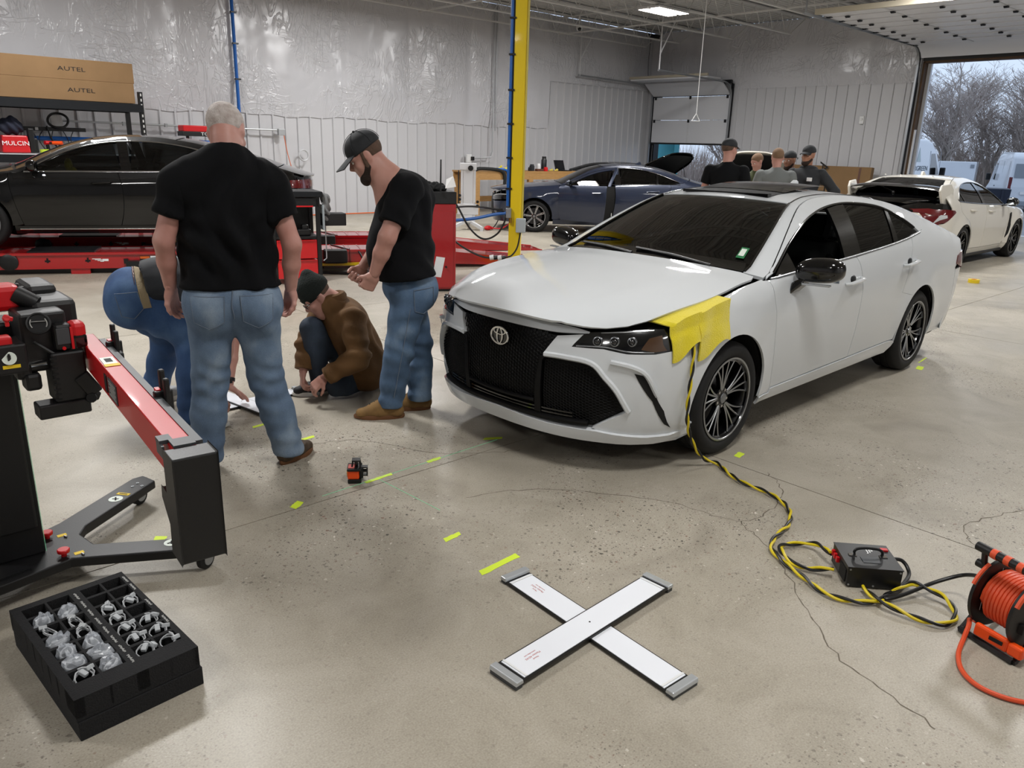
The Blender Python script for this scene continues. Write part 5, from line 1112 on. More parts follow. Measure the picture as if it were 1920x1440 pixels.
def denim(name, a, b2, c):
    m = pm(name, a, .85, bump=(260, .15)); nt, N, b = nodes(m); L = nt.links.new; tc = N('TexCoord'); n1 = N('TexNoise', _Scale=5.0, _Detail=6); mp = N('Mapping'); mp.inputs['Scale'].default_value = (1, 1, .7); L(tc.outputs['Object'], mp.inputs[0]); L(mp.outputs[0], n1.inputs['Vector'])
    r = N('ValToRGB'); e = r.color_ramp.elements; e.new(.5)
    for el, (p, cc) in zip(e, ((.3, b2), (.52, a), (.72, c))): el.position = p; el.color = lin(cc)
    L(n1.outputs[0], r.inputs[0]); n2 = N('TexNoise', _Scale=300.0); mx = N('MixRGB', blend_type='MULTIPLY'); mx.inputs[0].default_value = .5; L(tc.outputs['Object'], n2.inputs['Vector']); L(r.outputs[0], mx.inputs[1]); L(n2.outputs[0], mx.inputs[2])
    g = N('MixRGB', blend_type='ADD'); g.inputs[0].default_value = .15; L(mx.outputs[0], g.inputs[1]); L(r.outputs[0], g.inputs[2]); L(g.outputs[0], b.inputs['Base Color'])
denim('denim_light', '687d96', '4c5f79', '93a4b5'); denim('denim_mid', '56708e', '3d536e', '8397ab'); denim('denim_blue', '345482', '233f66', '52719a'); denim('denim_dark', '34404f', '252f3b', '48566a')
pm('stitch', '6a7686', .8); pm('hair_white', 'cfc8c4', .8, bump=(150, .5), var=(30, 'a99c96', .2)); pm('hair_brown', '4a382c', .85, bump=(160, .5), var=(40, '5c4638', .2)); pm('beard', '2a1d16', .9, bump=(160, .6)); pm('hair_light', '7a5f48', .85, bump=(160, .5))
pm('suede_tan', '8a6a3c', .85, var=(14, '6d512c', .25)); pm('suede_brown', '3d3021', .8, var=(20, '4d3d2b', .3)); pm('gum_sole', '6a4526', .7); pm('sole_black', '17161a', .7); pm('shoe_grey', '8d8f92', .8, var=(40, 'a4a6a8', .2)); pm('sole_white', 'd8d6d0', .6); pm('lace', '1c1a17', .8)
pm('cap_black', '15171a', .8, var=(8, '24272b', .12)); pm('knit_dark', '121a17', .95, bump=(120, .5)); pm('canvas_brown', '5e4120', .85, bump=(200, .2), var=(10, '6d4d28', .25)); pm('belt_tan', '9a8a6c', .8, bump=(90, .3)); pm('leather_brown', '5a3524', .5); pm('wrist_strap', '15151a', .5)
def shoe(parent, heel, toe, h=.10, wd=.046, up='suede_tan', sole='gum_sole', side=1, boot=0, wedge=.03, lace='lace'):
    """upper with laces on a shaped sole"""
    heel, toe = np.asarray(heel, float), np.asarray(toe, float); d = unit(toe-heel); L = np.linalg.norm(toe-heel); r = np.cross(d, [0, 0, 1]); z = V3(0, 0, 1); Q = lambda a, b, c: heel+d*a*L+r*b+z*c
    pr = [C(Q(.14, 0, .05), Q(.5, 0, .055), wd*.8, wd*.95, .03), C(Q(.5, 0, .05), Q(.84, -.004*side, .038), wd*.98, wd*.78, .03, (z, 1.25)), C(Q(.16, 0, .05), Q(.21, 0, h-.01+boot), wd*.76, wd*.86, .03), C(Q(.25, 0, h+.01), Q(.62, 0, .06), wd*.7, wd*.7, .03), PL(Q(0, 0, .018), (0, 0, -1)), PL(Q(.2, 0, h+.0+boot), (0, 0, 1))]
    u = fobj('shoe', [sdf(pr, .006)], up, parent, 1)
    out = []
    for k in range(28):
        t = 2*math.pi*k/28; x = .5+.51*math.cos(t); y = math.sin(t)*(wd*1.0 if x > .5 else wd*.86)*(1-.12*abs(math.cos(t))**3); out.append((x, y))
    m = MB(); n = len(out); vs = []
    for lvl, sc in ((.0, .96), (.008, 1.0), (wedge*.8, 1.0), (wedge, .97)): vs += [tuple(Q(.5+(x-.5)*sc, y*sc, lvl+(.006*max(0, (x-.8)/.2) if lvl == 0 else 0))) for x, y in out]
    fs = [(l*n+k, l*n+(k+1) % n, (l+1)*n+(k+1) % n, (l+1)*n+k) for l in range(3) for k in range(n)]+[tuple(range(n-1, -1, -1)), tuple(3*n+k for k in range(n))]
    m.add(vs, fs).obj('sole', sole, u)
    for i in range(4):
        a = .40+.09*i; zz = h+.01-.014*i; MB().tube([tuple(Q(a, -wd*.6, zz-.015)), tuple(Q(a+.015, 0, zz+.01)), tuple(Q(a+.03, wd*.6, zz-.015))], .0035, 5).obj('shoelace', lace, u)
    return u
def man_white_hair():
    J = {k: np.array(v) for k, v in dict(head=(0.03, 0.07, 1.725), neck=(-0.013, 0.0, 1.635), shL=(-0.215, 0.09, 1.475), shR=(0.172, -0.075, 1.47), elL=(-0.309, 0.097, 1.21), elR=(0.238, -0.133, 1.188), wrL=(-0.272, 0.177, 0.975), wrR=(0.262, -0.047, 0.95), chest=(-0.023, 0.032, 1.40), belly=(-0.021, 0.052, 1.14), pel=(-0.022, 0.031, 0.93), hipL=(-0.118, 0.074, 0.88), hipR=(0.078, -0.014, 0.875), knL=(-0.137, 0.112, 0.501), knR=(0.115, 0.006, 0.481), anL=(-0.20, 0.089, 0.107), anR=(0.185, -0.07, 0.1)).items()}
    v, r, z = V3(.388, .922, 0), V3(.922, -.388, 0), V3(0, 0, 1)
    t = thing('person', 'tall white-haired man seen from behind in black tee and light jeans', 'person', (1.6, 3.8, 0))
    hp, (hr, hf, hu, P) = head_prims(J['head'], v*.72+r*.28-z*.42, z*.9+v*.4, 1.06, 1.08)
    A = [r, v, z]
    sk = hp+[C(J['neck']-z*.05, J['head']-hu*.06-hf*.03, .068, .066, .03), C(J['neck']+V3(0, 0, -.12), J['pel'], .07, .11, .05), C(J['shL'], J['elL'], .058, .047, .03), C(J['shR'], J['elR'], .058, .047, .03), C(J['elL'], J['elL']*.55+J['wrL']*.45, .047, .044, .02), C(J['elR'], J['elR']*.55+J['wrR']*.45, .047, .044, .02),
           C(J['elL']*.55+J['wrL']*.45, J['wrL'], .044, .031, .02), C(J['elR']*.55+J['wrR']*.45, J['wrR'], .044, .031, .02), C(J['neck']-z*.06, J['shL'], .06, .05, .05), C(J['neck']-z*.06, J['shR'], .06, .05, .05)]
    for a, b, c in (('hipL', 'knL', 'anL'), ('hipR', 'knR', 'anR')): sk += [C(J[a], J[b], .075, .055), C(J[b], J[c], .055, .04)]
    hL = hand(J['wrL']-z*.012, J['wrL']-J['elL']+v*.04, v*-.55+r*.8, 1, 1.06, (.35, .55, .45)); hR = hand(J['wrR']-z*.012, J['wrR']-J['elR']+r*-.02, -r*.7-v*.5, -1, 1.06, (.7, .7, .5), thumb=1.2)
    fobj('body', [sdf(sk, .009), sdf(hL, .0042), sdf(hR, .0042)], 'skin_ruddy', t); body = t.children[-1]
    eyes(P, t, 1.06)
    # cropped white hair over the crown and back, ending above the nape
    hair = fobj('hair', [sdf([E(P(0, -.014, .034), V3(.082, .101, .09)*1.06, [hr, hf, hu], .02), PL(P(0, -.02, -.035), -hu+hf*.75), PL(P(0, .06, .05), hf*.9-hu*.55)], .006)], 'hair_white', t)
    # tee: trunk, yoke, sleeves
    W = .232; sl = .56
    sh_ = [E(J['chest']+V3(0, 0, .0), (W, .155, .24), A, .08), E(J['belly'], (.235, .172, .26), A, .1), C(J['pel']-r*.1-z*.0, J['pel']+r*.1, .15, .15, .08, (v, 1.0)), C(J['shL']+z*.0-r*.01, J['shR']+r*.01, .085, .085, .06), C(J['neck']-z*.03, J['neck']-z*.12, .082, .1, .04), C(J['neck']-z*.055, J['shL']*.8+J['neck']*.2-z*.0, .085, .08, .06), C(J['neck']-z*.055, J['shR']*.8+J['neck']*.2-z*.0, .085, .08, .06)]
    for a, b in (('shL', 'elL'), ('shR', 'elR')):
        e = J[a]*(1-sl)+J[b]*sl; sh_ += [C(J[a], e+unit(J[b]-J[a])*.06, .088, .082, .04)]
    pl = [PL(J['pel']-z*-.045, -z)]
    fo = folds([((-.02, -.1, 1.25), V3(1, -.35, .12), 44, .010, .28), ((-.17, -.05, 1.2), V3(.85, -.3, .5), 40, .010, .2), ((.13, -.15, 1.2), V3(.85, -.3, -.5), 40, .010, .2), (J['shL']-z*.15, V3(.6, 0, .8), 60, .004, .15), (J['shR']-z*.15, V3(-.6, 0, .8), 60, .004, .15)], 1)
    # sleeves end square: carve below the hem of each
    def tee(prims, fo, vox=.0095): return sdf(prims, vox, fo)
    body_p = sh_[:7]+[PL(J['pel']+z*.045, -z), PL(J['neck']+z*.022, z+v*.3)]
    parts = [tee(body_p, fo)]
    for i, (a, b) in enumerate((('shL', 'elL'), ('shR', 'elR'))):
        e = J[a]*(1-sl)+J[b]*sl; d = unit(J[b]-J[a]); parts.append(tee([sh_[7+i], C(J[a], J[a]-unit(J[a]-J['neck'])*.08, .088, .09, .04), PL(e, d)], fo))
    shirt = fobj('shirt', parts, 'tee_black', t)
    # jeans
    je = [C(J['hipL']+z*.02, J['hipR']+z*.02, .135, .135, .06, (v, .98)), E(J['pel']+z*.0, (.21, .145, .15), A, .05), E(J['hipL']-v*.06-z*.02, (.1, .09, .12), A, .05), E(J['hipR']-v*.06-z*.02, (.1, .09, .12), A, .05)]
    jf = []
    for a, b, c in (('hipL', 'knL', 'anL'), ('hipR', 'knR', 'anR')):
        je += [C(J[a]-z*.02, J[b], .118, .09, .045), C(J[b], J[b]*.5+J[c]*.5, .09, .088, .03), C(J[b]*.5+J[c]*.5, J[c]-z*.03, .087, .082, .03)]
        ax = unit(J[a]-J[b]); jf += [(J[b]-v*.06+r*.03, ax+r*.35, 74, .0045, .1), (J[b]-v*.06-r*.03-z*.05, ax-r*.4, 66, .004, .1), (J[b]-v*.06-z*.17, ax+r*.3, 70, .003, .11), (J[c]+z*.03, ax+r*.2, 62, .008, .08), (J[a]-z*.1-v*.05, ax*.6+r*.7, 42, .004, .16)]
    jeans = fobj('jeans', [sdf(je+[PL(J['pel']+z*.085, z), PL((0, 0, .045), -z)], .0095, folds(jf, 2))], 'denim_light', t)
    for s, hj in ((-1, J['hipL']), (1, J['hipR'])):
        c = J['pel']+r*s*.115-v*.12; pts = [(-.078, .02), (.078, .02), (.07, -.11), (0, -.145), (-.07, -.11)]; W2 = [c+r*a+z*b for a, b in pts]; pls = []
        for i in range(5):
            a, b = W2[i], W2[(i+1) % 5]; nrm = np.cross(b-a, v); nrm = unit(nrm)
            if nrm@(sum(W2)/5-a) > 0: nrm = -nrm
            pls.append((tuple(a), tuple(nrm)))
        pls.append((tuple(J['pel']-v*.02), tuple(v))); pk = patch(jeans, 'back_pocket', pls, .004, 'denim_light', jeans)
        W3 = []
        for i in range(5):
            for q in range(6): W3.append(W2[i]+(W2[(i+1) % 5]-W2[i])*q/6)
        stitches(jeans, W3, v, pk)
    q = [J['pel']+z*(.08-.022*i)-v*.2+r*.004*math.sin(i) for i in range(9)]; stitches(jeans, q, v, jeans, False, 'seam')
    shoe(t, (.118, -.103, 0), (.36, .005, 0), .08, .05, 'suede_brown', 'gum_sole', 1)
    shoe(t, (-.215, .02, 0), (-.30, .29, 0), .10, .05, 'suede_brown', 'gum_sole', -1)
    return t
def stitches(src, pts, v, par, closed=True, nm='stitching', mat='stitch', rad=.0022):
    """thread laid on the cloth: points dropped along +v onto the surface"""
    from mathutils.bvhtree import BVHTree
    bv = BVHTree.FromPolygons([q.co for q in src.data.vertices], [tuple(f.vertices) for f in src.data.polygons]); out = []
    for p in pts:
        h = bv.ray_cast(Vector(p-np.asarray(v)*.3), Vector(v), 1.0)[0]
        if h is not None: out.append(h-Vector(v)*.0045)
    if len(out) > 2: MB().tube(out, rad, 5, closed=closed and len(out) == len(pts)).obj(nm, mat, par)
man_white_hair()
def man_cap():
    J = {k: np.array(v) for k, v in dict(head=(-0.112, 0.074, 1.615), neck=(0.0, -0.0, 1.53), shL=(0.005, -.175, 1.435), shR=(0.15, .09, 1.435), elL=(-0.145, -0.193, 1.171), wrL=(-0.19, -0.117, 0.955), elR=(0.07, .15, 1.13), wrR=(-.10, 0.15, .955), chest=(0.075, -0.045, 1.30), belly=(0.062, -0.042, 1.06), pel=(0.095, -0.06, 0.85), hipL=(0.045, -0.135, 0.79), hipR=(0.14, .02, 0.79), knL=(-0.02, -0.107, 0.448), knR=(0.205, .0, 0.447), anL=(-0.04, -.035, 0.11), anR=(0.19, -.035, 0.12)).items()}
    v, r, z = V3(.552, .834, 0), V3(.834, -.552, 0), V3(0, 0, 1); f = -r
    t = thing('person', 'bearded man in a dark camouflage cap and black tee looking down', 'person', (2.66, 4.02, 0))
    hp, (hr, hf, hu, P) = head_prims(J['head'], f*.86-z*.52-v*.06, z*.85+f*.5, 1.03, 1.1)
    A = [v, f, z]
    sk = hp+[C(J['neck']-z*.05, J['head']-hu*.07-hf*.035, .072, .068, .03), C(J['neck']-z*.06, J['pel'], .10, .12, .05), C(J['neck']-z*.06, J['shL'], .06, .05, .05), C(J['neck']-z*.06, J['shR'], .06, .05, .05)]
    for s in 'LR':
        m = J['el'+s]*.55+J['wr'+s]*.45; sk += [C(J['sh'+s], J['el'+s], .06, .052, .03), C(J['el'+s], m, .052, .048, .02), C(m, J['wr'+s], .047, .032, .02), C(J['hip'+s], J['kn'+s], .075, .055), C(J['kn'+s], J['an'+s], .055, .04)]
    hL = hand(J['wrL']-z*.01, J['wrL']-J['elL']+f*.05, f*.25-v*-.9, -1, 1.05, (1.15, 1.25, .8), thumb=1.4); hR = hand(J['wrR']-z*.01, J['wrR']-J['elR'], f*.1-v, 1, 1.03, (1.1, 1.2, .8), thumb=1.4)
    fobj('body', [sdf(sk, .008), sdf(hL, .0042), sdf(hR, .0042)], 'skin_fair', t)
    eyes(P, t, 1.03)
    # short hair, beard and camo cap
    fobj('hair', [sdf([E(P(0, -.014, .03), V3(.081, .101, .088)*1.03, [hr, hf, hu], .02), PL(P(0, -.03, -.045), -hu+hf*.35), PL(P(0, .02, .0), hf), PL(P(0, 0, .07), hu)], .005)], 'hair_brown', t)
    fobj('sideburn', [sdf([C(P(-.071, .012, .02), P(-.066, .02, -.06), .012, .016, .01), C(P(.071, .012, .02), P(.066, .02, -.06), .012, .016, .01)], .005)], 'hair_brown', t)
    fobj('beard', [sdf([C(P(-.06, .02, -.06), P(-.03, .06, -.105), .022, .026, .02), C(P(.06, .02, -.06), P(.03, .06, -.105), .022, .026, .02), C(P(-.03, .06, -.108), P(.03, .06, -.108), .028, .028, .02), E(P(0, .07, -.115), V3(.036, .03, .035), [hr, hf, hu], .02), C(P(-.028, .083, -.05), P(.028, .083, -.05), .0085, None, .008), CARVE(C(P(-.018, .1, -.062), P(.018, .1, -.062), .008, None, .006))], .005)], 'beard', t)
    cap = fobj('cap', [sdf([E(P(0, -.012, .05), V3(.088, .108, .088)*1.03, [hr, hf, hu], .02), PL(P(0, 0, .028), -hu-hf*.12)], .006)], 'cap_black', t)
    def brim(a, b):
        x = (a-.5)*.17; y = .055+b*(.105-.35*x*x/.17)+.03*(1-(2*a-1)**2)*1.0; return tuple(P(x*1.03, y, .043-.5*x*x/.17*.5-.035*b))
    br = MB().grid(brim, 14, 6).obj('brim', 'cap_black', cap, ang=80); sm = br.modifiers.new('s', 'SOLIDIFY'); sm.thickness = .006
    MB().ball(tuple(P(0, -.012, .142)), .008, 10, 6).obj('button', 'cap_black', cap)
    for a in range(6):
        q = [P(.0905*math.cos(a*math.pi/3+.5)*math.cos(e), -.012+.112*math.sin(a*math.pi/3+.5)*math.cos(e), .05+.0925*math.sin(e)) for e in np.linspace(0.02, 1.5, 10)]; MB().tube([tuple(x) for x in q], .0018, 4).obj('cap_seam', 'tee_charcoal', cap)
    # tee
    sl = .74; fo = folds([((.1, -.18, 1.25), V3(.5, .3, .8), 40, .006, .22), ((.15, -.12, 1.05), V3(.3, .2, .9), 38, .006, .22), ((0, -.2, 1.3), V3(.5, 0, .8), 60, .004, .15), ((.2, -.1, 1.35), V3(.9, 0, .3), 45, .005, .2)], 3)
    trunk = [E(J['chest'], (.185, .165, .22), A, .08), E(J['belly']+f*.015, (.19, .205, .24), A, .1), C(J['pel']-v*.07+z*.04, J['pel']+v*.07+z*.04, .165, .165, .08), C(J['shL'], J['shR'], .085, .085, .06), C(J['neck']-z*.06, J['chest']+z*.08-f*.06, .085, .12, .06), PL(J['pel']+z*.06, -z-f*.12), CARVE(C(J['neck']+z*.03+f*.02, J['neck']+z*.13+f*.09, .077, .09, .015))]
    parts = [sdf(trunk, .0095, fo)]
    for s in 'LR':
        e = J['sh'+s]*(1-sl)+J['el'+s]*sl; d = unit(J['el'+s]-J['sh'+s]); parts.append(sdf([C(J['sh'+s], e+d*.06, .092, .088, .04), C(J['sh'+s], J['sh'+s]*.7+J['chest']*.3, .09, .09, .04), PL(e, d)], .0095, fo))
    shirt = fobj('shirt', parts, 'tee_black', t)
    je = [E(J['pel']+z*.0, (.165, .165, .15), A, .05), E(J['pel']-f*.06-z*.04, (.15, .12, .13), A, .05)]; jf = []
    for s in 'LR':
        a, b, c = J['hip'+s], J['kn'+s], J['an'+s]; je += [C(a, b, .112, .09, .045), C(b, b*.5+c*.5, .088, .085, .03), C(b*.5+c*.5, c-z*.02, .085, .078, .03)]; ax = unit(a-b)
        jf += [(b-v*.05, ax, 60, .006, .13), (b-v*.05-z*.15, ax+f*.3, 52, .006, .13), (c+z*.04, ax, 62, .008, .08), (a-z*.12-v*.08, ax*.7+f*.6, 42, .005, .16)]
    jeans = fobj('jeans', [sdf(je+[PL(J['pel']+z*.11, z), PL((0, 0, .075), -z)], .0095, folds(jf, 4))], 'denim_mid', t)
    pts = [J['hipL']+z*(.06-.05*i)+(J['knL']-J['hipL'])*0-r*0 for i in range(2)]
    q = [J['hipL']*(1-k/14)+J['anL']*k/14+r*.012 for k in range(1, 14)]; stitches(jeans, q, v, jeans, False, 'side_seam')
    c = J['hipL']+r*.085+z*.01; W2 = [c+r*a+z*b for a, b in ((-.06, .05), (.06, .06), (.065, -.07), (.0, -.1), (-.055, -.075))]; W3 = [W2[i]+(W2[(i+1) % 5]-W2[i])*k/6 for i in range(5) for k in range(6)]; stitches(jeans, W3, v, jeans, True, 'pocket_stitching')
    # white sheet folded into the back pocket
    o = c+r*.09+z*.17; MB().add([tuple(o+r*a+z*b+v*e) for a, b, e in ((-.035, -.05, 0), (.02, -.06, .02), (.045, .06, .03), (-.01, .07, .01))], [(0, 1, 2, 3)]).obj('folded_paper', 'white_print', t, smooth=False)
    shoe(t, (.03, -.085, 0), (-.235, .09, 0), .12, .052, 'suede_tan', 'gum_sole', 1, .04); shoe(t, (.265, -.05, 0), (.06, .09, 0), .12, .052, 'suede_tan', 'gum_sole', 1, .04)
    MB().tube([tuple(J['wrR']-z*.05+f*.03-v*.06), tuple(J['wrR']-z*.05+f*.055+v*.02)], .011, 10).obj('white_stick', 'white_plastic', t)
    return t
man_cap()
def man_bending():
    J = {k: np.array(v) for k, v in dict(head=(0.459, -0.15, 0.69), neck=(0.37, -0.125, 0.775), shN=(0.27, -0.28, 0.73), shF=(0.37, 0.06, 0.76), chest=(0.19, -0.066, 0.815), belly=(-0.04, 0.014, 0.85), pel=(-0.2, 0.07, 0.79), hipN=(-0.215, -0.01, 0.745), hipF=(-0.18, 0.15, 0.733), knN=(0.051, -0.17, 0.53), knF=(0.03, 0.18, 0.476), anN=(-0.06, -0.34, 0.09), anF=(-0.06, 0.30, 0.09), wrN=(0.099, -0.38, 0.19), elN=(0.17, -0.36, 0.45), wrF=(0.25, -0.17, 0.17), elF=(0.35, -0.06, 0.46)).items()}
    v, r, z = V3(.315, .949, 0), V3(.949, -.315, 0), V3(0, 0, 1); f = r
    t = thing('person', 'man bending to the floor with tan belt and dark blue jeans', 'person', (1.62, 4.88, 0))
    hp, (hr, hf, hu, P) = head_prims(J['head'], -z*.85+f*.5, f*.85+z*.5, 1.0); up = unit(J['chest']-J['pel'])
    sk = hp+[C(J['neck'], J['head']-hu*.05, .06, .06, .03), C(J['neck'], J['pel'], .1, .11, .05)]
    for s in 'NF':
        m = J['el'+s]*.55+J['wr'+s]*.45; sk += [C(J['sh'+s], J['el'+s], .052, .044, .03), C(J['el'+s], m, .044, .041, .02), C(m, J['wr'+s], .04, .029, .02), C(J['hip'+s], J['kn'+s], .07, .055), C(J['kn'+s], J['an'+s], .055, .04)]
    hN = hand(J['wrN'], V3(.55, .3, -.75), V3(-.6, -.1, -.6), 1, 1.0, (.5, .5, .4)); hF = hand(J['wrF'], V3(.75, .1, -.6), V3(-.4, .1, -.85), -1, 1.0, (.1, .2, .2), spread=.5)
    fobj('body', [sdf(sk, .009), sdf(hN, .0042), sdf(hF, .0042)], 'skin_fair', t); eyes(P, t)
    fobj('hair', [sdf([E(P(0, -.016, .035), V3(.083, .103, .09), [hr, hf, hu], .02), PL(P(0, -.02, -.03), -hu+hf*.75), PL(P(0, .06, .05), hf*.9-hu*.55)], .007)], 'hair_brown', t)
    A = [v, up, np.cross(v, up)]; fo = folds([((0, -.1, .9), V3(.4, 0, 1), 34, .006, .25), ((.2, -.2, .8), V3(1, .2, .3), 40, .006, .2)], 5)
    tee = [E(J['chest'], (.2, .26, .135), A, .08), E(J['belly'], (.195, .24, .14), A, .1), C(J['pel']+up*.05-v*.06, J['pel']+up*.05+v*.06, .135, .135, .05), C(J['shN'], J['shF'], .085, .085, .06), PL(J['pel']+up*.098, -up-z*.15)]
    parts = [sdf(tee, .0095, fo)]
    for s in 'NF':
        e = J['sh'+s]*.4+J['el'+s]*.6; d = unit(J['el'+s]-J['sh'+s]); parts.append(sdf([C(J['sh'+s], e+d*.05, .08, .075, .04), PL(e, d)], .0095))
    fobj('shirt', parts, 'tee_charcoal', t)
    je = [C(J['hipN'], J['hipF'], .145, .145, .05), E(J['pel'], (.17, .14, .15), A, .05), E(J['hipN']-f*.05-z*.03, (.1, .1, .12), [v, f, z], .05), PL(J['pel']+up*.1, up+z*.12)]; jf = []
    for s in 'NF':
        a, b, c = J['hip'+s], J['kn'+s], J['an'+s]; je += [C(a, b, .13, .098, .05), C(b, b*.5+c*.5, .095, .085, .03), C(b*.5+c*.5, c-z*.02, .084, .078, .03)]; ax = unit(a-b)
        jf += [(a*.5+b*.5, ax+z*.5, 46, .006, .18), (b-z*.08, unit(b-c), 50, .006, .12), (c+z*.05, unit(b-c), 60, .008, .08)]
    jeans = fobj('jeans', [sdf(je+[PL((0, 0, .05), -z)], .0095, folds(jf, 6))], 'denim_blue', t)
    belt = patch(jeans, 'belt', [(tuple(J['pel']+up*.098), tuple(up+z*.12)), (tuple(J['pel']+up*.055), tuple(-up-z*.12)), (tuple(J['pel']-z*.06), tuple(-z))], .006, 'belt_tan', t)
    patch(jeans, 'belt_tab', [(tuple(J['pel']+up*.105), tuple(up+z*.12)), (tuple(J['pel']+up*.045), tuple(-up-z*.12)), (tuple(J['pel']-v*.02), tuple(v)), (tuple(J['pel']+r*.03), tuple(r)), (tuple(J['pel']-r*.04), tuple(-r)), (tuple(J['pel']-z*.02), tuple(-z))], .010, 'leather_brown', belt)
    c = J['hipN']-r*.02+z*.015; W2 = [c+r*a+z*b for a, b in ((-.07, .055), (.05, .065), (.075, -.03), (.02, -.09), (-.045, -.075))]; pls = []
    for i in range(5):
        a, b = W2[i], W2[(i+1) % 5]; n = unit(np.cross(b-a, v)); n = -n if n@(sum(W2)/5-a) > 0 else n; pls.append((tuple(a), tuple(n)))
    pk = patch(jeans, 'back_pocket', pls+[(tuple(J['pel']), tuple(v))], .004, 'denim_blue', jeans); stitches(jeans, [W2[i]+(W2[(i+1) % 5]-W2[i])*k/6 for i in range(5) for k in range(6)], v, pk)
    b = J['wrF']; d = unit(J['wrF']-J['elF']); MB().lathe([(.033, -.012), (.036, -.01), (.036, .01), (.033, .012)], 20, tuple(b-d*.045), tuple(d), closed=True).box(tuple(b-d*.045-v*.036), (.03, .012, .03)).obj('wristwatch', 'wrist_strap', t)
    MB().lathe([(.0105, -.003), (.0118, 0), (.0105, .003)], 14, tuple(hN[7][1]*.5+hN[7][2]*.5), tuple(hN[7][2]-hN[7][1]), closed=True).obj('ring', 'silver', t)
    shoe(t, (-.13, -.335, 0), (.13, -.435, 0), .085, .048, 'shoe_grey', 'sole_white', 1, lace='sole_white'); shoe(t, (-.11, .30, 0), (.15, .32, 0), .085, .048, 'shoe_grey', 'sole_white', 1, lace='sole_white')
    return t
man_bending()
def man_kneeling():
    J = {k: np.array(v) for k, v in dict(head=(-0.112, 0.03, 0.695), neck=(-0.02, 0.008, 0.645), shL=(0.03, -0.185, 0.565), shR=(0.0, 0.15, 0.565), chest=(0.085, -0.025, 0.47), belly=(0.165, -0.02, 0.31), pel=(0.215, 0.0, 0.19), elL=(0.0, -0.30, 0.33), wrL=(-0.19, -0.165, 0.19), elR=(-0.15, 0.12, 0.36), wrR=(-0.222, 0.06, 0.19), knR=(-0.14, 0.055, 0.47), hipR=(0.15, 0.09, 0.2), anR=(-0.10, 0.05, 0.1), knL=(-0.03, -0.085, 0.09), hipL=(0.17, -0.09, 0.2), anL=(0.36, -0.02, 0.07)).items()}
    v, r, z = V3(.49, .871, 0), V3(.871, -.49, 0), V3(0, 0, 1); f = -r
    t = thing('person', 'kneeling man in brown canvas jacket, black knit hat and glasses', 'person', (2.6, 4.62, 0))
    hp, (hr, hf, hu, P) = head_prims(J['head'], f*.72-z*.62-v*.22, z*.72+f*.55, 1.0, .95); up = unit(J['neck']-J['pel'])
    sk = hp+[C(J['neck']-z*.03, J['head']-hu*.07-hf*.03, .058, .057, .03), C(J['neck'], J['pel'], .09, .1, .05)]
    for s in 'LR':
        sk += [C(J['sh'+s], J['el'+s], .05, .04, .03), C(J['el'+s], J['wr'+s], .04, .028, .02), C(J['hip'+s], J['kn'+s], .065, .05), C(J['kn'+s], J['an'+s], .05, .038)]
    hL = hand(J['wrL'], V3(-.75, .25, -.65), V3(.45, .35, -.6), 1, .98, (.65, .6, .4), thumb=1.2); hR = hand(J['wrR'], V3(-.25, -.25, -.9), V3(.8, -.3, -.2), -1, .98, (.6, .6, .4), thumb=1.2)
    fobj('body', [sdf(sk, .008), sdf(hL, .0042), sdf(hR, .0042)], 'skin_fair', t); eyes(P, t)
    fobj('hair', [sdf([E(P(0, -.014, .03), V3(.081, .101, .088), [hr, hf, hu], .02), PL(P(0, -.03, -.05), -hu+hf*.3), PL(P(0, .0, .0), hf), PL(P(0, 0, .03), hu)], .006)], 'hair_brown', t)
    bn = fobj('knit_hat', [sdf([E(P(0, -.015, .055), V3(.09, .11, .1), [hr, hf, hu], .02), C(P(0, -.03, .1), P(0, -.055, .15), .06, .035, .05), PL(P(0, 0, .012), -hu-hf*.15)], .006, lambda Q: .0012*np.sin(((Q-J['head'])@hr)*900))], 'knit_dark', t)
    patch(bn, 'hat_cuff', [(tuple(P(0, 0, .065)), tuple(hu+hf*.15))], .006, 'knit_dark', bn)
    gm = MB()
    for e in (-1, 1):
        gm.tube([tuple(P(e*(.034+.024*math.cos(a)), .102, -.002+.017*math.sin(a))) for a in [2*math.pi*k/18 for k in range(18)]], .0022, 5, closed=True); gm.tube([tuple(P(e*.058, .102, .004)), tuple(P(e*.079, .06, .006)), tuple(P(e*.082, -.005, .004))], .002, 5)
    gm.tube([tuple(P(-.01, .104, .0)), tuple(P(.01, .104, .0))], .002, 5).obj('glasses', 'gloss_black', t)
    A = [v, np.cross(up, v), up]; fo = folds([(J['elL'], V3(.3, 0, 1), 55, .008, .16), (J['shL'], V3(.6, .2, .8), 45, .006, .16), ((.2, -.15, .3), V3(.9, 0, .4), 40, .006, .2), (J['elR'], V3(0, 0, 1), 60, .007, .14), (J['wrL'], J['wrL']-J['elL'], 70, .005, .12)], 8)
    jk = [E(J['chest']+z*.02, (.2, .15, .19), A, .08), E(J['belly'], (.2, .155, .2), A, .08), C(J['pel']-v*.12, J['pel']+v*.1, .15, .15, .07), C(J['shL'], J['shR'], .085, .085, .06), C(J['neck']-v*.05, J['neck']+v*.05, .078, .078, .04), C(J['pel']+r*.02-v*.1-z*.03, J['pel']+r*.04+v*.06-z*.03, .14, .14, .05), PL((0, 0, .02), -z), CARVE(C(J['neck']+z*.05+f*.03, J['neck']+z*.12+f*.13, .062, .07, .015)), CARVE(C(J['belly']+f*.16-v*.0, J['pel']+f*.2, .09, .13, .03))]
    parts = [sdf(jk, .0095, fo)]
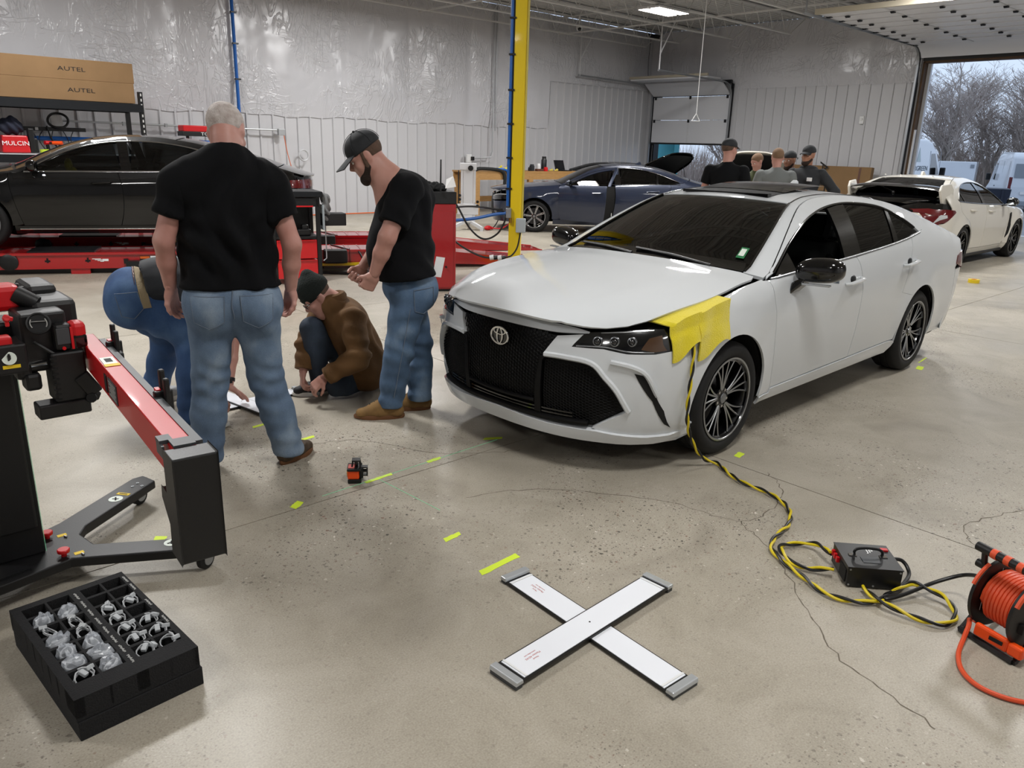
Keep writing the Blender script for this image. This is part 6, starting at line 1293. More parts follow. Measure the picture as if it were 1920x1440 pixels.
    for s in 'LR':
        w = J['wr'+s]*.9+J['el'+s]*.1; d = unit(J['wr'+s]-J['el'+s]); parts.append(sdf([C(J['sh'+s], J['el'+s], .088, .076, .04), C(J['el'+s], w+d*.05, .074, .058, .03), PL(w, d)], .0095, fo))
    jacket = fobj('jacket', parts, 'canvas_brown', t)
    for s in 'LR':
        w = J['wr'+s]*.9+J['el'+s]*.1; d = unit(J['wr'+s]-J['el'+s]); MB().tube([tuple(w-d*.05), tuple(w+d*.004)], [.062, .06], 18).obj('cuff', 'canvas_brown', jacket)
    MB().tube([tuple(J['neck']+v*(.085*math.cos(a))+f*(.085*math.sin(a))*.9+z*(.035+.02*-math.sin(a))-f*.01) for a in np.linspace(-math.pi*1.15, math.pi*.15, 16)], .022, 8, flat=1.5).obj('collar', 'canvas_brown', jacket)
    je = [C(J['hipL'], J['hipR'], .12, .12, .05)]; jf = []
    for s in 'LR':
        a, b, c = J['hip'+s], J['kn'+s], J['an'+s]; je += [C(a, b, .105, .085, .045), C(b, c-z*.01, .08, .066, .03)]; jf += [(b, unit(a-b), 50, .005, .14)]
    fobj('jeans', [sdf(je+[PL((0, 0, .02), -z)], .0095, folds(jf, 9))], 'denim_dark', t)
    shoe(t, (-.03, .06, 0), (-.27, .14, 0), .085, .046, 'sole_black', 'sole_white', 1)
    s2 = shoe(t, (.0, 0, 0), (.25, 0, 0), .085, .046, 'sole_black', 'sole_white', 1); s2.matrix_local = Matrix.Translation((.47, .02, .03)) @ Matrix.Rotation(R(-20), 4, 'Z') @ Matrix.Rotation(R(115), 4, 'Y') @ Matrix.Translation((-.02, 0, -.05))
    return t
man_kneeling()
# ================================================================ WORKSHOP EQUIPMENT
pm('lift_red', 'a50f16', .22, coat=.7); pm('cabinet_red', '9c1218', .3, coat=.5); pm('cart_red', 'c8121a', .3, coat=.4); pm('pad_black', '141517', .6); pm('label_orange', 'd4621e', .5); pm('grey_cloth', '7c7d7e', .95, bump=(90, .6)); pm('black_cloth', '0e0f10', .95, bump=(60, .5)); pm('box_grey', 'a7b0b4', .5); pm('brass', 'b08a3a', .3, .9); pm('yellow_trim', 'cdbb52', .5)
pm('navy_cloth', '161b2e', .8); pm('tape_green', 'c6e23a', .6); pm('screen_dark', '0d0f12', .2); pm('green_glow', '0c3b20', .4)
# alignment lift: local x runs along the runways, local y across
lift = thing('alignment_lift', 'red drive-on alignment lift under the black saloon', 'lift', (0, 0, 0), math.atan2(-.416, .909))
def runway(n0, n1):
    m = MB(); z0, z1 = .075, .265; xs_ = [-5.2, 2.2, 4.55]; vs = []
    for y in (n0, n1):
        vs += [(-5.2, y, z0), (2.2, y, z0), (3.6, y, .02), (4.6, y, 0), (4.6, y, .012), (2.2, y, z1), (-5.2, y, z1)]
    m.add(vs, [tuple(range(7)), tuple(range(13, 6, -1))]+[(i, (i+1) % 7, 7+(i+1) % 7, 7+i) for i in range(7)])
    o = m.obj('runway', 'lift_red', lift, smooth=False, bevel=.006)
    MB().box((-1.5, n0-.012, z1-.012), (7.3, .03, .024)).obj('edge_strip', 'lift_red', o, smooth=False)
    return o
for n0, n1 in ((10.93, 11.53), (12.65, 13.25)):
    rw = runway(n0, n1)
    for k in range(9): MB().box((.55+.19*k, (n0+n1)/2, .268), (.008, n1-n0-.04, .006)).obj('tread_bar', 'cabinet_red', rw, smooth=False)
    MB().bar((1.15, n0+.02, .27), (.95, n1-.02, .27), .02, .012).obj('stop_plate', 'dark_steel', rw, smooth=False)
    MB().box((-2.4, (n0+n1)/2, .275), (.75, .5, .02)).obj('turn_plate', 'dark_steel', rw, smooth=False)
    MB().lathe([(0, 0), (.105, 0), (.105, .02), (.09, .03), (.03, .035), (0, .035)], 28, (-2.97, n0-.0, .165), (0, -1, 0)).obj('pivot_cover', 'black_metal', rw)
    for a in (-2.55, -2.1): MB().box((a, n0-.001, .175), (.022, .004, .06)).box((a, n0-.0015, .168), (.06, .004, .022)).obj('slot', 'dark_void', rw, smooth=False)
    MB().box((-1.25, n0-.004, .185), (.5, .006, .07)).obj('warning_label', 'black_metal', rw, smooth=False)
    for k, mm in enumerate(('label_orange', 'white_print', 'yellow_print', 'box_grey')): MB().box((-1.44+.12*k, n0-.006, .2 if k != 1 else .185), (.11, .006, .03 if k != 1 else .07)).obj('label_block', mm, rw, smooth=False)
    MB().box((-1.66, n0-.02, .16), (.05, .05, .06)).obj('latch', 'black_metal', rw, smooth=False)
    for k in range(4): MB().box((-2.0+.02*k, n0-.004, .19-.011*k), (.10-.02*k, .004, .007)).obj('maker_print', 'white_print', rw, smooth=False)
    MB().box((-1.9, n0-.004, .175), (.07, .004, .028)).obj('maker_print', 'white_print', rw, smooth=False)
    MB().box((.95, n0-.10, .20), (.30, .2, .17)).obj('approach_box', 'pad_black', rw, smooth=False, bevel=.01)
MB().box((-1.4, 12.1, .12), (.5, 2.6, .1)).obj('cross_beam', 'black_metal', lift, smooth=False); MB().box((-2.0, 11.2, .035), (5.6, .3, .07)).obj('base_rail', 'black_metal', lift, smooth=False); MB().box((-2.0, 12.9, .035), (5.6, .3, .07)).obj('base_rail', 'black_metal', lift, smooth=False)
MB().box((-2.2, 10.98, .04), (.22, .06, .08)).obj('foot', 'lift_red', lift, smooth=False); MB().box((1.15, 10.90, .2), (.006, .01, .2)).obj('post', 'dark_steel', lift, smooth=False)
MB().box((1.0, 10.86, .085), (.62, .1, .03)).obj('step_edge', 'yellow_paint', lift, smooth=False); MB().box((.95, 10.7, .02), (.9, .3, .03)).obj('foot_plate', 'dark_steel', lift, smooth=False); MB().bar((.75, 10.6, .03), (1.5, 10.35, .02), .08, .03).obj('floor_ramp', 'black_metal', lift, smooth=False)
MB().tube([(1.27, 10.9, .25), (1.3, 10.86, .2), (1.34, 10.85, .1)], .012, 6).obj('release_lever', 'dark_steel', lift)
# red console with a heap of black cloth on it
cz = thing('console', 'red control cabinet with black top behind the man in the cap', 'cabinet', (5.42, 7.45, 0), math.atan2(-.19, .36))
MB().box((.06, .28, .53), (.62, .5, 1.0)).obj('body', 'cabinet_red', cz, smooth=False, bevel=.008); MB().box((.06, .28, 1.10), (.63, .51, .14)).obj('top_box', 'pad_black', cz, smooth=False, bevel=.01); MB().box((.06, .28, .02), (.56, .44, .04)).obj('plinth', 'black_metal', cz, smooth=False)
MB().box((.06, .027, .5), (.56, .006, .9)).obj('door', 'cabinet_red', cz, smooth=False, bevel=.004); MB().tube([(.25, .02, .3), (.25, -.004, .3)], .012, 8).obj('lock', 'dark_steel', cz)
b = fobj('cloth_heap', [sdf([E((.05, .26, 1.2), (.24, .2, .05)), E((-.02, .22, 1.22), (.1, .12, .07)), E((.17, .25, 1.2), (.1, .16, .05)), PL((0, 0, 1.172), (0, 0, -1))], .012, folds([((.05, .26, 1.2), V3(1, .3, .2), 60, .012, .3), ((.05, .26, 1.2), V3(.2, 1, .2), 70, .008, .3)], 3))], 'black_cloth', None, 1); tag(b, 'crumpled black cloth on top of the red cabinet', 'cloth'); b.parent = None; b.matrix_world = wmat(cz)
aw = MB().cyl((0, 0, 0), (.005, 0, .36), .011, .008, 8).obj('rod', 'black_metal', None); tag(aw, 'thin black rod standing upright out of the cloth heap', 'rod'); aw.location = (5.579, 7.366, 1.17)
pp = MB().add([(0, 0, 0), (.12, -.05, .02), (.1, -.02, .14), (.03, .02, .1)], [(0, 1, 2, 3)]).obj('paper', 'white_print', None, smooth=False); tag(pp, 'white sheet of paper tucked into the black cloth heap', 'paper'); pp.location = (5.62, 7.33, 1.21); sm = pp.modifiers.new('s', 'SOLIDIFY'); sm.thickness = .002
# tool cart
tc_ = thing('tool_cart', 'red two-drawer tool cart with black frame behind the man in brown', 'cart', (4.18, 8.86, 0), math.atan2(-.17, .58))
for x in (.03, .57):
    for y in (.02, .45): MB().box((x, y, .59), (.05, .05, 1.02)).obj('post', 'black_metal', tc_, smooth=False, bevel=.004)
MB().box((.3, .235, 1.075), (.66, .54, .07)).obj('top_tray', 'dark_steel', tc_, smooth=False, bevel=.012); MB().box((.3, .235, .98), (.56, .48, .1)).obj('top_drawer', 'black_metal', tc_, smooth=False); MB().box((.3, -.012, .935), (.42, .02, .016)).obj('drawer_pull', 'red_plastic', tc_, smooth=False)
MB().box((.3, .24, .56), (.54, .46, .03)).obj('middle_shelf', 'black_metal', tc_, smooth=False); MB().box((.3, .46, .75), (.52, .01, .4)).obj('back_panel', 'black_metal', tc_, smooth=False)
for z in (.42, .18):
    dr = MB().box((.3, .22, z), (.48, .46, .225)).obj('drawer', 'cart_red', tc_, smooth=False, bevel=.006); MB().box((.3, -.016, z+.108), (.46, .02, .008)).obj('drawer_lip', 'cart_red', dr, smooth=False)
for x in (.04, .56):
    for y in (.05, .42):
        w_ = MB().cyl((x, y-.012, .04), (x, y+.012, .04), .04, n=14).obj('caster', 'rubber', tc_); MB().box((x, y, .08), (.05, .05, .02)).obj('caster_plate', 'galvanised', w_, smooth=False)
MB().box((.63, .1, .8), (.01, .3, .3)).obj('side_panel', 'box_grey', tc_, smooth=False); MB().tube([(.62, .03, .98), (.66, .03, .95), (.66, .03, .3), (.62, .03, .27)], .008, 6).obj('side_rail', 'galvanised', tc_)
MB().box((.77, .12, .77), (.3, .2, .15)).obj('hanging_tray', 'pad_black', tc_, smooth=False, bevel=.01)
g1_ = MB().box((0, 0, .04), (.16, .2, .08)).box((.02, 0, .1), (.08, .12, .06)).obj('tool_case', 'black_plastic', None, smooth=False, bevel=.015); tag(g1_, 'small black tool case on the open shelf of the cart', 'case'); g1_.location = (4.62, 8.9, .575); g1_.rotation_euler = (0, 0, -.3)
rg = fobj('rag', [sdf([C((0, 0, 0), (.02, 0, -.25), .045, .04), C((.03, .02, -.02), (.05, .03, -.2), .04, .035)], .01, folds([((.02, 0, -.1), V3(1, .2, .5), 90, .01, .3)], 2))], 'grey_cloth', None, 0); tag(rg, 'grey fleece rag hung over the side of the tool cart', 'rag'); rg.location = (4.83, 8.72, 1.04)
# yellow column with its pipes and boxes
cl = thing('column', 'tall yellow steel column with blue air line up its side', 'column', (7.34, 7.99, 0))
ax = V3(.676, -.737, 0); vw = V3(.737, .676, 0); rot = Matrix.Rotation(math.atan2(ax[1], ax[0]), 3, 'Z')
MB().box((0, 0, 2.64), (.17, .17, 5.26), rot).obj('shaft', 'yellow_paint', cl, smooth=False, bevel=.02, seg=3); MB().box((0, 0, .01), (.34, .34, .02), rot).obj('base_plate', 'yellow_paint', cl, smooth=False)
A_ = lambda a, d, z: tuple(ax*a+vw*d+V3(0, 0, z))
MB().bar(A_(.09, -.05, .7), A_(.098, -.05, 5.2), .022, .03).obj('conduit', 'yellow_trim', cl, smooth=False)
MB().tube([A_(-.105, -.07, .92), A_(-.105, -.07, 5.25)], .022, 10).obj('air_line', 'blue_hose', cl); MB().tube([A_(-.075, -.085, .9), A_(-.075, -.085, 5.25)], .008, 6).obj('wire', 'black_plastic', cl)
for z in (1.15, 1.55, 1.98, 2.4, 2.83, 3.26, 3.7, 4.15, 4.6): MB().box(A_(-.095, -.075, z), (.085, .06, .022), rot).obj('clip', 'black_plastic', cl, smooth=False)
MB().box(A_(-.085, -.12, .83), (.07, .07, .13), rot).obj('outlet_box', 'galvanised', cl, bevel=.008, smooth=False); MB().cyl(A_(-.06, -.12, .77), A_(-.06, -.12, .70), .022, n=12).obj('fitting', 'brass', cl)
MB().box(A_(.085, -.12, .67), (.13, .09, .19), rot).obj('junction_box', 'box_grey', cl, smooth=False, bevel=.012)
# loose hoses and leads between column and cabinet
def lead(name, pts, r, mat, label, cat, n=10, res=8):
    o = MB().tube(spline(pts, res), r, n).obj(name, mat); tag(o, label, cat); return o
K = lambda a, d, z: tuple(V3(7.34, 7.99, 0)+ax*a+vw*d+V3(0, 0, z))
lead('air_hose', [K(-.12, -.13, .83), K(-.3, -.12, .80), K(-.55, -.1, .74), K(-.85, -.05, .70), K(-1.15, .0, .70)], .022, 'blue_hose', 'thick blue hose running from the column towards the red cabinet', 'hose')
lead('power_lead', [K(-1.12, -.1, 1.13), K(-.98, -.12, 1.1), K(-.8, -.14, .92), K(-.62, -.14, .62), K(-.42, -.14, .47), K(-.22, -.14, .56), K(-.12, -.13, .78), K(-.2, -.13, .86), K(-.55, -.12, .9), K(-.85, -.13, .87), K(-.97, -.14, .76), K(-.95, -.15, .6), K(-.8, -.16, .42), K(-.6, -.18, .3), K(-.42, -.2, .235), K(-.32, -.2, .225)], .013, 'black_plastic', 'black power lead looping between the cabinet and the column', 'cable')
pl_ = thing('plug', 'black and white cable connector hanging beside the column foot', 'plug', K(-.32, -.2, .225))
for i, mm in enumerate(('white_plastic', 'black_plastic', 'white_plastic', 'black_plastic')): MB().cyl(tuple(ax*.055*i), tuple(ax*.055*(i+1)+V3(0, 0, .012)), .034-.003*(i % 2), n=14).obj('sleeve', mm, pl_)
lead('column_lead', [K(-.1, -.2, .24), K(-.02, -.19, .27), K(.05, -.15, .38), K(.085, -.13, .58)], .011, 'black_plastic', 'short grey-black lead from the connector up to the junction box', 'cable')
# ---- back wall: pipes, shelves, workbench
pm('conduit_grey', 'a9abad', .4, .5)
al = thing('air_pipe', 'blue air pipe clipped upright to the white wall behind the white-haired man', 'pipe', (7.46, 16.98, 0)); MB().tube([(0, 0, 1.65), (0, 0, 5.28)], .035, 10).obj('pipe', 'blue_hose', al)
for z in (2.0, 2.9, 3.6, 4.2, 4.8): MB().box((.02, .0, z), (.12, .07, .03)).obj('clip', 'black_plastic', al, smooth=False)
ab = thing('air_pipe', 'blue air pipe running level along the wall above the bench', 'pipe', (3.2, 16.98, 1.6)); MB().tube([(-3, 0, 0), (4.2, 0, 0)], .04, 10).obj('pipe', 'blue_hose', ab)
for x in (-1, .5, 2, 3.4): MB().box((x, .03, .0), (.05, .08, .1)).obj('clip', 'galvanised', ab, smooth=False)
cn = thing('conduit', 'pair of grey conduits dropping down the back wall to a socket', 'conduit', (14.67, 17.0, 0))
MB().tube([(0, 0, 5.25), (0, 0, 1.55), (-.06, 0, 1.4), (-.75, 0, 1.36)], .018, 8).obj('pipe', 'conduit_grey', cn); MB().tube([(.09, 0, 5.25), (.09, 0, 2.1)], .018, 8).obj('pipe', 'conduit_grey', cn); s_ = MB().box((-.84, 0, 1.36), (.16, .07, .22)).obj('socket', 'white_plastic', cn, bevel=.01, smooth=False); MB().box((-.75, -.05, 1.36), (.09, .08, .1)).obj('plug', 'black_plastic', s_, bevel=.01, smooth=False)
ch = thing('conduit', 'grey conduit running level behind the black car roof', 'conduit', (4.5, 16.98, 1.92))
MB().tube([(-.5, 0, 0), (3.8, 0, -.02)], .02, 8).obj('pipe', 'conduit_grey', ch); MB().box((3.9, 0, -.06), (.16, .09, .14)).obj('box', 'conduit_grey', ch, smooth=False, bevel=.01); MB().box((-.58, 0, 0), (.2, .08, .2)).obj('socket', 'white_plastic', ch, bevel=.01, smooth=False)
for x in (.6, 1.4, 2.2, 3.0): MB().box((x, .0, -.01), (.05, .06, .07)).obj('strap', 'galvanised', ch, smooth=False)
MB().tube(spline([(3.95, -.02, -.1), (4.0, -.05, -.5), (4.1, -.05, -.9), (4.15, -.04, -1.2)], 6), .008, 6).obj('wire', 'label_orange', ch)
cc_ = MB().tube([(.17*math.cos(t), -.02*math.sin(3*t), .13*math.sin(t)) for t in [2*math.pi*k/30 for k in range(30)]], .022, 6, closed=True).tube([(-.2, 0, -.1), (-.16, 0, -.3), (0, 0, -.62)], .014, 6).obj('cable', 'black_plastic'); tag(cc_, 'black cable coiled round the wall socket under the shelf', 'cable'); cc_.location = (3.93, 16.9, 1.92)
vr = MB().lathe([(.10, 0), (.13, 0), (.135, .02), (.12, .04), (.105, .03)], 28, ax=(0, -1, 0), closed=True).obj('wall_ring', 'white_steel'); tag(vr, 'round white ring fixed to the ribbed wall behind the black car tail', 'ring'); vr.location = (8.93, 17.0, 1.37)
ps_ = thing('power_strip', 'long black power strip with leads on the wall over the bench', 'power strip', (3.82, 16.97, 1.765)); MB().box((0, 0, 0), (1.15, .06, .07)).obj('body', 'black_metal', ps_, smooth=False, bevel=.006); MB().box((-.25, -.03, 0), (.05, .02, .05)).obj('switch', 'white_plastic', ps_, smooth=False)
for i in range(6): MB().tube(spline([(-.5+.17*i, -.03, -.03), (-.52+.17*i+.08*math.sin(i*2), -.06, -.2), (-.45+.17*i, -.05, -.36-.04*(i % 3))], 6), .008, 5).obj('lead', 'black_plastic', ps_)
# shelving unit with long cartons on top
su = thing('shelf_unit', 'black steel shelving unit against the back wall, cartons on top', 'shelf', (0, 0, 0))
for x in (2.0, 5.02):
    for y, zt_ in ((15.6, 2.45), (16.4, 2.3)):
        p = MB().box((x, y, zt_/2), (.075, .012, zt_)).box((x-.03, y+.03, zt_/2), (.012, .06, zt_)).obj('post', 'black_metal', su, smooth=False)
        for k in range(22): MB().box((x+.005, y-.0065, zt_-.05-.09*k), (.022, .003, .045)).obj('post_slot', 'joist_paint', p, smooth=False) if k < 9 and y < 16 else None
for z, mm in ((2.16, 'black_metal'), (1.27, 'black_metal'), (.3, 'black_metal')):
    MB().box((3.5, 15.6, z), (3.06, .05, .13)).box((3.5, 16.4, z), (3.06, .05, .13)).box((2.0, 16, z), (.05, .8, .1)).box((5.02, 16, z), (.05, .8, .1)).obj('shelf_beam', 'dark_steel', su, smooth=False); MB().box((3.5, 16, z+.07), (3.0, .78, .02)).obj('shelf_board', 'white_steel' if z < 2 else 'black_metal', su, smooth=False)
def carton(x0, x1, y, z0, h, d, words, label, tx, rz=0):
    c = thing('carton', label, 'box', (0, 0, 0)); MB().box(((x0+x1)/2, y+d/2, z0+h/2), (x1-x0, d, h)).obj('shell', 'cardboard', c, smooth=False, bevel=.006)
    MB().box(((x0+x1)/2, y+d/2, z0+h+.0008), (x1-x0-.02, .05, .0012)).obj('packing_tape', 'cardboard', c, smooth=False)
    text(words, .095, 'ink', c, pose((1, 0, 0), (0, -1, 0), (tx, y-.003, z0+h*.5)), sx=1.55)
    return c
carton(1.2, 4.93, 15.62, 2.245, .335, .72, 'AUTEL', 'long brown carton lying on the top shelf, under a second one', 4.06)
carton(1.2, 4.95, 15.64, 2.582, .335, .72, 'AUTEL', 'uppermost long brown carton on top of the shelving unit', 3.95)
SB = 1.36
def small(name, m, mat, loc, label, cat, rz=0, bevel=0, smooth=False):
    o = m.obj(name, mat, None, smooth=smooth, bevel=bevel); tag(o, label, cat); o.location = loc; o.rotation_euler = (0, 0, rz); return o
tb = thing('tool_box', 'red tool case with white lettering at the end of the lower shelf', 'case', (2.98, 15.9, SB)); MB().box((0, 0, .14), (.42, .3, .28), top=(.9, .9)).obj('body', 'red_plastic', tb, smooth=False, bevel=.02); text('MULCIN', .1, 'white_print', tb, pose((1, 0, 0), (0, -1, .16), (-.0, -.152, .15)), sx=1.1)
nb = fobj('bag', [sdf([E((0, 0, .13), (.2, .14, .14)), E((.03, 0, .24), (.1, .1, .06)), PL((0, 0, 0), (0, 0, -1))], .014, folds([((0, 0, .12), V3(1, 0, .5), 50, .012, .3)], 1))], 'navy_cloth', None, 1); tag(nb, 'navy cloth bag sitting on top of the red tool case', 'bag'); nb.location = (2.96, 15.9, SB+.29)
small('charger', MB().box((0, 0, .2), (.09, .12, .4)).box((.06, 0, .12), (.06, .1, .24)), 'black_plastic', (3.24, 15.88, SB), 'tall black tool standing right of the red case', 'tool', bevel=.015)
small('tape_roll', MB().lathe([(.04, 0), (.085, 0), (.085, .06), (.04, .06)], 24, closed=True), 'tape_green', (3.42, 15.8, SB), 'lime green roll of tape on the lower shelf', 'tape', smooth=True)
def drill(loc, mat, label, rz):
    t = thing('cordless_drill', label, 'drill', loc, rz, 'cordless drills on the lower shelf'); MB().box((0, 0, .035), (.13, .07, .07)).obj('battery', 'black_plastic', t, smooth=False, bevel=.01); MB().bar((.0, 0, .06), (-.01, 0, .15), .04, .05).obj('grip', 'black_plastic', t, bevel=.01, smooth=False); MB().cyl((-.05, 0, .17), (.11, 0, .17), .035, .03, 12).obj('motor', mat, t); MB().cyl((.11, 0, .17), (.16, 0, .17), .02, .012, 10).obj('chuck', 'dark_steel', t)
drill((3.5, 15.95, SB), 'red_plastic', 'red and black cordless drill behind the lime tape roll', .4); drill((3.66, 15.85, SB), 'orange_plastic', 'orange cordless drill standing by the grey tools on the shelf', 2.6)
small('sander', MB().ball((0, 0, .08), (.17, .08, .05), 14, 8).box((0, 0, .02), (.24, .12, .04)), 'black_plastic', (3.95, 15.85, SB), 'flat black power sander at the right of the orange drill', 'tool', .2, smooth=True); small('grinder', MB().cyl((-.12, 0, .04), (.12, 0, .05), .04, .03, 12).cyl((.14, 0, .0), (.14, 0, .05), .06, n=14), 'dark_steel', (3.85, 15.7, SB), 'dark grey angle grinder lying in front of the sander', 'tool', .5, smooth=True)
cr = thing('creeper', 'red and black mechanic platform with white lettering behind the black car', 'platform', (6.45, 16.4, 0))
for x in (-.35, .35): MB().box((x, 0, .9), (.05, .05, 1.8)).obj('leg', 'black_metal', cr, smooth=False); MB().box((x, 0, .03), (.07, .6, .05)).obj('foot', 'black_metal', cr, smooth=False)
MB().box((0, 0, 1.86), (.95, .3, .12)).obj('pad', 'red_plastic', cr, smooth=False, bevel=.02); MB().box((0, -.01, 1.76), (1.0, .28, .09)).obj('side_plate', 'black_metal', cr, smooth=False, bevel=.01); text('TOPSIDE', .085, 'white_print', cr, pose((1, 0, 0), (0, -1, 0), (.08, -.153, 1.76)), sx=1.3)
# wooden bench
wb_ = thing('workbench', 'rough wooden workbench by the ribbed wall', 'bench', (12.75, 15.45, 0))
MB().box((2.0, .4, 1.065), (4.1, .85, .04)).obj('bench_top', 'wood', wb_, smooth=False); MB().box((2.0, -.0, .96), (4.05, .04, .17)).obj('front_rail', 'wood', wb_, smooth=False); MB().box((2.0, .8, .96), (4.05, .04, .17)).obj('back_rail', 'wood', wb_, smooth=False); MB().box((.1, .4, .35), (.04, .8, .14)).obj('stretcher', 'wood', wb_, smooth=False); MB().box((2.0, .75, .35), (3.9, .04, .14)).obj('stretcher', 'wood', wb_, smooth=False)
for x in (.1, 1.95, 3.9):
    for y in (.02, .78): MB().box((x, y, .49), (.15, .09, .98)).obj('leg', 'wood', wb_, smooth=False)
TB = 1.087
lead('ribbed_hose', [(12.78, 15.43, 1.12), (12.95, 15.42, 1.15), (13.5, 15.42, 1.12), (13.68, 15.4, 1.05), (13.72, 15.38, .9), (13.70, 15.37, .7)], .045, 'rubber', 'black ribbed hose draped over the end of the workbench', 'hose'); lead('hose', [(13.3, 15.44, 1.14), (13.75, 15.4, 1.12), (13.86, 15.38, .95), (13.84, 15.37, .68)], .03, 'blue_hose', 'second hose hanging beside the ribbed one with blue end', 'hose')
fb_ = fobj('gloves', [sdf([C((-.2, 0, .03), (.1, .05, .05), .03, .025), C((.0, -.05, .03), (.2, .06, .1), .028, .02), C((-.15, .05, .04), (-.05, .0, .13), .025, .018), C((.1, .02, .04), (.28, -.04, .05), .026, .02)], .009, folds([((0, 0, .05), V3(1, 0, .5), 80, .006, .3)], 1))], 'towel_yellow', None, 1); tag(fb_, 'heap of yellow rags at the left of the bench', 'rags'); fb_.location = (13.85, 15.6, TB)
fr_ = fobj('red_bag', [sdf([E((0, 0, .12), (.26, .15, .17)), E((.1, 0, .2), (.15, .12, .1)), PL((0, 0, 0), (0, 0, -1))], .014, folds([((0, 0, .12), V3(1, .2, .4), 40, .012, .3)], 4))], 'red_plastic', None, 1); tag(fr_, 'dark red soft bag on the bench beside the column', 'bag'); fr_.location = (14.35, 15.7, TB)
def bottle(name, r, h, mat, loc, label, cat='bottle', cap=None):
    t = thing(name, label, cat, loc); MB().lathe([(0, 0), (r*.95, 0), (r, .01), (r, h*.75), (r*.8, h*.82), (r*.75, h*.86), (0, h*.86)], 18).obj('body', mat, t); MB().lathe([(0, h*.86), (r*.78, h*.86), (r*.76, h), (0, h)], 18).obj('lid', cap or mat, t); return t
bottle('flask', .075, .38, 'black_metal', (15.42, 15.7, TB), 'tall black drinking flask on the bench', cap='black_plastic'); bottle('cup', .055, .2, 'white_plastic', (15.24, 15.72, TB), 'white paper cup left of the black flask', 'cup'); bottle('tin', .07, .17, 'tee_charcoal', (15.02, 15.75, TB), 'dark green tin at the left of the white cup', 'tin'); bottle('tin', .035, .1, 'black_metal', (14.86, 15.68, TB), 'small black can beside the dark green tin', 'tin')
bottle('red_jar', .06, .11, 'red_plastic', (15.3, 15.5, TB), 'small red pot in front of the black flask', 'pot'); small('wood_block', MB().box((0, 0, .03), (.22, .1, .06)), 'leather_brown', (15.1, 15.55, TB), 'brown block lying on the bench by the red pot', 'block')
for i, (x, l) in enumerate(((15.62, 'loose yellow cloth right of the flask'), (15.82, 'second loose yellow cloth further along the bench'))):
    o = fobj('cloth', [sdf([C((-.07, 0, .02), (.07, .02, .03), .02, .02), C((0, -.03, .02), (.05, .04, .05), .02)], .01)], 'yellow_trim', None, 1); tag(o, l, 'cloth'); o.location = (x, 15.6, TB)
lt = thing('laptop', 'open dark laptop at the right end of the bench', 'laptop', (16.2, 15.7, TB), .1); MB().box((0, 0, .012), (.4, .27, .024)).obj('base', 'black_metal', lt, smooth=False, bevel=.005); sc_ = MB().box((0, .16, .15), (.42, .02, .28), Matrix.Rotation(R(-18), 3, 'X')).obj('lid', 'black_metal', lt, smooth=False, bevel=.005); MB().box((0, .148, .152), (.38, .004, .24), Matrix.Rotation(R(-18), 3, 'X')).obj('screen', 'screen_dark', sc_, smooth=False)
# grey measuring stand
ms = thing('measuring_stand', 'white aluminium measuring stand left of the wooden bench', 'stand', (10.45, 12.85, 0), R(-42))
MB().box((0, 0, .75), (.2, .06, 1.1)).obj('mast', 'white_steel', ms, smooth=False, bevel=.005); MB().box((-.13, 0, .75), (.05, .05, 1.0)).obj('side_mast', 'white_steel', ms, smooth=False); MB().box((.13, 0, .75), (.05, .05, 1.05)).obj('side_mast', 'white_steel', ms, smooth=False); MB().box((0, -.03, .42), (.44, .03, .22)).obj('carriage', 'white_steel', ms, smooth=False, bevel=.01); MB().box((0, -.03, 1.28), (.34, .04, .14)).obj('head', 'white_steel', ms, smooth=False, bevel=.01)
MB().lathe([(.02, 0), (.055, 0), (.055, .03), (.02, .03)], 16, (.05, -.05, 1.25), (0, -1, 0)).obj('hand_knob', 'black_plastic', ms); MB().cyl((-.2, -.02, .35), (-.2, -.02, 1.2), .012, n=8).obj('rod', 'black_metal', ms)
for x, z in ((-.17, .62), (-.17, .70), (.2, .5), (.2, .58)): MB().cyl((x, -.04, z), (x, -.09, z), .03, n=10).obj('clamp_knob', 'black_plastic', ms)
for a in (-.3, .3): MB().bar((0, 0, .2), (a, -.25, .06), .06, .06).cyl((a, -.25, .0), (a, -.25, .08), .035, n=10).obj('leg', 'white_steel', ms, smooth=False)
MB().bar((0, 0, .2), (0, .35, .06), .06, .06).box((0, 0, .2), (.3, .2, .08)).obj('base', 'white_steel', ms, smooth=False)
cp = MB().ball((0, 0, .05), (.1, .05, .05), 10, 6).box((.08, 0, .04), (.1, .04, .05)).obj('clamp', 'red_plastic'); tag(cp, 'red spring clamp on the floor under the measuring stand', 'clamp'); cp.location = (10.75, 12.55, 0)
lead('jumper_lead', [(10.8, 12.55, .05), (11.0, 12.35, .06), (11.2, 12.25, .3), (11.3, 12.35, .75), (11.35, 12.4, .86)], .012, 'red_plastic', 'red jumper lead rising from the floor clamp to the navy car', 'cable'); lead('jumper_lead', [(10.7, 12.6, .05), (10.95, 12.6, .05), (11.05, 12.5, .35), (11.1, 12.55, .8), (11.25, 12.6, .88)], .011, 'black_plastic', 'black jumper lead rising beside the red one to the navy car', 'cable')
lead('extension_lead', [(8.6, 17.0, .02), (10, 16.96, .02), (12, 16.98, .02)], .014, 'label_orange', 'orange lead lying along the foot of the back wall', 'cable')
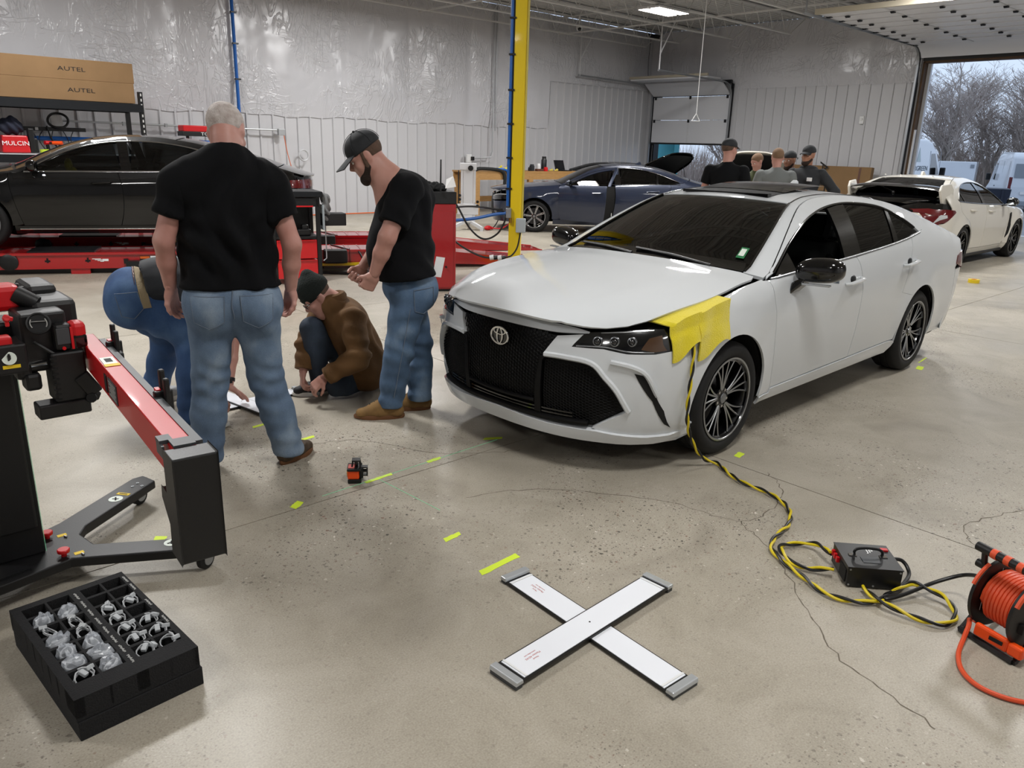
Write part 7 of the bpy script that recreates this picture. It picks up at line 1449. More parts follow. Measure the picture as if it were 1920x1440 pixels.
# ceiling bits
cm = thing('camera_dome', 'white security camera under the ceiling near the far corner', 'camera', (17.4, 16.5, ZC-.36)); MB().ball((0, 0, .03), (.1, .1, .09), 14, 8).obj('housing', 'white_plastic', cm); MB().ball((-.04, -.05, -.01), .055, 10, 8).obj('lens', 'gloss_black', cm); MB().cyl((0, 0, .1), (0, 0, .34), .02, n=8).obj('stem', 'white_plastic', cm)
sp = thing('speaker_box', 'dark bracket fixture on the ceiling in the far corner', 'fixture', (20.9, 16.6, ZC-.2)); MB().box((0, 0, 0), (.22, .3, .12)).obj('body', 'black_metal', sp, smooth=False, bevel=.01); MB().bar((-.3, 0, .06), (.3, 0, .06), .04, .04).obj('arm', 'black_metal', sp, smooth=False); lead('wire', [(20.9, 16.7, ZC-.18), (20.92, 16.75, 4.4), (20.9, 16.7, 3.85)], .008, 'dark_steel', 'thin wire hanging down from the corner fixture', 'wire')
pc = thing('pull_cord', 'white pull cord with triangular handle hanging from the joists', 'cord', (14.6, 10.3, 2.35)); MB().tube([(0, 0, .12), (0, 0, ZC-2.4)], .008, 6).obj('cord', 'white_plastic', pc); MB().tube([(-.07, .05, -.02), (.07, -.05, -.02), (0, 0, .13)], .014, 6, closed=True).obj('handle', 'white_plastic', pc)
sw = MB().box((0, 0, 0), (.06, .12, .2)).box((-.04, 0, .02), (.03, .06, .06)).obj('switch_box', 'white_plastic', None, smooth=False, bevel=.01); tag(sw, 'small white switch box on the ribbed wall left of the big doorway', 'switch'); sw.location = (XB-.03, 9.92, 2.64)
bx = thing('carton', 'wide flat brown carton leaning on the wall behind the hooded man', 'box', (21.1, 10.5, 0), 0); MB().box((.05, .55, .72), (.16, 3.6, 1.44), Matrix.Rotation(R(4), 3, 'Y')).obj('shell', 'cardboard', bx, smooth=False, bevel=.008); MB().box((-.03, -.95, .72), (.01, .06, 1.4), Matrix.Rotation(R(4), 3, 'Y')).obj('packing_tape', 'leather_brown', bx, smooth=False); text('AUTEL', .34, 'ink', bx, pose((0, 0, -1), (-1, 0, 0), (-.042, .05, .85)), sx=1.4)
# cars with raised hoods at the small door
def parked(pos, hd, paint, label, hood_deg):
    sh = Shape(BODY(.90), [(-4.0, 1.04), (-2.7, 1.035), (-1.6, 1.0), (-.5, .965), (.5, .91), (.9, .86)], TUM, [(1.0, .72), (.75, .82), (.4, .88), (0, .925), (-.5, .965), (-.65, 1.0), (-.9, 1.12), (-1.2, 1.25), (-1.5, 1.31), (-1.8, 1.33), (-2.1, 1.32), (-2.4, 1.29), (-2.8, 1.2), (-3.1, 1.12), (-3.4, 1.06), (-3.7, 1.01), (-3.8, .97)],
        [(.1, .84), (.2, .88), (.5, .92), (.7, .90), (.8, .86), (.9, .7)], [(.1, -3.65), (.3, -3.75), (.6, -3.79), (.9, -3.8), (1.0, -3.76), (1.1, -3.6)], .6, .5, 2.6, 2.8, ((0, .335, .37), (-2.736, .335, .37)), [(1.0, .02), (0, .05), (-2.0, .03), (-3.9, .015)], [(1.0, .28), (.5, .18), (0, .06), (-.5, .17), (-1.3, .11), (-1.8, 0), (-2.5, -.1), (-3.9, -.1)])
    t = thing('car', label, 'car', pos, hd); inner_shell(sh, t, .6, -3.6, .2); belt = [(-3.3, 1.05), (-2.6, 1.035), (-1.6, 1.005), (-.9, .985), (-.5, .97)]
    dlo = [(-.66, 1.0), (-.85, 1.08), (-1.1, 1.17), (-1.4, 1.24), (-1.7, 1.27), (-2.05, 1.265), (-2.4, 1.225), (-2.7, 1.15), (-2.98, 1.075)]
    side_set(t, sh, paint, 2.736, dlo, belt, [(-.56, .28), (-.49, .6), (-.49, .96)], [(-1.60, .28), (-1.66, .75), (-1.64, .99)], .28, (-1.68, -1.70), (-2.50, -2.50), .37, xb=-3.8)
    top_set(t, sh, paint, None, (-.6, -1.42), (-1.43, -2.25), (-2.27, -3.15), (-3.17, -3.72))
    panel(sh, 'front_bumper', 'F', [(-.88, .2), (.88, .2), (.86, .74), (-.86, .74)], paint, t, step=.12); panel(sh, 'grille', 'F', [(-.6, .3), (.6, .3), (.45, .7), (-.45, .7)], 'grille_black', t, step=.12, off=.008); both(sh, 'headlamp', 'F', [(.5, .62), (.86, .66), (.84, .76), (.5, .7)], 'lamp_black', t, step=.1, off=.008)
    for s in (1, -1):
        for x in (0, -2.736): wheel(t, (x, s*.775, .325), s, .325, .215, .232, 'spoke7', 'rim_silver')
    poly = [(.70, v) for v in np.linspace(-.95, .95, 9)]+[(.3, .985), (-.2, .985), (-.5, .97)]+[(-.56, v) for v in np.linspace(.9, -.9, 7)]+[(-.5, -.97), (-.2, -.985), (.3, -.985)]
    Mh = Matrix.Translation((-.5, 0, .98)) @ Matrix.Rotation(R(-hood_deg), 4, 'Y') @ Matrix.Translation((.5, 0, -.98))
    h = panel(sh, 'hood', 'T', poly, paint, t, th=.03, step=.12); h.data.transform(Mh); u = panel(sh, 'hood_liner', 'T', [(.60, v*.9) for v in np.linspace(-.95, .95, 7)]+[(-.45, v*.9) for v in np.linspace(.9, -.9, 7)], 'pad_black', h, th=.01, off=-.035, step=.12); u.data.transform(Mh)
    p0, p1 = Vector((.3, .7, .88)), Mh @ Vector((.3, .6, .9)); MB().cyl(p0, p1, .008, n=6).obj('hood_prop', 'black_metal', t)
    MB().box((.1, 0, .75), (.7, .9, .25)).obj('engine', 'dark_steel', t, smooth=False, bevel=.05); mirror_pair(t, sh, -.78, 1.02, paint)
    return t
parked((18.2, 11.0, 0), R(212), 'paint_ivory', 'white car with its hood raised behind the man in black', 38)
parked((18.3, 13.9, 0), R(262), 'paint_black', 'black car with its hood raised near the small door', 34)
# ================================================================ FOREGROUND
pm('beam_red', 'b80a12', .35, coat=.15, spec=.35); pm('pod_black', '0c0c0e', .45, bump=(200, .05)); pm('sticker_white', 'e6e6e2', .5); pm('foam', '131315', .95, bump=(220, .5)); pm('label_grey', 'a9a9a6', .7); pm('coil_grey', 'b9bcbf', .45); pm('connector_grey', 'aeb2b5', .4); pm('board_white', 'eceff5', .25, coat=.2); pm('print_red', 'b4544c', .6); pm('laser_green', '7fd6a6', .5, emis=('8dffc0', .12)); pm('tape_lime', 'cfe637', .6); pm('cable_yellow', 'd9c21a', .4); pm('cable_black', '0f0f10', .4); pm('reel_orange', 'd8502a', .42); pm('plate_grey', '3d4043', .5); pm('cap_silver', 'c3c7ca', .3, .5)
def bag_mat():
    m = bpy.data.materials.new('clear_bag'); m.use_nodes = True; nt, N, b = nodes(m); b.inputs['Base Color'].default_value = (.8, .85, .92, 1); b.inputs['Roughness'].default_value = .18; b.inputs['Alpha'].default_value = .32; b.inputs['Specular IOR Level'].default_value = .9; MATS['clear_bag'] = m
bag_mat()
# calibration frame: column on a wheeled base, red cross beam with hanging end box
cf = thing('calibration_frame', 'black and red wheeled calibration frame at the left edge', 'frame', (.5, 3.25, 0))
W_ = lambda m, n, mat, par=cf, **k: m.obj(n, mat, par, world=True, **k)
base = MB(); outer = [(.0, 2.98), (.33, 3.05), (.56, 3.10), (1.01, 2.845), (1.06, 2.88), (1.05, 2.94), (.66, 3.17), (.64, 3.29), (.68, 3.36), (1.055, 3.645), (1.03, 3.74), (.98, 3.735), (.60, 3.45), (.46, 3.38), (.40, 3.33), (.0, 3.24), (-.3, 3.2), (-.3, 2.93)]
base.prism(outer, .075, .115); bs = W_(base, 'base_plate', 'pod_black', smooth=False, bevel=.006)
for a, b2, w2 in (((.60, 3.17), (1.0, 2.93), .07), ((.60, 3.36), (.99, 3.66), .07), ((-.28, 3.06), (.5, 3.2), .12)): W_(MB().bar((a[0], a[1], .085), (b2[0], b2[1], .085), w2, .05), 'arm', 'pod_black', bs, smooth=False, bevel=.008)
W_(MB().bar((-.1, 3.02, .118), (.42, 3.115, .118), .03, .012).bar((-.1, 3.17, .118), (.36, 3.25, .118), .03, .012), 'slide_rail', 'black_metal', bs, smooth=False)
def caster(x, y):
    wl = W_(MB().lathe([(.012, -.016), (.034, -.016), (.044, -.01), (.044, .01), (.034, .016), (.012, .016)], 24, (x, y, .044), unit((.5, -.86, 0)), closed=True), 'caster', 'rubber'); W_(MB().lathe([(0, -.018), (.026, -.018), (.026, .018), (0, .018)], 20, (x, y, .044), unit((.5, -.86, 0))), 'caster_hub', 'galvanised', wl); W_(MB().box((x-.008, y, .072), (.06, .05, .012)).bar((x-.02, y+.0, .075), (x, y, .03), .012, .05), 'caster_fork', 'pod_black', wl, smooth=False)
caster(1.0, 2.905); caster(.985, 3.68); caster(-.22, 3.0)
for x, y, a in ((.985, 2.925, 0), (.95, 3.635, 1)):
    for dx, dy in ((.0, 0), (.035, -.02), (.03, .025)): W_(MB().lathe([(0, .0), (.007, .0), (.007, .003), (.004, .003), (.004, .001), (0, .001)], 12, (x+dx, y+dy, .115)), 'bolt', 'galvanised', bs)
for x, y, d in ((.90, 2.985, V3(.86, -.5, 0)), (.85, 3.545, V3(.78, .62, 0))):
    s1 = W_(MB().lathe([(0, 0), (.03, 0), (.03, .001), (0, .001)], 24, (x, y, .1155)), 'round_sticker', 'sticker_white', bs, smooth=False); W_(MB().bar(tuple(V3(x, y, .1172)-d*.015-V3(-d[1], d[0], 0)*.01), tuple(V3(x, y, .1172)+d*.014+V3(-d[1], d[0], 0)*.01), .007, .0008), 'sticker_print', 'ink', s1, smooth=False); W_(MB().bar(tuple(V3(x, y, .1172)-d*.004+V3(-d[1], d[0], 0)*.014), tuple(V3(x, y, .1172)+d*.002-V3(-d[1], d[0], 0)*.014), .006, .0008), 'sticker_print', 'ink', s1, smooth=False)
    q = V3(x, y, .1155)+d*.055; n_ = V3(-d[1], d[0], 0); s2 = W_(MB().bar(tuple(q-n_*.03), tuple(q+n_*.03), .02, .0016), 'yellow_sticker', 'yellow_print', bs, smooth=False); W_(MB().bar(tuple(q-n_*.02+V3(0, 0, .0012)), tuple(q+n_*.02+V3(0, 0, .0012)), .006, .0008), 'sticker_print', 'ink', s2, smooth=False)
for x, y in ((.545, 3.14), (.53, 3.335)):
    k_ = W_(MB().lathe([(0, .03), (.02, .03), (.023, .027), (.022, .016), (.01, .012), (.01, 0), (0, 0)], 12, (x, y, .115)), 'lock_knob', 'red_plastic', bs); W_(MB().box((x+.05, y-.012, .1158), (.034, .022, .0015)), 'yellow_sticker', 'yellow_print', bs, smooth=False); W_(MB().cyl((x+.055, y-.03, .119), (x+.06, y-.045, .119), .004, n=6), 'pin', 'galvanised', bs)
cb = [(.335, 3.215), (.50, 3.215), (.505, 3.40), (.33, 3.40)]
co = W_(MB().prism(cb, .115, 1.02), 'column', 'pod_black', smooth=False, bevel=.006); W_(MB().box((.42, 3.205, .62), (.13, .02, .78)), 'column_cover', 'pod_black', co, smooth=False, bevel=.01)
W_(MB().box((.5005, 3.2135, .52), (.0015, .0015, .8)), 'laser_line', 'laser_green', co, smooth=False, label='thin green laser line along the edge of the column')
W_(MB().box((.42, 3.13, 1.0), (.2, .16, .14)), 'column_head', 'pod_black', co, smooth=False, bevel=.01)
hd_ = MB().lathe([(0, 0), (.021, 0), (.021, .001), (0, .001)], 24, (.431, 2.862, .992), unit((-.2, -.95, .2))); st_ = W_(hd_, 'round_sticker', 'sticker_white', co, smooth=False)
W_(MB().box((.431, 2.8605, .993), (.009, .002, .018)).box((.431, 2.8605, 1.004), (.006, .002, .006)), 'sticker_print', 'ink', st_, smooth=False); W_(MB().box((.435, 2.864, .963), (.05, .002, .011)), 'yellow_sticker', 'yellow_print', co, smooth=False); W_(MB().box((.42, 2.93, .985), (.13, .13, .1)), 'clamp_block', 'pod_black', co, smooth=False, bevel=.008)
# beam: from the hinge out to the end box
p0, p1 = V3(.551, 1.76, .953), V3(.672, 3.05, .953); bd = unit(p1-p0); bn = np.cross(bd, V3(0, 0, 1))
bm_ = W_(MB().bar(tuple(p0+bn*.03), tuple(p1+bn*.03), .055, .09), 'cross_beam', 'beam_red', smooth=False, bevel=.003)
B_ = lambda s, a, z: p0+bd*s+bn*a+V3(0, 0, z)
W_(MB().bar(tuple(B_(.02, .068, .03)), tuple(B_(1.2, .068, .03)), .02, .03), 'side_track', 'plate_grey', bm_, smooth=False)
W_(MB().bar(tuple(B_(.62, .0015, .0)), tuple(B_(.74, .0015, .0)), .004, .06), 'data_plate', 'plate_grey', bm_, smooth=False)
for i in range(7): W_(MB().bar(tuple(B_(.63+.01*(i % 2), -.001, .022-.007*i)), tuple(B_(.73-.012*(i % 3), -.001, .022-.007*i)), .001, .002), 'plate_print', 'label_grey', bm_, smooth=False)
W_(MB().bar(tuple(B_(.765, .0015, 0)), tuple(B_(.80, .0015, 0)), .004, .055), 'data_plate', 'black_metal', bm_, smooth=False)
W_(MB().bar(tuple(B_(.83, .03, .0462)), tuple(B_(.92, .03, .0462)), .04, .001), 'sticker', 'sticker_white', bm_, smooth=False); W_(MB().bar(tuple(B_(.80, .03, .0465)), tuple(B_(.83, .03, .0465)), .045, .001), 'sticker', 'yellow_print', bm_, smooth=False); W_(MB().bar(tuple(B_(.855, .03, .047)), tuple(B_(.9, .03, .047)), .02, .001), 'sticker_print', 'ink', bm_, smooth=False)
eb = MB(); e0 = p0+bd*-.01; X_ = lambda s, a, z: tuple(e0+bd*s+bn*a+V3(0, 0, z))
prof = [(-.075, .048), (.0, .048), (.0, -.065), (.05, -.06), (.055, -.09), (.0, -.14), (.008, -.215), (-.075, -.215)]
vs = [X_(s, a, z) for a in (-.02, .082) for s, z in prof]; n8 = len(prof); eb.add(vs, [tuple(range(n8)), tuple(range(2*n8-1, n8-1, -1))]+[(i, (i+1) % n8, n8+(i+1) % n8, n8+i) for i in range(n8)]); en = W_(eb, 'end_box', 'pod_black', smooth=False, bevel=.004)
for i in range(12): W_(MB().box(X_(-.07, -.011, .03-.0135*i), (.006, .004, .006)), 'vent_slot', 'dark_void', en, smooth=False)
W_(MB().bar(X_(.0, .03, .05), X_(.05, .03, .05), .05, .006).bar(X_(.05, .0, .048), X_(.09, .0, .048), .03, .01).bar(X_(.03, -.012, .03), X_(.085, -.012, .03), .006, .03), 'corner_bracket', 'plate_grey', en, smooth=False)
def holder(s, par):
    h = W_(MB().bar(tuple(B_(s, .085, -.03)), tuple(B_(s, .085, .06)), .02, .05), 'target_holder', 'pod_black', par, smooth=False, bevel=.004); W_(MB().bar(tuple(B_(s-.025, .09, .03)), tuple(B_(s-.025, .09, .10)), .016, .016).bar(tuple(B_(s+.02, .09, .03)), tuple(B_(s+.02, .09, .115)), .016, .016), 'holder_post', 'pod_black', h, smooth=False, bevel=.004); W_(MB().bar(tuple(B_(s, .075, .058)), tuple(B_(s+.03, .075, .058)), .012, .01), 'holder_tab', 'red_plastic', h, smooth=False)
holder(.42, bm_); holder(1.08, bm_); W_(MB().bar(tuple(B_(1.0, .09, -.02)), tuple(B_(1.16, .09, -.02)), .02, .11), 'side_bracket', 'pod_black', bm_, smooth=False, bevel=.006)
# hinge clamps, far half of the beam, pods and knobs
W_(MB().bar((.675, 3.03, .955), (.72, 4.0, .955), .06, .09), 'far_beam', 'pod_black', smooth=False, bevel=.006)
O5 = V3(.65, 2.9, 0)
def at5(x, y, z): return tuple(O5+V3(x, y, z))
hb = W_(MB().box(at5(-.05, .02, .90), (.105, .11, .175)), 'hinge_box', 'pod_black', smooth=False, bevel=.008)
for i in range(9): W_(MB().box(at5(-.095, -.036, .97-.018*i), (.02, .004, .006)), 'vent_slot', 'dark_void', hb, smooth=False)
W_(MB().box(at5(-.08, .0, .79), (.16, .08, .05)), 'lower_plate', 'pod_black', hb, smooth=False, bevel=.006); W_(MB().box(at5(-.1, .09, 1.02), (.14, .16, .2)), 'mount_block', 'pod_black', smooth=False, bevel=.01); W_(MB().box(at5(-.04, .22, 1.09), (.14, .22, .1)), 'pod_cover', 'pod_black', smooth=False, bevel=.02)
W_(MB().box(at5(-.04, .37, 1.11), (.1, .2, .12)), 'pod_cover', 'pod_black', smooth=False, bevel=.02)
nv = unit((-.25, -.9, .36)); dk = W_(MB().lathe([(0, 0), (.036, 0), (.036, .012), (.031, .013), (.031, .009), (0, .009)], 28, at5(-.118, -.02, 1.09), nv), 'dial', 'pod_black'); text('Rail', .02, 'label_grey', cf, Matrix.Translation(-Vector((.5, 3.25, 0))) @ pose((.97, -.22, 0), nv, V3(*at5(-.118, -.02, 1.09))+nv*.0105-V3(0, 0, .012)), 'dial_lettering'); W_(MB().bar(tuple(V3(*at5(-.118, -.02, 1.096))+nv*.011-V3(.02, -.005, 0)), tuple(V3(*at5(-.118, -.02, 1.096))+nv*.011+V3(.02, -.005, 0)), .005, .001), 'dial_mark', 'label_grey', dk, smooth=False)
for zz in (-1, 1): W_(MB().tube([tuple(V3(*at5(-.118, -.02, 1.09))+nv*.011+V3(.97, -.22, 0)*.024*math.cos(a)*zz+V3(0, .3, .95)*.024*math.sin(a)) for a in np.linspace(-.6, .6, 7)], .0018, 5), 'dial_mark', 'label_grey', dk)
def cross_laser(x, y, z, nm='laser_head'):
    l = W_(MB().box(at5(x-.02, y, z), (.055, .06, .09)), nm, 'pod_black', smooth=False, bevel=.012); W_(MB().box(at5(x+.028, y, z+.016), (.05, .066, .06)), 'laser_cap', 'red_plastic', l, smooth=False, bevel=.016); W_(MB().box(at5(x+.028, y-.004, z-.02), (.05, .062, .05)), 'laser_window', 'gloss_black', l, smooth=False, bevel=.012); W_(MB().box(at5(x-.02, y-.031, z+.004), (.04, .003, .055)), 'laser_screen', 'plate_grey', l, smooth=False, bevel=.003); W_(MB().box(at5(x+.006, y-.031, z-.005), (.008, .004, .075)), 'laser_edge', 'red_plastic', l, smooth=False); W_(MB().cyl(at5(x-.022, y-.03, z-.037), at5(x-.022, y-.034, z-.037), .006, n=10), 'laser_button', 'red_plastic', l)
cross_laser(-.035, .0, 1.037)
l0 = W_(MB().box(at5(-.17, .2, 1.15), (.09, .1, .09)), 'laser_head', 'red_plastic', smooth=False, bevel=.02); W_(MB().cyl(at5(-.14, .17, 1.16), at5(-.085, .14, 1.125), .032, .028, 16), 'laser_barrel', 'pod_black', l0); W_(MB().cyl(at5(-.085, .14, 1.125), at5(-.09, .13, 1.08), .022, .02, 12), 'laser_barrel', 'pod_black', l0)
for x, y, z in ((-.113, .281, 1.12), (-.1, .27, 1.11)): W_(MB().bar(at5(x, y, z), at5(x, y, z+.06), .014, .014), 'holder_post', 'pod_black', smooth=False, bevel=.004)
W_(MB().cyl(at5(-.205, -.005, 1.115), at5(-.205, -.02, 1.12), .012, n=8).bar(at5(-.215, -.012, 1.122), at5(-.188, -.016, 1.113), .012, .014).bar(at5(-.205, -.012, 1.09), at5(-.205, -.012, 1.13), .01, .012), 'clamp_handle', 'red_plastic', smooth=False, bevel=.003); W_(MB().box(at5(-.225, .0, 1.04), (.05, .05, .04)), 'red_block', 'red_plastic', smooth=False, bevel=.008)
for x, y, z in ((-.175, .04, .93), (-.155, .03, .89)): W_(MB().box(at5(x, y, z), (.05, .07, .06)), 'clamp_jaw', 'pod_black', smooth=False, bevel=.012)
W_(MB().cyl(at5(-.155, .0, .948), at5(-.11, -.01, .952), .006, n=8), 'lever', 'chrome'); W_(MB().tube([at5(-.14, -.01, 1.03), at5(-.09, -.02, .985), at5(-.06, -.02, .97)], .006, 6), 'cable_link', 'pod_black')
W_(MB().bar(at5(-.02, -.03, .9), at5(.02, -.035, .83), .03, .05).bar(at5(.0, -.03, .83), at5(.03, -.03, .815), .03, .03), 'beam_latch', 'pod_black', smooth=False, bevel=.006)
W_(MB().lathe([(0, .02), (.016, .02), (.018, .016), (.018, .004), (.01, 0), (0, 0)], 10, at5(.005, -.035, .815), (-.3, -.9, .2)), 'latch_knob', 'pod_black')
# ---- foam tray with coiled leads
ft = thing('foam_tray', 'black two-layer foam tray full of coiled leads at the lower left', 'tray', (.505, 2.505, 0), R(4))
TW, TD, TH = .365, .625, .142
MB().box((.004, 0, .032), (TW+.004, TD+.006, .064)).obj('lower_layer', 'foam', ft, smooth=False, bevel=.003); up = MB().box((0, 0, .0725), (TW, TD, .012))
cols = [(-.155, -.085), (-.078, -.008), (.028, .092), (.099, .163)]; rows = [-.235+.0755*i for i in range(7)]; RH = .062
xsb = [-TW/2]+[c for q in cols for c in q]+[TW/2]
for i in range(0, len(xsb), 2): up.box(((xsb[i]+xsb[i+1])/2, 0, .11), (xsb[i+1]-xsb[i], TD, .064))
ysb = [-TD/2]+[c for r_ in rows for c in (r_, r_+RH)]+[TD/2]
for i in range(0, len(ysb), 2): up.box((0, (ysb[i]+ysb[i+1])/2, .1098), (TW, ysb[i+1]-ysb[i], .0638))
up.obj('upper_layer', 'foam', ft, smooth=False)
for xk in (.010, .174):
    for i in range(8 if xk < .1 else 6):
        if xk > .1 and i in (2, 4): continue
        q = MB(); y0 = .27-.068*i
        for j in range(9): q.box((xk-.002+.0025*((j*7+i) % 3-1)*.4, y0-.0055*j, TH+.0006), (.005+.002*((j+i) % 2), .0028, .0012))
        q.obj('cell_label', 'label_grey', ft, smooth=False)
WM = wmat(ft)
def coil(name, c, rz, kind, label):
    t = thing(name, label, 'cable', WM @ Vector((c[0], c[1], .079)), R(4)+rz, 'coiled leads in the foam tray')
    m = MB(); path = [((.027+.003*math.sin(1.3*k))*math.cos(k*.5), (.018+.002*math.sin(.9*k))*math.sin(k*.5), .042+.0006*k+.014*math.sin(k*.5)) for k in range(30)]; m.tube(path, .0026, 5).obj('lead', 'coil_grey', t)
    if kind != 2: MB().box((.0, .0, .064), (.016, .026, .012), Matrix.Rotation(.5*kind, 3, 'Z') @ Matrix.Rotation(.35, 3, 'X')).obj('connector', 'connector_grey', t, smooth=False, bevel=.002)
    MB().box((.022, .014, .066), (.014, .024, .013), Matrix.Rotation(.9+kind, 3, 'Z') @ Matrix.Rotation(.5, 3, 'Y')).obj('connector', 'connector_grey', t, smooth=False, bevel=.002)
    return t
def bag(c, sx, seed, label):
    t = thing('plastic_bag', label, 'bag', WM @ Vector((c[0], c[1], .079)), R(4)+seed, 'bagged leads in the foam tray'); rnd = random.Random(seed); b = MB().ball((0, 0, .048), (.033*sx, .028, .036), 14, 10)
    b.v = [(x*(1+rnd.uniform(-.16, .2)), y*(1+rnd.uniform(-.16, .2)), max(.004, z+rnd.uniform(-.008, .011))) for x, y, z in b.v]; b.obj('film', 'clear_bag', t, smooth=True, ang=12)
    MB().tube([((.024)*sx*math.cos(k*.5), .017*math.sin(k*.5), .045+.0006*k+.01*math.sin(k*.5)) for k in range(26)], .003, 5).obj('lead', 'coil_grey', t); MB().box((.01, .0, .06), (.018, .01, .01)).obj('connector', 'connector_grey', t, smooth=False)
RN = ['front', 'second', 'third', 'fourth', 'fifth', 'sixth', 'back']; CN = ['outer left', 'inner left', 'inner right', 'outer right']
fill = {(0, 0): 'c1', (0, 1): 'b', (0, 2): 'c0', (0, 3): 'c2', (1, 0): 'b', (1, 1): 'b', (1, 2): 'c1', (1, 3): 'c1', (2, 0): 'b', (2, 1): 'b', (2, 2): 'c1', (2, 3): 'c0', (3, 0): 'b', (3, 1): 'c2', (3, 2): 'c0', (4, 0): 'c2', (4, 1): 'c2', (4, 2): 'c1', (4, 3): 'c1', (5, 0): 'b', (5, 1): 'b'}
for (r_, c_), k in fill.items():
    c = ((cols[c_][0]+cols[c_][1])/2, rows[r_]+RH/2)
    if k == 'b': bag(c, 1.1, r_*5+c_*3+1, 'clear bag holding a coiled lead, %s row, %s column of the foam tray' % (RN[r_], CN[c_]))
    else: coil('coiled_lead', c, .4*(r_-c_), int(k[1]), 'grey coiled lead with plugs, %s row, %s column of the foam tray' % (RN[r_], CN[c_]))
# ---- alignment crosses
def cross(loc, rz, label, L=.93, ang=90, prints=True):
    t = thing('floor_cross', label, 'cross', loc, rz)
    for i, a in enumerate((0, R(ang))):
        rt = Matrix.Rotation(a, 3, 'Z'); z = .009+.011*i; rim = MB().box(tuple(rt @ Vector((0, 0, z))), (L, .122, .010), rt).obj('arm', 'black_plastic', t, smooth=False); MB().box(tuple(rt @ Vector((0, 0, z+.0055))), (L-.035, .110, .003), rt).obj('board', 'board_white', rim, smooth=False)
        for s in (-1, 1): MB().box(tuple(rt @ Vector((s*(L/2+.012), 0, .02+.004*i))), (.036, .13, .016), rt, top=(.8, 1)).obj('end_cap', 'cap_silver', rim, smooth=False, bevel=.003); MB().box(tuple(rt @ Vector((s*(L/2+.012), 0, .008))), (.03, .124, .015), rt).obj('end_foot', 'plate_grey', rim, smooth=False); MB().box(tuple(rt @ Vector((s*(L/2-.028), 0, z+.008))), (.008, .112, .003), rt).obj('end_strip', 'white_plastic', rim, smooth=False)
        if prints:
            for k, (s, o) in enumerate((('Manual', .012), ('Maxisys ADAS', 0), ('www.adas.com', -.012))): text(s, .009 if k != 1 else .012, 'print_red', rim, Matrix.Translation((0, 0, z+.0072)) @ rt.to_4x4() @ Matrix.Translation((L/2-.12, o*1.2-.005, 0)), depth=.0002)
    MB().cyl((0, 0, .027), (0, 0, .0275), .004, n=10).obj('pivot', 'ink', t)
    return t
cross((1.904, 1.605, 0), R(87.2), 'white cross-shaped floor target with silver end caps in the foreground', .835, 95.4)
cross((1.98, 4.79, 0), .08, 'white cross-shaped floor target under the hands of the crouching men', .835, 95, False)
# ---- laser level, its lines on the floor
ll = thing('laser_level', 'small orange and black laser level on the floor', 'laser level', (1.925, 3.275, 0), R(-35))
MB().box((0, 0, .012), (.07, .085, .024)).obj('foot', 'black_plastic', ll, smooth=False, bevel=.006); MB().box((-.006, 0, .045), (.06, .075, .05)).obj('body', 'orange_plastic', ll, smooth=False, bevel=.008); MB().box((0, 0, .076), (.075, .09, .016)).obj('top', 'black_plastic', ll, smooth=False, bevel=.006); MB().box((-.015, -.01, .085), (.032, .05, .004)).obj('keypad', 'print_red', ll, smooth=False); MB().box((.034, 0, .045), (.02, .05, .045)).obj('battery_door', 'black_plastic', ll, smooth=False, bevel=.004); MB().box((-.037, 0, .05), (.004, .05, .03)).obj('label', 'yellow_print', ll, smooth=False)
hw = MB()
for x in (-.012, .03):
    for y in (-.022, .022): hw.bar((x, y, .084), (x*.8+.002, y*.7, .115), .006, .006)
hw.box((.009, 0, .117), (.042, .042, .008)).obj('head_cage', 'black_plastic', ll, smooth=False); MB().cyl((.009, 0, .086), (.009, 0, .108), .01, n=12).obj('head_lens', 'gloss_black', ll)
sg = MB()
for z in (.035, .078): sg.bar((.036, 0, z), (.062, 0, z), .03, .006)
sg.box((.064, 0, .056), (.006, .034, .048)).obj('side_cage', 'black_plastic', ll, smooth=False); MB().cyl((.04, 0, .056), (.06, 0, .056), .009, n=10).obj('side_lens', 'gloss_black', ll)
def ray_line(a, b2, label): o = MB().bar((*a, .0012), (*b2, .0012), .0018, .0012).obj('laser_line', 'laser_green', None, smooth=False); tag(o, label, 'laser line')
ray_line((2.03, 3.21), (2.06, 2.72), 'thin pale green laser line running towards the camera side of the level'); ray_line((1.7, 3.213), (2.9, 3.262), 'thin green laser line running along the lime tapes')
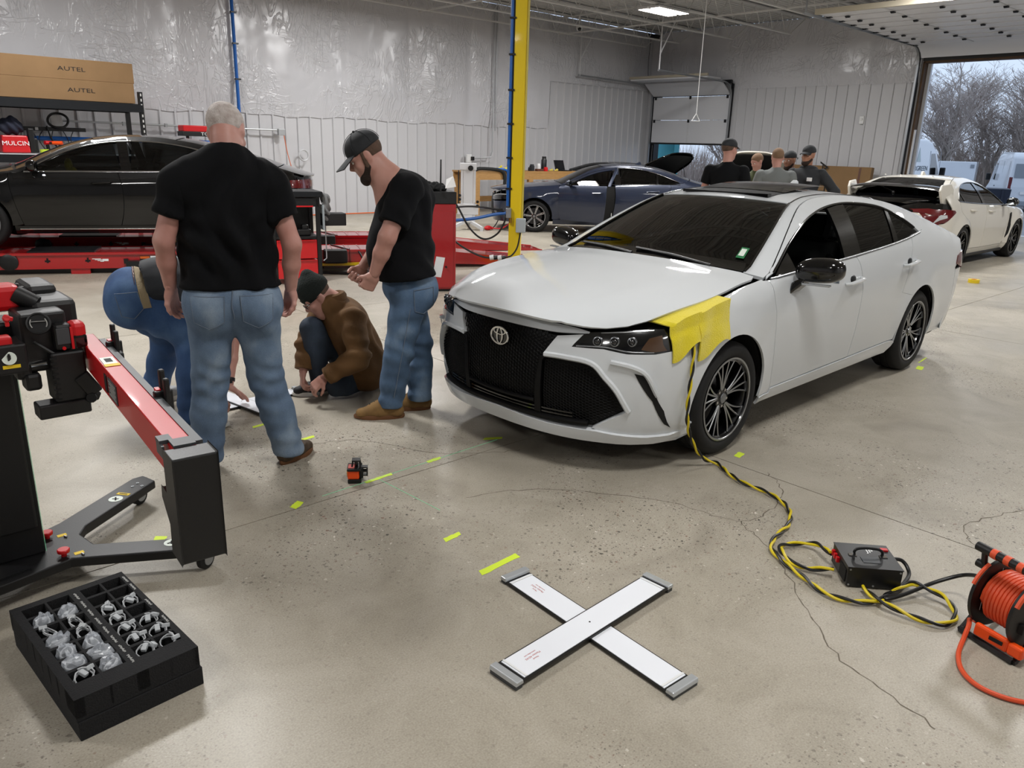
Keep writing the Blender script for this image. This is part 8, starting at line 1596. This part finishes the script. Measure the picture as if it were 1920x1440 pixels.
# ---- lime tape marks
def tape(x, y, a, L, w, label, seed=0):
    rnd = random.Random(seed); o = MB(); n = 6; top = [(-L/2+L*i/n+rnd.uniform(-.004, .004), w/2+rnd.uniform(-.003, .003)) for i in range(n+1)]; bot = [(-L/2+L*i/n+rnd.uniform(-.008, .008)-.01, -w/2+rnd.uniform(-.003, .003)) for i in range(n, -1, -1)]
    o.prism(top+bot, .0004, .0011, Matrix.Translation((x, y, 0)) @ Matrix.Rotation(a, 4, 'Z')); t = o.obj('tape_mark', 'tape_lime', None, smooth=False); tag(t, label, 'tape', 'lime tape marks on the floor')
for i, (x, y, a, L, w, s) in enumerate(((1.955, 2.16, .05, .22, .035, 'longest lime tape strip, at the tip of the foreground cross'), (1.95, 2.475, .1, .09, .03, 'lime tape mark alone in the middle of the floor'), (1.56, 3.205, .6, .075, .04, 'bent lime tape mark between laser level and calibration frame'), (2.04, 3.225, .05, .17, .024, 'lime tape strip touching the laser level'), (2.42, 3.245, .05, .1, .028, 'lime tape mark a step right of the laser level'), (2.9, 3.29, -.5, .11, .03, 'lime tape mark nearest the bumper of the white sedan'), (2.03, 3.975, .1, .09, .03, 'lime tape mark by the toe of the brown shoe'), (1.9, 4.35, .1, .08, .03, 'lime tape mark between the legs of the white-haired man'), (2.05, 4.18, .3, .05, .02, 'tiny lime tape scrap behind the right leg of the white-haired man'), (.935, 3.265, 1.0, .06, .05, 'lime tape mark under the end box of the frame'), (3.86, 2.2, .2, .08, .04, 'lime tape mark beside the front wheel of the white sedan'), (6.83, 2.32, .2, .12, .05, 'pale tape scrap beside the rear wheel of the white sedan'), (7.13, 2.41, .1, .25, .012, 'thin pale tape sliver by the rear wheel of the white sedan'))): tape(x, y, a, L, w, s, i)
tr_ = thing('tape_roll', 'yellow roll of tape lying on the floor by the big doorway', 'tape', (12.48, 3.74, 0)); MB().lathe([(.04, 0), (.075, 0), (.075, .05), (.04, .05)], 24, closed=True).obj('roll', 'yellow_paint', tr_); MB().lathe([(.036, .0), (.04, .0), (.04, .05), (.036, .05)], 24, closed=True).obj('core', 'label_orange', tr_)
# ---- power supply
pw_ = thing('power_supply', 'black metal power supply box with carry handle on the floor', 'power supply', (3.075, 1.108, 0), math.atan2(-.16, .143))
MB().box((0, 0, .049), (.215, .205, .086)).obj('case', 'black_metal', pw_, smooth=False, bevel=.003); MB().box((0, 0, .0935), (.218, .21, .004)).obj('cover', 'black_metal', pw_, smooth=False)
for sx in (-.085, .085):
    for sy in (-.08, .08): MB().cyl((sx, sy, 0), (sx, sy, .008), .012, n=10).obj('foot', 'rubber', pw_)
MB().tube(spline([(-.055, .0, .096), (-.055, 0, .118), (-.03, 0, .13), (.03, 0, .13), (.055, 0, .118), (.055, 0, .096)], 6), .006, 8).obj('handle', 'black_plastic', pw_); 
for s in (-1, 1): MB().box((s*.062, 0, .097), (.03, .02, .003)).obj('handle_plate', 'chrome', pw_, smooth=False)
MB().box((.0, -.035, .0965), (.07, .05, .001)).obj('rating_print', 'plate_grey', pw_, smooth=False); text('JP', .04, 'white_print', pw_, Matrix.Translation((.02, .04, .0962)), 'logo')
MB().box((.085, .06, .098), (.028, .02, .008)).obj('switch', 'red_plastic', pw_, smooth=False)
for i in range(3): MB().box((-.112, .075-.03*i, .062), (.016, .016, .024)).obj('output_plug', 'red_plastic', pw_, smooth=False, bevel=.002)
MB().box((-.109, -.05, .045), (.004, .075, .055)).obj('vent', 'dark_void', pw_, smooth=False)
for sx in (-.098, .0, .098):
    for z in (.015, .083):
        if sx or z < .05: MB().cyl((sx, -.1025, z), (sx, -.1055, z), .004, n=8).obj('screw', 'galvanised', pw_)
def twisted(name, pts, label, r=.0062, pitch=.095, sep=.006):
    P = [Vector(p) for p in spline(pts, 14)]; t = thing(name, label, 'cable', tuple(P[0])); s = 0; pa = []; pb = []; up0 = None
    for i, p in enumerate(P):
        if i: s += (p-P[i-1]).length
        d = (P[min(i+1, len(P)-1)]-P[max(i-1, 0)]).normalized(); a, b2, _ = frame(d, (0, 0, 1)); ph = s/pitch*math.pi; o = a*(sep*math.cos(ph))+b2*(sep*math.sin(ph)); pa.append(p+o); pb.append(p-o)
    MB().tube(pa, r, 7).obj('yellow_core', 'cable_yellow', t, world=True); MB().tube(pb, r, 7).obj('black_core', 'cable_black', t, world=True); return t
zc = .016
twisted('charging_lead', [(3.38, 2.40, .86), (3.37, 2.345, .872), (3.362, 2.275, .80), (3.356, 2.248, .70), (3.35, 2.24, .6), (3.335, 2.235, .46), (3.336, 2.235, .36), (3.38, 2.245, .25), (3.46, 2.245, .13), (3.55, 2.225, .04), (3.61, 2.187, zc), (3.534, 2.058, zc), (3.49, 1.941, zc), (3.481, 1.795, zc), (3.43, 1.676, zc), (3.344, 1.594, zc), (3.231, 1.543, zc), (3.14, 1.528, zc), (3.057, 1.516, zc), (2.977, 1.486, zc), (2.931, 1.443, zc), (2.88, 1.356, zc), (2.829, 1.233, zc), (2.795, 1.158, zc), (2.801, 1.083, zc), (2.836, 1.024, zc), (2.886, .983, zc), (2.962, .969, zc), (3.071, .955, .02), (3.114, .93, .035), (3.106, .865, .04), (3.103, .803, .035), (3.056, .747, .02), (2.994, .73, zc), (2.939, .744, zc), (2.906, .79, zc), (2.89, .862, .02), (2.881, .939, .03), (2.905, 1.0, .025), (2.95, 1.06, .02)], 'twisted yellow and black lead running from the sedan hood to the power supply')
twisted('lead_loop', [(2.96, 1.19, .04), (2.94, 1.23, .03), (2.92, 1.28, zc), (2.895, 1.335, .025), (2.92, 1.395, .035), (2.976, 1.443, .03), (3.055, 1.441, zc), (3.112, 1.394, .02), (3.11, 1.336, .04), (3.05, 1.25, .055)], 'twisted yellow and black loop plugged into the left face of the power supply')
MB_ = lead('mains_lead', [(3.17, 1.08, .06), (3.24, 1.03, .05), (3.22, .985, .02), (3.138, .967, zc), (3.041, .964, zc), (2.971, .977, zc), (2.94, .965, zc), (2.965, .945, .02), (3.034, .915, .03), (3.15, .87, .05), (3.22, .80, .09), (3.19, .74, .13), (3.14, .70, .15), (3.09, .65, .15)], .008, 'cable_black', 'black mains lead arching from the power supply to the cable reel', 'cable')
# ---- cable reel: axle runs from the far flange to the near one
rl = thing('cable_reel', 'orange cable reel with black flanges on a tube stand at the right edge', 'cable reel', (3.0, .545, 0), 0)
ra = unit((-.35, -.93, 0)); rx = np.cross(ra, V3(0, 0, 1)); c0 = V3(.055, .085, .165)
Q_ = lambda s, a, z: tuple(c0+ra*s+rx*a+V3(0, 0, z))
for s, nm in ((0, 'far'), (.15, 'near')):
    f_ = MB().lathe([(.035, -.005), (.125, -.006), (.132, -.011), (.136, -.008), (.136, .004), (.128, .006), (.035, .006)], 44, Q_(s, 0, 0), ra, closed=True).obj('flange', 'black_plastic', rl)
    for k in range(3):
        a = k*2*math.pi/3+.4; MB().tube([Q_(s-.008 if nm == 'far' else s+.008, .134*math.cos(t), .134*math.sin(t)) for t in np.linspace(a, a+.7, 9)], .009, 6).obj('flange_trim', 'reel_orange', f_)
        MB().box(Q_(s+(.008 if nm == 'near' else -.006), .085*math.cos(a+1.2), .085*math.sin(a+1.2)), (.02, .02, .035)).obj('flange_slot', 'joist_paint' if nm == 'far' else 'dark_void', f_, smooth=False)
MB().cyl(Q_(0, 0, 0), Q_(.15, 0, 0), .05, n=24).obj('drum', 'black_plastic', rl)
wd_ = []
for L_ in range(3):
    rr = .066+.014*L_
    for k in range(9*20):
        t = k/20*2*math.pi; u = k/(9*20); wd_.append(Q_(.015+.122*(u if L_ % 2 == 0 else 1-u), rr*math.cos(t), rr*math.sin(t)+.001*math.sin(3*t)))
MB().tube(wd_, .0078, 6).obj('wound_cable', 'reel_orange', rl)
for s in (-.03, .18): MB().tube(spline([Q_(s, -.0, .0), Q_(s, .02, -.06), Q_(s, .09, -.145), Q_(s, .11, -.155)], 6), .011, 8).tube(spline([Q_(s, 0, 0), Q_(s, -.02, -.06), Q_(s, -.09, -.145), Q_(s, -.11, -.155)], 6), .011, 8).obj('stand_tube', 'black_metal', rl)
MB().tube([Q_(-.03, -.11, -.153), Q_(.18, -.11, -.153)], .012, 8).tube([Q_(-.03, .11, -.153), Q_(.18, .11, -.153)], .012, 8).obj('foot_tube', 'black_metal', rl)
MB().tube([Q_(-.03, 0, 0), Q_(-.03, .06, .12), Q_(-.03, .07, .17)], .011, 8).tube([Q_(.18, 0, 0), Q_(.18, .06, .12), Q_(.18, .07, .17)], .011, 8).obj('handle_frame', 'black_metal', rl); gr = MB().tube([Q_(-.06, .07, .172), Q_(.2, .07, .172)], .017, 12).obj('carry_grip', 'black_plastic', rl)
for s in (.0, .05, .1): MB().tube([Q_(s, .07, .172), Q_(s+.022, .07, .172)], .0185, 12).obj('grip_band', 'reel_orange', gr)
MB().cyl(Q_(-.012, .05, .10), Q_(-.06, .05, .10), .016, n=12).obj('crank_knob', 'black_plastic', rl)
gd = MB().bar((-.06, .10, .055), (-.09, -.02, .05), .022, .05).bar((-.09, -.02, .05), (-.105, -.07, .05), .03, .045).obj('cable_guide', 'orange_plastic', rl, smooth=False, bevel=.008); MB().bar((-.077, .05, .052), (-.088, .0, .05), .012, .006).obj('guide_slot', 'dark_void', gd, smooth=False) if False else MB().bar((-.092, .045, .056), (-.098, .0, .054), .004, .014).obj('guide_slot', 'dark_void', gd, smooth=False)
MB().tube(spline([(-.03, .13, .06), (-.065, .12, .052), (-.11, .115, .03), (-.21, .098, .012), (-.30, .055, .01), (-.345, -.01, .01), (-.34, -.09, .01), (-.3, -.16, .01), (-.22, -.26, .01), (-.1, -.36, .01), (.1, -.45, .01)], 8), .0085, 8).obj('loose_cable', 'reel_orange', rl)
# ---- yellow towel over the fender edge, split round the lead
def towel():
    sh = Shape(**AV); MW = wmat(AVALON); t = thing('towel', 'yellow microfibre towel hung over the front wing of the white sedan', 'towel', tuple(MW @ Vector((.3, .9, .8))))
    def sheet(x0, x1, drop, nm, sk):
        def fn(u, v):
            x = x0+(x1-x0)*u+sk*v; zt_ = sh.zt(x); d = v*(drop+.03*math.sin(u*5+1))
            if v < .12: y = sh.Y(x, zt_, True)-.06*(1-v/.12); z = zt_+.012
            else:
                z = zt_+.012-(d-.12*drop); y = sh.Y(x, min(z, zt_-.001)); y = max(y, sh.Y(x, zt_-.05))
                y += .016+.004*math.sin(u*7+v*3)+.006*mnoise.noise(Vector((u*3, v*3, x0)))
            return tuple(MW @ Vector((x, y+.004, z)))
        m = MB().grid(fn, 26, 22); o = m.obj(nm, 'towel_yellow', t, world=True, ang=80); s_ = o.modifiers.new('s', 'SOLIDIFY'); s_.thickness = .008
    sheet(.58, .375, .20, 'towel_half', -.01); sheet(.385, .11, .265, 'towel_half', .01)
towel()
# ================================================================ FIVE MEN TALKING BY THE BACK CARS
pm('olive', '3c4326', .85); pm('polo_grey', '6d7170', .85, bump=(120, .15)); pm('tee_pale', '93a5a4', .85); pm('hood_grey', '2a2c2f', .9); pm('trouser_dark', '22252b', .85); pm('khaki', '8a7a5f', .85)
def bystander(pos, face, H, top, pants, label, hair=None, cap=None, beard=False, arms='down', long=False, skin='skin_fair', turn=0, nod=0, back=False):
    k = H/1.8; t = thing('person', label, 'person', (pos[0], pos[1], 0), R(face)); z = V3(0, 0, 1); f = V3(1, 0, 0); l = V3(0, 1, 0); S = lambda *a: V3(*a)*k
    fh = unit(V3(math.cos(R(turn)), math.sin(R(turn)), -nod)); hp, (hr, hf, hu, P) = head_prims(S(.03, 0, 1.68), fh, z*.9+fh*nod*.5, k); T = [l, f, z]; sk = hp+[C(S(-.01, 0, 1.48), S(.01, 0, 1.63), .06*k, .058*k, .03), C(S(0, 0, 1.4), S(0, 0, .9), .1, .11, .05)]; J = {}
    for s, n in ((1, 'L'), (-1, 'R')):
        sh_ = S(-.01, .2*s, 1.43); el, wr = {'down': (S(-.03, .27*s, 1.15), S(.05, .27*s, .92)), 'front': (S(.0, .27*s, 1.16), S(.24, .1*s, 1.12)), 'hip': (S(-.12, .38*s, 1.2), S(.08, .24*s, 1.02))}[arms]
        J[n] = (sh_, el, wr); sk += [C(sh_, el, .05, .043), C(el, wr, .043, .03, .02), C(S(0, .1*s, .9), S(.02, .11*s, .5), .07, .055), C(S(.02, .11*s, .5), S(-.01, .12*s, .1), .05, .04)]
    hands = [sdf(hand(J[n][2], J[n][2]-J[n][1], l*(-1 if n == 'L' else 1) if arms != 'front' else -z+f*.2, 1 if n == 'R' else -1, k, (.5, .5, .4)), .006) for n in 'LR']
    fobj('body', [sdf(sk, .0105)]+hands, skin, t); eyes(P, t, k)
    if hair: fobj('hair', [sdf([E(P(0, -.012, .034), S(.081, .102, .09), [hr, hf, hu], .02), PL(P(0, -.03, -.03), -hu+hf*.55), PL(P(0, .07, .05), hf*.8-hu*.6)], .009)], hair, t)
    if beard: fobj('beard', [sdf([C(P(-.06, .02, -.06), P(-.03, .06, -.105), .02*k, .026*k, .02), C(P(.06, .02, -.06), P(.03, .06, -.105), .02*k, .026*k, .02), E(P(0, .065, -.11), S(.045, .035, .04), [hr, hf, hu], .02)], .008)], 'beard', t)
    if cap:
        d = -1 if back else 1; c = fobj('cap', [sdf([E(P(0, -.008, .05), S(.087, .108, .086), [hr, hf, hu], .02), PL(P(0, 0, .03), -hu-hf*.1*d)], .009)], cap, t); b = MB().grid(lambda a, q: tuple(P((a-.5)*.16, d*(.06+q*(.1-.3*(a-.5)**2)+.03*(1-(2*a-1)**2)), .045-.03*q-.06*(a-.5)**2)), 8, 4).obj('brim', cap, c, ang=80); m = b.modifiers.new('s', 'SOLIDIFY'); m.thickness = .006
    fo = folds([(S(0, 0, 1.2), V3(.2, .4, .9), 40, .006, .3)], 2); tr = [E(S(0, 0, 1.3), S(.19, .135, .22), T, .08), E(S(.02, 0, 1.08), S(.18, .14, .2), T, .08), C(S(0, -.08, .95), S(0, .08, .95), .14, .14, .06), C(S(-.01, -.18, 1.42), S(-.01, .18, 1.42), .075, .075, .06), C(S(-.01, 0, 1.44), S(0, 0, 1.5), .085, .072, .04), PL(S(0, 0, .9), -z)]
    parts = [sdf(tr, .013, fo)]
    for n in 'LR':
        a, e, w_ = J[n]
        if long: d = unit(w_-e); parts.append(sdf([C(a, e, .075, .066, .04), C(e, w_+d*.02, .064, .05, .03), PL(w_-d*.02, d)], .012, fo))
        else: q = a*.42+e*.58; d = unit(e-a); parts.append(sdf([C(a, q+d*.05, .078, .075, .04), PL(q, d)], .012))
    sh_ = fobj('hoodie' if long else 'shirt', parts, top, t)
    if long: MB().tube([(-.05*k+.1*k*math.cos(a), .095*k*math.sin(a), (1.5+.02*math.cos(a))*k) for a in [2*math.pi*i/16 for i in range(16)]], .03, 8, closed=True).obj('hood', top, sh_); MB().box((.145*k, .09*k, 1.36*k), (.01, .07, .05)).obj('name_badge', 'white_print', sh_, smooth=False)
    je = [C(S(0, -.08, .93), S(0, .08, .93), .125, .125, .06)]
    for s in (1, -1): je += [C(S(0, .1*s, .88), S(.02, .11*s, .5), .105, .08, .04), C(S(.02, .11*s, .5), S(-.01, .12*s, .08), .08, .07, .03)]
    fobj('trousers', [sdf(je+[PL(S(0, 0, .98), z), PL((0, 0, .05), -z)], .013)], pants, t)
    for s in (1, -1): shoe(t, (-.09, .12*s*k, 0), (.19, .135*s*k, 0), .09, .048, 'sole_black', 'sole_black', s)
bystander((8.83, 5.69), 20, 1.86, 'tee_black', 'denim_dark', 'man in black tee and black cap seen from behind by the raised hood', cap='cap_black', turn=-25, hair='hair_brown', arms='front')
bystander((10.84, 6.47), 200, 1.7, 'olive', 'khaki', 'young man in olive tee looking down in profile', hair='hair_light', nod=.5, turn=-40, arms='front')
bystander((10.12, 5.74), 35, 1.78, 'polo_grey', 'denim_dark', 'man in grey polo seen from behind with short brown hair', hair='hair_light', turn=5, arms='front')
bystander((10.86, 5.94), 165, 1.74, 'tee_pale', 'trouser_dark', 'bearded man in pale tee with cap worn backwards', cap='cap_black', back=True, beard=True, turn=10, nod=.15, arms='front', skin='skin_warm')
bystander((10.68, 5.58), 190, 1.82, 'hood_grey', 'trouser_dark', 'bearded man in dark grey hooded top and black cap', cap='cap_black', beard=True, arms='hip', long=True, turn=-12, skin='skin_tan')
# ================================================================ OUTDOORS
pm('wet_asphalt', '6a6d73', .3, var=(.7, '84878d', .25), bump=(40, .15)); pm('bark', '9d948b', .9, bump=(12, .6)); pm('twig', 'b3a79f', .9); pm('brush', '9c8e86', .95, var=(.6, 'b0a196', .3)); pm('van_white', 'dfe4ea', .3, coat=.6); pm('van_print', '59636b', .6); pm('turquoise', '3d9aa6', .5); pm('skip_blue', '232a3a', .5); pm('van_grey', '8d949c', .4); pm('logo_pale', 'b9c6c6', .5)
GZ = lambda x: -.024*max(0, min(x, 75)-21.75)
gr_ = MB().grid(lambda u, v: (21.7+120*u, -50+130*v, GZ(21.7+120*u)), 40, 6).obj('ground', 'wet_asphalt', ang=80); gr_['kind'] = 'structure'
def tree(x, y, h, seed, label, lean=0):
    rnd = random.Random(seed); t = thing('bare_tree', label, 'tree', (x, y, GZ(x)), 0, 'bare trees beyond the yard'); tm, wm = MB(), MB()
    def grow(p, d, L, r, dep):
        q = [p]; n = 4 if dep < 3 else 2
        for i in range(n):
            d = (d+Vector((rnd.gauss(0, .11), rnd.gauss(0, .11), .04))).normalized(); p = p+d*L/n; q.append(p)
        (tm if dep < 2 else wm).tube(q, [max(.008, r*(1-.42*i/n)) for i in range(n+1)], 7 if dep == 0 else 5 if dep < 3 else 3, False)
        if dep >= 5: return
        for _ in range((7, 5, 5, 4, 4)[dep]):
            i = rnd.choice(range(1, n+1)); sp = .55+.07*dep; e = (d+Vector((rnd.gauss(0, sp), rnd.gauss(0, sp), rnd.uniform(-.1, .35)))).normalized(); grow(q[i], e, L*rnd.uniform(.5, .75), r*(.56-.03*dep)*(1-.1*i/n), dep+1)
    grow(Vector((0, 0, -.1)), Vector((lean, lean*.3, 1)).normalized(), h*.36, h*.016, 0)
    tm.obj('trunk', 'bark', t, ang=80); o = wm.obj('twigs', 'twig', t, ang=80); o['kind'] = 'stuff'
for i, (x, y, h, ln, l) in enumerate(((54, 18.9, 11, .03, 'slender bare tree just right of the door jamb'), (57, 17.6, 11, .12, 'bare tree leaning right, second from the door jamb'), (56, 14.6, 12, -.05, 'broad bare tree with a thick forked trunk in the middle of the doorway'), (60, 13.2, 13, .1, 'tall bare tree with long slanting limbs at the right of the doorway'), (64, 18.2, 13, 0, 'bare tree standing behind the broad forked one'), (62, 10.6, 13, -.06, 'bare tree at the right edge of the doorway'), (68, 16, 14, .03, 'farthest tall bare tree seen through the doorway'), (66, 22, 13, 0, 'bare tree half hidden by the door jamb'), (62, 40, 12, 0, 'bare tree seen through the gap under the small door'))): tree(x, y, h, 11+i, l, ln)
rnd = random.Random(5); um = MB()
for i in range(15000):
    x = rnd.uniform(55, 72); y = rnd.uniform(5, 29) if i % 3 else rnd.uniform(29, 62); h = rnd.uniform(1.2, 3.8)*(.75+.03*(x-55)); z = GZ(x); a = rnd.uniform(0, 6.28); w2 = .03; dx, dy = rnd.gauss(0, .6), rnd.gauss(0, .6); c, s = math.cos(a)*w2, math.sin(a)*w2
    um.add([(x-c, y-s, z), (x+c, y+s, z), (x+dx*.5+c*.6, y+dy*.5+s*.6, z+h*.6), (x+dx*.5-c*.6, y+dy*.5-s*.6, z+h*.6), (x+dx, y+dy, z+h)], [(0, 1, 2, 3), (3, 2, 4)])
ug = um.obj('undergrowth', 'brush', smooth=False); tag(ug, 'dense grey-brown brushwood along the far side of the yard', 'brush'); ug['kind'] = 'stuff'
def van(pos, hd, label, words=None, dark=False):
    z0 = GZ(pos[0]); t = thing('van', label, 'van', (pos[0], pos[1], z0), R(hd)); W = 1.0
    prof = [(0, .42), (-.02, .9), (-.12, 1.05), (-.9, 1.32), (-1.75, 2.3), (-2.3, 2.62), (-3, 2.72), (-5.75, 2.68), (-5.95, 2.5), (-6.0, 1.2), (-5.95, .42)]; n = len(prof); vs = []
    for y, sc in ((-W, 1), (W, 1)): vs += [(x, y*(1-.07*max(0, (z-1.3)/1.4)), z) for x, z in prof]
    MB().add(vs, [tuple(range(n-1, -1, -1)), tuple(range(n, 2*n))]+[(i, (i+1) % n, n+(i+1) % n, n+i) for i in range(n)]).obj('body', 'van_white', t, smooth=False, bevel=.09, seg=4)
    MB().add([(-.96, -.86, 1.37), (-.96, .86, 1.37), (-1.72, .82, 2.26), (-1.72, -.82, 2.26)], [(0, 1, 2, 3)]).xf(Matrix.Translation((.02, 0, .02))).obj('windshield', 'gloss_black', t, smooth=False)
    for s in (1, -1):
        Yv = lambda z: s*(W*(1-.07*max(0, (z-1.3)/1.4))+.006); q = [(-1.35, 1.45), (-2.35, 1.42), (-2.35, 2.2), (-1.95, 2.22)]; MB().add([(x, Yv(z), z) for x, z in q], [(0, 1, 2, 3)]).obj('side_window', 'gloss_black', t, smooth=False)
        for x in (-1.3, -2.45, -3.95, -5.5): MB().bar((x, Yv(.6), .6), (x, Yv(2.3), 2.3), .012, .012).obj('panel_seam', 'van_grey', t, smooth=False)
        MB().box((-2.6, s*1.0, 1.15), (.2, .03, .05)).obj('door_handle', 'black_plastic', t, smooth=False); MB().box((-3, s*.99, .5), (5.5, .05, .2)).obj('side_trim', 'van_grey', t, smooth=False); MB().box((-1.5, s*1.17, 1.55), (.1, .2, .32)).obj('mirror', 'black_plastic', t, smooth=False, bevel=.03)
        MB().box((-5.94, s*.9, 1.25), (.12, .14, .75)).obj('tail_lamp', 'tail_red', t, smooth=False, bevel=.02); MB().box((-.1, s*.75, .95), (.2, .36, .2)).obj('headlamp', 'lamp_clear', t, smooth=False, bevel=.04)
        for x in (-.95, -4.7): wheel(t, (x, s*.86, .35), s, .35, .22, .22, 'spoke7', 'rim_silver')
        if words: text(words, .25, 'van_print', t, pose((s*-1, 0, 0), (0, s, 0), (-3.6, s*.99, 1.66)), sx=1.5); MB().add([(-3.4, s*.978, 1.9), (-3.8, s*.978, 1.9), (-3.6, s*.948, 2.42)], [(0, 1, 2)]).obj('logo', 'logo_pale', t, smooth=False)
    MB().box((-6.03, 0, .5), (.1, 1.9, .22)).box((.04, 0, .5), (.12, 1.9, .3)).obj('bumper', 'van_grey', t, smooth=False, bevel=.03); MB().box((-6.0, .45, 1.9), (.03, .7, .6)).obj('rear_window', 'van_grey', t, smooth=False); MB().box((-6.0, -.45, 1.9), (.03, .7, .6)).obj('rear_window', 'van_grey', t, smooth=False); MB().box((-6.02, .2, .95), (.02, .5, .13)).obj('number_plate', 'white_print', t, smooth=False); MB().bar((-6.01, 0, .7), (-6.01, 0, 2.4), .02, .02).obj('door_gap', 'dark_void', t, smooth=False)
van((34.7, 13.05), 2, 'white high-roof van lettered EVERGREEN outside the big doorway', 'EVERGREEN')
van((46.3, 13.2), 25, 'white van with red tail lamp parked at the right edge of the doorway')
tl_ = thing('trailer', 'plain white box trailer parked beyond the lettered van', 'trailer', (52.1, 17.7, GZ(52.1)), R(-75)); MB().box((0, 0, 1.5), (2.0, 2.2, 1.7)).obj('box', 'van_white', tl_, smooth=False, bevel=.04); MB().box((0, 0, .65), (3.0, 2.0, .14)).obj('chassis', 'van_grey', tl_, smooth=False); MB().bar((1.5, 0, .6), (2.7, 0, .5), .1, .1).obj('drawbar', 'van_grey', tl_, smooth=False)
for s in (1, -1): wheel(tl_, (0, s*.95, .34), s, .34, .22, .2, 'spoke7', 'rim_silver'); MB().box((.8, s*1.11, 2.1), (.2, .03, .2)).obj('lamp', 'van_grey', tl_, smooth=False)
sk_ = thing('skip', 'dark blue steel skip between the trailer and the right van', 'container', (34.4, 10.6, GZ(34.4)), R(-70)); MB().box((0, 0, .5), (1.6, 1.3, 1.0), top=(1.08, 1.05)).obj('tub', 'skip_blue', sk_, smooth=False, bevel=.02)
for x in (-.6, 0, .6): MB().box((x, -.68, .5), (.08, .06, 1.0)).obj('rib', 'skip_blue', sk_, smooth=False)
tp_ = thing('panel', 'turquoise panel standing outside at the left of the small door', 'panel', (22.6, 17.15, 0)); MB().box((0, 0, 1.3), (.3, 1.1, 2.6)).obj('face', 'turquoise', tp_, smooth=False, bevel=.02); MB().box((0, 0, .04), (.5, 1.2, .08)).obj('foot', 'dark_steel', tp_, smooth=False)
